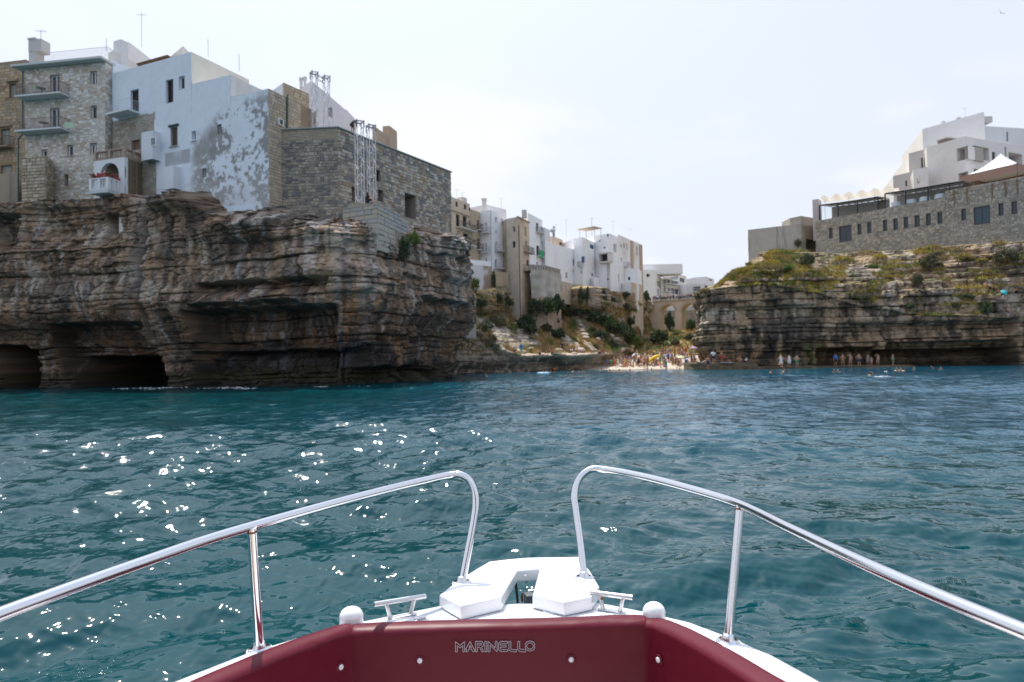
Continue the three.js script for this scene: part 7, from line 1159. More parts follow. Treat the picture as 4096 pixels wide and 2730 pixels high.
  for (let i = 0; i < 60000 && pts.length < 13000; i++) { const s = rnd(6, pathM.len - 30), y = rnd(2.9, 13), n = fbm(s * .42, y * .6, 64, 3); if (n < .46) continue; const a = slopeM.point(s, y), b = slopeM.point(s, y + .1), fl = Math.hypot(a.x - b.x, a.z - b.z) / .1; if (fl < .7) continue; const h = fbm(s * .5, y * .6, 9, 3); pts.push([a, h > .55 ? [.12, .15, .04] : h > .45 ? [.36, .26, .08] : [.38, .24, .11]]); }
  for (let i = 0; i < 5000; i++) { const x = rnd(20, 58), z = -rnd(134, 176), y = groundH(x, z); if (y < 2.3) continue; pts.push([V(x, y, z), fbm(x * .3, z * .2, 9, 3) > .5 ? [.13, .15, .04] : [.36, .26, .10]]); }
  field(pts, 'dry grass on the ravine slope and floor', 1.3);
}

// ---------------------------------------------------------------- people
const poses = {};
function sdBones(bones, x, y, z, k) { // smooth union of tapered capsules
  let acc = 0; for (const [a, b, ra, rb] of bones) { const bx = b[0] - a[0], by = b[1] - a[1], bz = b[2] - a[2], px = x - a[0], py = y - a[1], pz = z - a[2], L = bx * bx + by * by + bz * bz, t = L ? clamp((px * bx + py * by + pz * bz) / L) : 0, d = Math.hypot(px - bx * t, py - by * t, pz - bz * t) - (ra + (rb - ra) * t); acc += Math.exp(-d / k); } return -k * Math.log(acc + 1e-30);
}
const mcube = new MarchingCubes(46, new THREE.MeshStandardMaterial(), false, false, 30000); mcube.isolation = 0;
function skin(bones, c, half, inflate = 0, clip) {
  const n = mcube.size, F = mcube.field; let i = 0;
  for (let z = 0; z < n; z++) for (let y = 0; y < n; y++) for (let x = 0; x < n; x++, i++) { const X = (x - n / 2) / (n / 2) * half + c[0], Y = (y - n / 2) / (n / 2) * half + c[1], Z = (z - n / 2) / (n / 2) * half + c[2]; let d = sdBones(bones, X, Y, Z, .022) - inflate; if (clip) d = Math.max(d, clip(X, Y, Z)); F[i] = -d; }
  mcube.update(); const cnt = mcube.count, P = new Float32Array(cnt * 3); for (let j = 0; j < cnt; j++) { P[3 * j] = mcube.positionArray[3 * j] * half + c[0]; P[3 * j + 1] = mcube.positionArray[3 * j + 1] * half + c[1]; P[3 * j + 2] = mcube.positionArray[3 * j + 2] * half + c[2]; }
  let g = new THREE.BufferGeometry(); g.setAttribute('position', new THREE.BufferAttribute(P, 3)); g = mergeVertices(g, 1e-4); g.computeVertexNormals(); return g;
}
function body(j) { // joints -> bones: spine, head, arms and legs
  const B = [[j.pel, j.waist, .135, .115], [j.waist, j.chest, .115, .14], [j.chest, j.neck, .13, .055], [j.neck, j.head, .052, .085], [j.head, [j.head[0], j.head[1] + .05, j.head[2] + .01], .092, .095]];
  for (const s of [0, 1]) { B.push([j.chest, j.sh[s], .11, .062], [j.sh[s], j.el[s], .055, .042], [j.el[s], j.wr[s], .041, .03], [j.wr[s], j.ha[s], .03, .034], [j.pel, j.hip[s], .12, .09], [j.hip[s], j.kn[s], .088, .058], [j.kn[s], j.an[s], .057, .038], [j.an[s], j.toe[s], .04, .032]); }
  return B;
}
const J = {
  stand: { pel: [0, .95, 0], waist: [0, 1.1, .01], chest: [0, 1.32, 0], neck: [0, 1.47, 0], head: [0, 1.58, .02], sh: [[-.18, 1.41, 0], [.18, 1.41, 0]], el: [[-.25, 1.13, -.03], [.25, 1.13, -.02]], wr: [[-.26, .89, .05], [.25, .88, .04]], ha: [[-.26, .8, .07], [.25, .79, .06]], hip: [[-.09, .92, 0], [.09, .92, 0]], kn: [[-.11, .5, .02], [.1, .5, .03]], an: [[-.12, .08, -.02], [.11, .08, -.01]], toe: [[-.14, .04, .14], [.13, .04, .14]] },
  akimbo: { pel: [.02, .95, 0], waist: [.01, 1.1, .01], chest: [0, 1.32, 0], neck: [0, 1.47, 0], head: [.01, 1.58, .02], sh: [[-.18, 1.41, 0], [.18, 1.41, 0]], el: [[-.37, 1.2, -.06], [.37, 1.19, -.06]], wr: [[-.19, 1.04, .06], [.19, 1.04, .06]], ha: [[-.14, 1.0, .1], [.14, 1.0, .1]], hip: [[-.08, .92, 0], [.1, .92, 0]], kn: [[-.1, .5, .04], [.14, .5, .03]], an: [[-.1, .08, -.01], [.17, .08, 0]], toe: [[-.12, .04, .15], [.21, .04, .14]] },
  walk: { pel: [0, .94, 0], waist: [0, 1.09, .02], chest: [0, 1.31, .03], neck: [0, 1.46, .04], head: [0, 1.57, .07], sh: [[-.18, 1.4, .05], [.18, 1.4, .01]], el: [[-.24, 1.14, .14], [.24, 1.14, -.14]], wr: [[-.22, .93, .3], [.24, .92, -.14]], ha: [[-.21, .87, .36], [.24, .84, -.13]], hip: [[-.09, .91, 0], [.09, .91, 0]], kn: [[-.1, .5, -.08], [.1, .52, .2]], an: [[-.11, .16, -.32], [.1, .09, .22]], toe: [[-.12, .05, -.2], [.11, .04, .38]] },
  raise: { pel: [0, .95, 0], waist: [0, 1.1, .01], chest: [0, 1.32, 0], neck: [0, 1.47, 0], head: [0, 1.58, .02], sh: [[-.18, 1.42, 0], [.18, 1.41, 0]], el: [[-.38, 1.5, .1], [.25, 1.13, -.02]], wr: [[-.24, 1.64, .22], [.22, .93, .13]], ha: [[-.17, 1.66, .24], [.2, .86, .18]], hip: [[-.09, .92, 0], [.09, .92, 0]], kn: [[-.12, .5, .02], [.12, .5, .05]], an: [[-.14, .08, -.02], [.13, .08, -.03]], toe: [[-.16, .04, .14], [.16, .04, .12]] },
  bend: { pel: [0, .86, -.12], waist: [0, .98, .02], chest: [0, 1.06, .24], neck: [0, 1.07, .4], head: [0, 1.04, .5], sh: [[-.17, 1.04, .32], [.17, 1.04, .32]], el: [[-.2, .78, .36], [.2, .78, .36]], wr: [[-.16, .56, .42], [.16, .56, .42]], ha: [[-.14, .48, .45], [.14, .48, .45]], hip: [[-.09, .85, -.1], [.09, .85, -.1]], kn: [[-.12, .46, .06], [.12, .46, .06]], an: [[-.12, .08, -.06], [.12, .08, -.06]], toe: [[-.14, .04, .1], [.14, .04, .1]] },
  sit: { pel: [0, .13, 0], waist: [0, .28, -.02], chest: [0, .5, -.01], neck: [0, .64, .02], head: [0, .75, .05], sh: [[-.18, .58, 0], [.18, .58, 0]], el: [[-.26, .34, .1], [.26, .34, .1]], wr: [[-.18, .38, .32], [.18, .38, .32]], ha: [[-.13, .41, .38], [.13, .41, .38]], hip: [[-.09, .12, .04], [.09, .12, .04]], kn: [[-.14, .42, .4], [.14, .42, .4]], an: [[-.1, .07, .58], [.1, .07, .58]], toe: [[-.11, .04, .74], [.11, .04, .74]] },
  lean: { pel: [0, .13, 0], waist: [0, .26, -.08], chest: [0, .43, -.2], neck: [0, .55, -.27], head: [0, .66, -.27], sh: [[-.18, .5, -.23], [.18, .5, -.23]], el: [[-.25, .26, -.36], [.25, .26, -.36]], wr: [[-.24, .05, -.4], [.24, .05, -.4]], ha: [[-.24, .04, -.48], [.24, .04, -.48]], hip: [[-.09, .12, .05], [.09, .12, .05]], kn: [[-.12, .14, .48], [.12, .3, .42]], an: [[-.12, .06, .86], [.1, .07, .72]], toe: [[-.14, .14, .94], [.12, .05, .88]] },
  lie: { pel: [0, .13, 0], waist: [0, .13, -.15], chest: [0, .15, -.38], neck: [0, .15, -.53], head: [0, .15, -.65], sh: [[-.18, .13, -.46], [.18, .13, -.46]], el: [[-.3, .08, -.22], [.3, .08, -.22]], wr: [[-.28, .06, .0], [.28, .06, .0]], ha: [[-.27, .05, .08], [.27, .05, .08]], hip: [[-.09, .11, .03], [.09, .11, .03]], kn: [[-.12, .1, .46], [.12, .14, .45]], an: [[-.13, .06, .86], [.12, .07, .86]], toe: [[-.15, .16, .93], [.14, .16, .93]] },
  swim: { pel: [0, -.35, -.25], waist: [0, -.22, -.2], chest: [0, -.02, -.08], neck: [0, .1, .02], head: [0, .2, .08], sh: [[-.18, .02, 0], [.18, .02, 0]], el: [[-.4, -.04, .12], [.4, -.04, .12]], wr: [[-.4, -.05, .36], [.4, -.05, .36]], ha: [[-.38, -.05, .45], [.38, -.05, .45]], hip: [[-.09, -.4, -.28], [.09, -.4, -.28]], kn: [[-.14, -.6, -.6], [.14, -.5, -.65]], an: [[-.14, -.6, -1.0], [.14, -.5, -1.05]], toe: [[-.14, -.6, -1.1], [.14, -.5, -1.15]] },
};
for (const k of Object.keys(J)) {
  const j = J[k], b = body(j), all = b.flatMap(q => [q[0], q[1]]), lo = [0, 1, 2].map(i => Math.min(...all.map(p => p[i]))), hi = [0, 1, 2].map(i => Math.max(...all.map(p => p[i]))), c = lo.map((v, i) => (v + hi[i]) / 2), half = Math.max(...hi.map((v, i) => v - lo[i])) / 2 + .17;
  const dist = (p, X, Y, Z) => Math.hypot(X - p[0], Y - p[1], Z - p[2]);
  const seg = (a, b2, t) => a.map((v, i) => lerp(v, b2[i], t));
  const trunk = [b[0], [j.pel, j.hip[0], .12, .09], [j.pel, j.hip[1], .12, .09], ...[0, 1].map(s => [j.hip[s], seg(j.hip[s], j.kn[s], .55), .09, .078])], torso = [b[0], b[1], [j.chest, seg(j.chest, j.neck, .6), .135, .08], ...[0, 1].flatMap(s => [[j.chest, j.sh[s], .115, .068], [j.sh[s], seg(j.sh[s], j.el[s], .65), .062, .052]])];
  const brief = [[j.pel, j.hip[0], .13, .1], [j.pel, j.hip[1], .13, .1]], bra = [[seg(j.chest, j.sh[0], .3), seg(j.chest, j.sh[1], .3), .125, .125]];
  const skirt = [[j.waist, j.pel, .12, .15], ...[0, 1].map(s => [j.pel, seg(j.hip[s], j.kn[s], .75), .15, .12])];
  const geo = { body: skin(b, c, half), trunks: skin(trunk, c, half, .018), brief: skin([...brief], c, half, .004), bikini: skin([...brief, ...bra], c, half, .006), shirt: skin(torso, c, half, .018), dress: skin([...torso.slice(0, 3), ...skirt], c, half, .02) };
  const hd = [j.head[0], j.head[1] + .03, j.head[2] - .012]; geo.hair = skin([[hd, [hd[0], hd[1] + .05, hd[2] - .01], .1, .1], [hd, [j.neck[0], j.neck[1] + .02, j.neck[2] - .06], .085, .05]], hd, .26, .006, (X, Y, Z) => (k === 'lie' ? Y - hd[1] - .03 - (Z - hd[2]) * -.2 : (Z - hd[2]) * 1.0 - .045 - (Y - hd[1] - .02) * .5));
  poses[k] = geo;
}
const skins = [[.46, .26, .17], [.40, .21, .13], [.52, .32, .22], [.32, .17, .10]].map(c => M(...c, .6)), hairs = [[.02, .013, .01], [.06, .035, .02], [.16, .1, .05], [.01, .008, .008]].map(c => M(...c, .6));
const cloths = { red: [.5, .03, .03], 'navy blue': [.02, .03, .12], black: [.015, .015, .018], white: [.72, .72, .72], blue: [.04, .16, .48], green: [.03, .28, .14], orange: [.62, .2, .03], pink: [.6, .2, .3], turquoise: [.03, .4, .42], yellow: [.65, .5, .06], purple: [.22, .1, .35], grey: [.25, .25, .27] };
function person(p, pose, turn, o) {
  const g = poses[pose], t = thing('person', o.label, 'person', p, o.group), sk = skins[o.skin ?? Math.floor(rnd(0, 4))]; t.rotation.y = turn; const s = o.size ?? rnd(.93, 1.05); t.scale.setScalar(s);
  mesh('body', g.body, sk, t); mesh('hair', g.hair, o.hat ? M(...cloths[o.hat]) : hairs[o.hair ?? Math.floor(rnd(0, 4))], t);
  for (const [kind, color] of o.wear) mesh(kind === 'bikini' ? 'swimsuit' : kind === 'brief' ? 'swim_briefs' : kind, g[kind], M(...cloths[color], .8), t);
  return t;
}
const poseWord = { stand: 'standing', akimbo: 'hands on hips', walk: 'walking', raise: 'arm raised', bend: 'bending down', sit: 'sitting', lean: 'leaning back', lie: 'lying', swim: 'swimming' };
const dress = (c, kind) => kind === 'trunks' ? `${c} trunks` : kind === 'bikini' ? `a ${c} swimsuit` : kind === 'brief' ? `${c} swim briefs` : kind === 'shirt' ? `a ${c} shirt` : `a ${c} dress`;
{
  const face = (p, a = 0) => Math.atan2(EYE.x - p.x, EYE.z - p.z) + a;
  // on the shelf at the foot of the bluff
  const ZS = zoom(2750, 1350, 3.9217), ZT = zoom(3250, 1350, 2.7813), SG = 'bathers on the rock shelf below the bluff';
  const shelfAt = (px, py) => { const q = onSurf(sampR, px, py), sy = pathR.sy(px, py), s = sy ? sy[0] : 0, y = Math.max(.2, bluff.shelf(s)), r = ray(px, py), t = (y - EYE.y) / r.y, d = -r.z * t; const dd = clamp(d, 98, 103.5), p = at(px, py, dd); return V(p.x, y, p.z); };
  srand(404);
  [[ZS, 258, 408, 'bend', 1.4, [['trunks', 'grey']], 'bending bather in grey trunks at the end of the shelf'], [ZS, 318, 420, 'sit', .4, [['shirt', 'white'], ['trunks', 'black']], 'seated person in a white shirt next to the bending bather'], [ZS, 410, 408, 'akimbo', 0, [['shirt', 'white'], ['trunks', 'navy blue']], 'person in white shirt and navy shorts on the shelf'], [ZS, 540, 400, 'stand', .2, [['trunks', 'red']], 'bather in bright red trunks on the shelf'], [ZS, 630, 390, 'sit', .6, [['shirt', 'black']], 'person in black sitting on a towel beside the red trunks'], [ZS, 795, 378, 'sit', .3, [['bikini', 'orange']], 'seated bather in an orange swimsuit on the shelf'], [ZS, 825, 376, 'sit', -.2, [['bikini', 'black']], 'seated bather in a black swimsuit beside the orange one'], [ZS, 905, 385, 'lean', -1.2, [['shirt', 'white'], ['trunks', 'navy blue']], 'person leaning back in a white shirt on the shelf'], [ZS, 325, 500, 'stand', .3, [['trunks', 'navy blue']], 'bather stepping down to the water at the shelf end'], [ZS, 1470, 470, 'akimbo', 0, [['dress', 'white'], ['trunks', 'black']], 'person in a white top and hat by the water', 'yellow'], [ZS, 1602, 465, 'stand', 0, [['dress', 'white']], 'person in a white dress by the water'], [ZS, 1722, 465, 'akimbo', .3, [['trunks', 'green']], 'bather in green trunks beside the white dress'], [ZS, 1465, 488, 'sit', .2, [['trunks', 'black']], 'bather sitting low at the feet of the white top'],
    [ZT, 262, 325, 'stand', .2, [['shirt', 'blue'], ['trunks', 'black']], 'person in a pale blue shirt before the dark cave'], [ZT, 340, 325, 'akimbo', 0, [['bikini', 'pink']], 'bather in a pink swimsuit beside the blue shirt'], [ZT, 424, 328, 'raise', 0, [['bikini', 'navy blue']], 'bather in a navy two-piece with a raised arm'], [ZT, 520, 322, 'akimbo', .2, [['trunks', 'navy blue']], 'bather in navy trunks with hands on hips'], [ZT, 622, 315, 'stand', -.3, [['dress', 'grey']], 'person in a long grey dress on the shelf'], [ZT, 660, 315, 'stand', .3, [['bikini', 'green']], 'child in a green swimsuit beside the grey dress'], [ZT, 730, 312, 'raise', .1, [['bikini', 'purple']], 'bather in a purple swimsuit with an arm raised'], [ZT, 900, 330, 'stand', .9, [['trunks', 'green']], 'bather in dark green trunks at the far end of the shelf']].forEach(([Z, x, y, pose, a, wear, label, hat]) => { const p = shelfAt(...Z(x, y)); person(p, pose, face(p, a), { label, wear, group: SG, hat, size: /child/.test(label) ? .72 : undefined }); });
  // higher on the bluff
  const Z10 = zoom(3600, 900, 3.4839);
  [[1215, 960, 'stand', .4, [['trunks', 'orange']], 'bather in orange trunks high on the bluff ledge'], [1270, 965, 'stand', -.4, [['trunks', 'black']], 'bather in black trunks high on the bluff ledge'], [1380, 975, 'sit', .5, [['trunks', 'grey']], 'bather sitting beside the turquoise umbrella'], [1630, 960, 'sit', -.8, [['trunks', 'black']], 'bather in black sitting farthest along the bluff ledge'], [1515, 1325, 'raise', .3, [['trunks', 'navy blue']], 'bather about to dive from the jutting ledge']].forEach(([x, y, pose, a, wear, label]) => { const p = onSurf(sampR, ...Z10(x, y)); person(p, pose, face(p, a), { label, wear, group: 'bathers up on the bluff' }); });
  // swimmers
  const WG2 = 'swimmers in the cove', ZW = zoom(1850, 1350, 3.9217);
  [[ZS, 1310, 552, 'red'], [ZS, 1518, 538, 'orange'], [ZT, 245, 388, 'black'], [ZT, 295, 388, 'navy blue'], [ZT, 648, 428, 'yellow'], [ZT, 932, 375, 'grey'], [ZT, 980, 372, 'green'], [ZT, 1018, 375, 'pink'], [ZT, 1340, 348, 'red'], [ZT, 1430, 362, 'blue'], [ZT, 1130, 365, 'black'], [ZW, 370, 615, 'black'], [ZW, 930, 552, 'red'], [ZW, 1030, 552, 'navy blue'], [ZW, 1325, 545, 'turquoise'], [ZW, 1380, 550, 'green'], [ZW, 1258, 530, 'grey'], [ZW, 1735, 545, 'white'], [ZW, 1820, 548, 'blue'], [ZW, 1895, 550, 'pink'], [ZW, 1675, 598, 'purple'], [ZW, 2175, 520, 'yellow'], [ZW, 2305, 535, 'orange'], [zoom(2350, 1300, 4.706), 605, 878, 'orange'], [zoom(2350, 1300, 4.706), 805, 862, 'black'], [zoom(2350, 1300, 4.706), 1205, 852, 'navy blue']].forEach(([Z, x, y, c], i) => { const p = atY(...Z(x, y), 0); if (-p.z > 122) p.z = -121; person(V(p.x, -.03, p.z), 'swim', face(p, rnd(-2, 2)), { label: x > 1000 && Z === ZT ? `swimmer in ${c} below the dark overhang` : Z === ZW ? `swimmer in ${c} near the rocky ledge shore` : `swimmer in ${c} off the ${Z === ZS ? 'rock shelf' : Z === ZT ? 'shelf cave' : 'pebble beach'}`, wear: [['bikini', c]], group: WG2 }); });
  for (const [x, y, pose, c, l] of [[1318, 520, 'stand', 'blue', 'wading child in a blue top off the rock shelf']]) { const p = atY(...ZS(x, y), -.35); person(p, pose, face(p), { label: l, wear: [['shirt', c]], group: WG2, size: .85 }); }
  // along the ledge under the town
  const LG = 'bathers on the ledge under the town';
  [[ZW, 828, 268, 'sit', [['shirt', 'black']], 'person in black sitting beside the lime towel'], [ZW, 922, 275, 'stand', [['shirt', 'blue'], ['trunks', 'turquoise']], 'person with a blue backpack and turquoise shorts on the ledge'], [ZW, 1215, 262, 'sit', [['trunks', 'black']], 'dark-clad person sitting midway along the ledge'], [ZW, 1575, 222, 'stand', [['shirt', 'black'], ['trunks', 'black']], 'person in black standing by the boulders'], [ZW, 1720, 238, 'sit', [['shirt', 'white']], 'person in white sitting among the boulders'], [ZW, 1800, 240, 'sit', [['bikini', 'pink']], 'bather in pink sitting among the boulders'], [ZW, 1390, 268, 'sit', [['bikini', 'red']], 'bather in red sitting on the ledge edge'], [ZW, 2150, 262, 'sit', [['trunks', 'navy blue']], 'bather in navy sitting at the end of the ledge'], [ZW, 2190, 250, 'stand', [['bikini', 'white']], 'bather in a white hat at the end of the ledge'], [ZW, 2220, 262, 'sit', [['bikini', 'orange']], 'bather in orange sitting at the end of the ledge'], [ZW, 2110, 440, 'stand', [['bikini', 'pink']], 'bather in pink below the end of the ledge'], [ZW, 2140, 455, 'akimbo', [['trunks', 'orange']], 'bather in orange trunks below the end of the ledge']].forEach(([Z, x, y, pose, wear, label]) => { const p = onSurf(sampM, ...Z(x, y)); person(p, pose, face(p, rnd(-1, 1)), { label, wear, group: LG }); });
  // the beach crowd
  const ZC = zoom(2350, 1300, 4.706), CG = 'crowd on the pebble beach', zone = (x, y) => y > 770 ? 'by the water edge' : x < 900 ? 'by the ledge end' : x < 1450 ? 'around the yellow float' : x < 1700 ? 'near the blue parasol' : 'near the green parasol', names_ = Object.keys(cloths);
  const crowd = []; srand(2024);
  for (let i = 0; i < 1200 && crowd.length < 138; i++) { const x = rnd(330, 2040), t = rnd(), y = lerp(x > 1350 ? 590 : 690, 800, t) - (x > 1500 ? 20 : 0); if (crowd.some(q => Math.abs(q[0] - x) < 22 && Math.abs(q[1] - y) < 12)) continue; crowd.push([x, y]); }
  const standing = [[650, 800], [970, 790], [1140, 760], [1065, 820], [1375, 810], [1710, 825], [1480, 830], [1130, 830], [1240, 700], [1520, 700], [1480, 640], [1650, 600], [1800, 560], [1850, 550], [1890, 560], [1710, 540], [1740, 545], [1900, 610], [1190, 610], [1425, 600], [1960, 640], [2010, 740], [1965, 760], [900, 690], [930, 640], [700, 700]];
  standing.forEach(([x, y]) => crowd.push([x, y, 1])); crowd.sort((a, b) => a[1] - b[1]);
  const seen = [], used = new Set();
  for (const [x, y, up] of crowd) {
    const p = onGround(...ZC(x, y)); if (!p || -p.z > 150 || seen.some(q => q.distanceTo(p) < .55)) continue; seen.push(p);
    const pose = up ? pick(['stand', 'akimbo', 'walk', 'raise', 'stand']) : pick(['sit', 'sit', 'sit', 'lean', 'lean', 'lie', 'stand', 'akimbo', 'walk', 'bend']), kind = pick(['trunks', 'bikini', 'trunks', 'bikini', 'brief', 'shirt', 'dress']), key = (q) => q + kind + pose + zone(x, y); let c = pick(names_); for (let q = 0; q < 12 && used.has(key(c)); q++) c = names_[(names_.indexOf(c) + 1) % 12]; used.add(key(c)); const wear = [[kind, c]]; if (kind === 'shirt') wear.push(['trunks', pick(names_)]);
    person(p, pose, rnd(0, 6.28), { label: `person in ${dress(c, kind)} ${poseWord[pose]} ${zone(x, y)} on the beach`, wear, group: CG, hat: rnd() < .1 ? 'white' : undefined });
  }
  for (let i = 0; i < 14; i++) { const x = rnd(820, 1500), y = rnd(430, 600) + (x - 900) * .1, p = onSurf(sampM, ...ZC(x, y)), c = names_[i % 12], pose = i > 11 ? 'stand' : pick(['sit', 'lean']); person(p, pose, rnd(0, 6.28), { label: `person in ${c} swimwear ${poseWord[pose]} on the boulders above the beach`, wear: [[pick(['trunks', 'bikini']), c]], group: 'bathers on the boulders above the beach' }); }
  // on the bridge
  srand(88); const { W, deck } = globalThis.bridgeW; for (let i = 0; i < 30; i++) { const u = W.hit(...ZB(lerp(320, 1240, (i + rnd(-.3, .3)) / 30), 780)).u, c = names_[i % 12], pose = ['stand', 'akimbo', 'walk'][Math.floor(i / 12)], p = W.P(u, deck, -rnd(.6, 1.6)); person(p, pose, face(p, rnd(-.6, .6)), { label: `person in a ${c} shirt ${poseWord[pose]} at the bridge railing`, wear: [['shirt', c], ['trunks', pick(['black', 'navy blue', 'grey'])]], group: 'onlookers on the bridge' }); }
  // riggers at the truss towers
  { const p = at(...Z3(704, 510), 61), q = at(...Z3(822, 1098), 58.6); person(V(p.x, fortTop + .1, p.z), 'bend', 1.0, { label: 'rigger in black clothes crouching on the bastion roof', wear: [['shirt', 'black'], ['trunks', 'black']], hat: 'black' }); person(q, 'sit', 2.2, { label: 'rigger in black clothes sitting between the truss tower feet', wear: [['shirt', 'black'], ['trunks', 'black']], hat: 'black' }); }
  // ---- parasols and beach things
  function parasol(Z, x, yTop, yFoot, dia, c1, c2, label, tilt = 0, surf) {
    const p = surf ? onSurf(surf, ...Z(x, yFoot)) : onGround(...Z(x, yFoot)), t = thing('parasol', label, 'parasol', p, 'parasols on the beach'), top = at(...Z(x, yTop), -p.z).y - p.y, r = dia / 2 * -p.z / FPX, H = Math.max(1.4, top), n = 8; t.rotation.z = tilt;
    for (let k = 0; k < n; k++) { const g = gridGeo(6, 6, (i, j, o) => { const a = (k + i / 6) / n * 6.2832, v = j / 6; o.x = Math.cos(a) * r * v; o.z = Math.sin(a) * r * v; o.y = H - r * .5 * v * v - .04 * Math.sin(i / 6 * Math.PI) * v; }); mesh('canopy_panel', g, M(...(k % 2 ? c1 : c2), .8, { phys: 1, transmission: .25, thickness: 0, side: 2 }), t); }
    mesh('pole', bar(V(0, -.2, 0), V(0, H + .08, 0), .025), M(.6, .6, .6, .4), t);
  }
  parasol(ZC, 940, 530, 690, 27, [.75, .75, .76], [.7, .71, .74], 'white parasol by the ledge end of the beach', .35); parasol(ZC, 1520, 545, 690, 28, [.12, .2, .6], [.2, .28, .65], 'blue parasol among the beach crowd'); parasol(ZC, 1770, 618, 730, 34, [.62, .72, .38], [.7, .76, .5], 'pale green parasol among the beach crowd'); parasol(ZC, 2003, 405, 560, 27, [.48, .32, .68], [.6, .45, .74], 'lilac parasol at the back of the beach by the bluff'); parasol(ZC, 1884, 682, 780, 17, [.7, .72, .78], [.4, .5, .75], 'small white and blue parasol in front of the green one');
  { const p = onGround(...ZC(1235, 730)), cv = new THREE.CatmullRomCurve3([V(-1.15, .25, 0), V(-.6, .5, 0), V(0, .95, 0), V(.55, 1.25, 0), V(1.1, 1.3, 0)]), t = thing('inflatable_float', 'bright yellow inflatable float on the beach', 'float', p); mesh('tube', new THREE.TubeGeometry(cv, 30, .3, 12), M(.8, .56, .01, .4), t); for (const q of [V(-1.15, .25, 0), V(1.1, 1.3, 0)]) mesh('end_cap', (() => { const g = new THREE.SphereGeometry(.3, 14, 10); g.translate(q.x, q.y, q.z); return g; })(), M(.8, .56, .01, .4), t); }
  { const p = atY(...ZW(1265, 580), 0), g = new THREE.TorusGeometry(.62, .2, 12, 30); g.rotateX(Math.PI / 2); g.translate(p.x, .08, p.z); const m = single('swim_ring', 'pale blue swim ring floating near the ledge', 'swim ring', g, M(.35, .6, .8, .35)); person(V(p.x, .2, p.z), 'swim', 0, { label: 'swimmer sitting in the pale blue swim ring', wear: [['bikini', 'red']], group: WG2 }); }
  { const p = atY(...ZW(1440, 530), 0), g = new THREE.SphereGeometry(.28, 16, 12); g.translate(p.x, .3, p.z); const b = single('buoy', 'orange ball buoy floating near the ledge', 'buoy', g, M(.75, .16, .02, .4)); mesh('collar', (() => { const c = new THREE.CylinderGeometry(.07, .09, .12, 10); c.translate(p.x, .6, p.z); return c; })(), M(.1, .1, .1), b); }
  for (const [Z, x, y, c, w, d, l, S] of [[ZW, 845, 285, [.15, .75, .05], 1.6, .9, 'lime green towel spread on the ledge', sampM], [ZW, 1450, 268, [.05, .5, .6], 1.3, .8, 'turquoise towel spread on the ledge', sampM], [ZC, 470, 770, [.8, .2, .04], 1.2, .8, 'orange towel at the ledge end of the beach'], [ZC, 880, 632, [.7, .03, .03], .9, .7, 'red bag under the white parasol'], [ZC, 1230, 755, [.3, .3, .4], 1.5, .8, 'grey blue towel below the yellow float'], [ZS, 605, 400, [.6, .65, .75], 1.8, .8, 'pale blue towel on the rock shelf', sampR]]) { const p = S ? onSurf(S, ...Z(x, y)) : onGround(...Z(x, y)), g = new THREE.BoxGeometry(w, .06, d, 10, 1, 6), P = g.attributes.position; for (let i = 0; i < P.count; i++) P.setY(i, P.getY(i) + .06 + .05 * n3(P.getX(i) * 4, P.getZ(i) * 4, w)); g.translate(p.x, p.y, p.z); single(/bag/.test(l) ? 'beach_bag' : 'towel', l, /bag/.test(l) ? 'bag' : 'towel', g, M(...c)); }
  { const p = onSurf(sampR, ...zoom(3600, 900, 3.4839)(1460, 950)), t = thing('beach_umbrella', 'turquoise umbrella lying open on the bluff ledge', 'umbrella', p), g = new THREE.SphereGeometry(.5, 20, 8, 0, 6.3, 0, 1.1); g.scale(1, .7, 1); mesh('canopy', g, M(.02, .42, .45, .7, { side: 2 }), t); mesh('pole', bar(V(0, 0, 0), V(.1, .6, 0), .02), M(.5, .5, .5), t); t.rotation.x = .9; t.position.y += .2; }
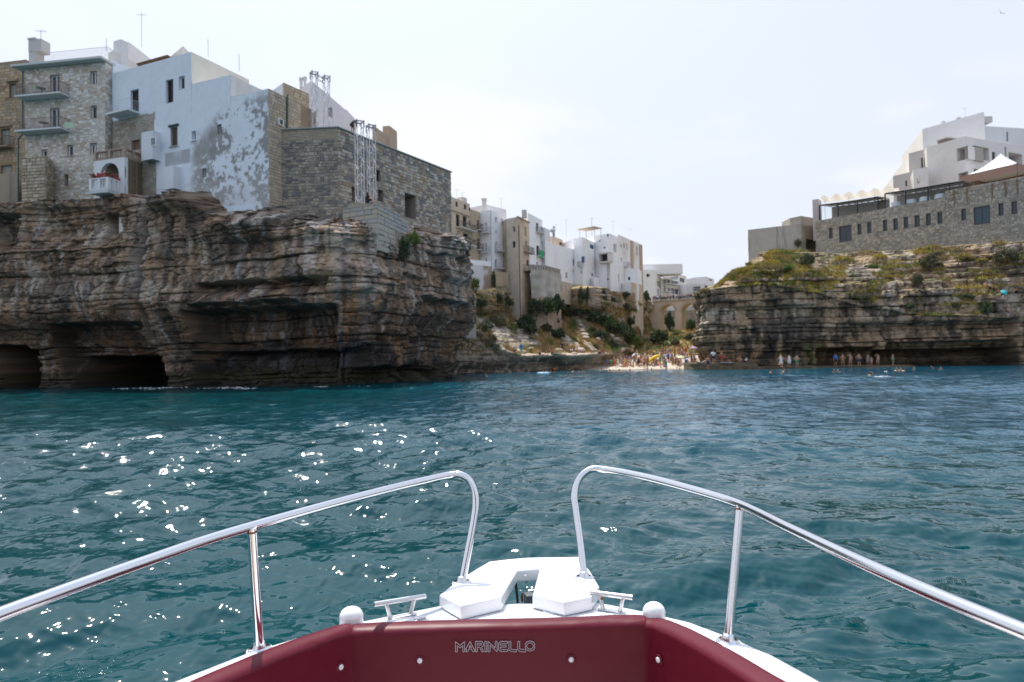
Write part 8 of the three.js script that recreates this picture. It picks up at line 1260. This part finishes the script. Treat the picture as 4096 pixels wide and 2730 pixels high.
  // splash behind the fast swimmer
  { srand(17); const gs = [], a = atY(...ZT(530, 437), .02), b = atY(...ZT(1215, 450), .02); for (let i = 0; i < 330; i++) { const t = rnd(), p = a.clone().lerp(b, t), spl = Math.abs(t - .45) < .05 && i % 2, h = spl ? Math.pow(rnd(), 2) * 1.1 : rnd(0, .06), g = new THREE.IcosahedronGeometry(spl ? rnd(.015, .05) : rnd(.02, .09), 0); g.scale(spl ? 1 : 2.4, spl ? 1.3 : .35, 1.2); g.translate(p.x + rnd(-.3, .3), h, p.z + rnd(-.8, .8)); gs.push(g); } const m = mesh('foam', join(gs), M(.8, .82, .83, .9), scene); m.userData = { kind: 'stuff', label: 'white foam trail behind a swimmer' }; }
  { srand(19); const gs = []; for (let i = 0; i < 700; i++) { const px = rnd(500, 1640), q = pathL.sy(px, 1400), [x, z, nx, nz] = pathL.at(q[0]), o = rnd(-1.6, 1.2) + 1.6 * (fbm(q[0] * .4, 2, 0, 3) - .5); if (fbm(q[0] * .35, 5, 0, 3) < .53) continue; const g = new THREE.IcosahedronGeometry(rnd(.015, .055), 0); g.scale(2.5, .4, 1.4); g.translate(x + nx * o, .02 + .05 * rnd(), z + nz * o); gs.push(g); } const m = mesh('foam_001', join(gs), M(.7, .74, .76, .9), scene); m.userData = { kind: 'stuff', label: 'thin foam along the foot of the headland' }; }
  // bird
  { const p = at(4005, 52, 60), t = thing('bird', 'small dark bird gliding in the sky', 'bird', p), wing = (s) => { const sh = new THREE.Shape([[0, .06], [.28, .1], [.62, .02], [.3, -.03], [0, -.08]].map(([x, y]) => new THREE.Vector2(x * s, y))), g = new THREE.ExtrudeGeometry(sh, { depth: .012, bevelEnabled: false }); g.rotateX(-1.2); g.rotateZ(s * .35); return g; }; const b = new THREE.SphereGeometry(.07, 12, 8); b.scale(.8, .8, 2.6); mesh('body', b, M(.03, .03, .035), t); mesh('wing', wing(1), M(.03, .03, .035), t); mesh('wing', wing(-1), M(.03, .03, .035), t); mesh('tail', (() => { const g = new THREE.ConeGeometry(.05, .16, 6); g.rotateX(Math.PI / 2); g.translate(0, 0, -.22); g.scale(1.2, .3, 1); return g; })(), M(.03, .03, .035), t); t.rotation.set(.5, 2.4, .5); t.scale.setScalar(.62); }
}

scene.traverse(o => { if (o.isMesh) o.castShadow = o.receiveShadow = true; });
renderer.render(scene, camera);
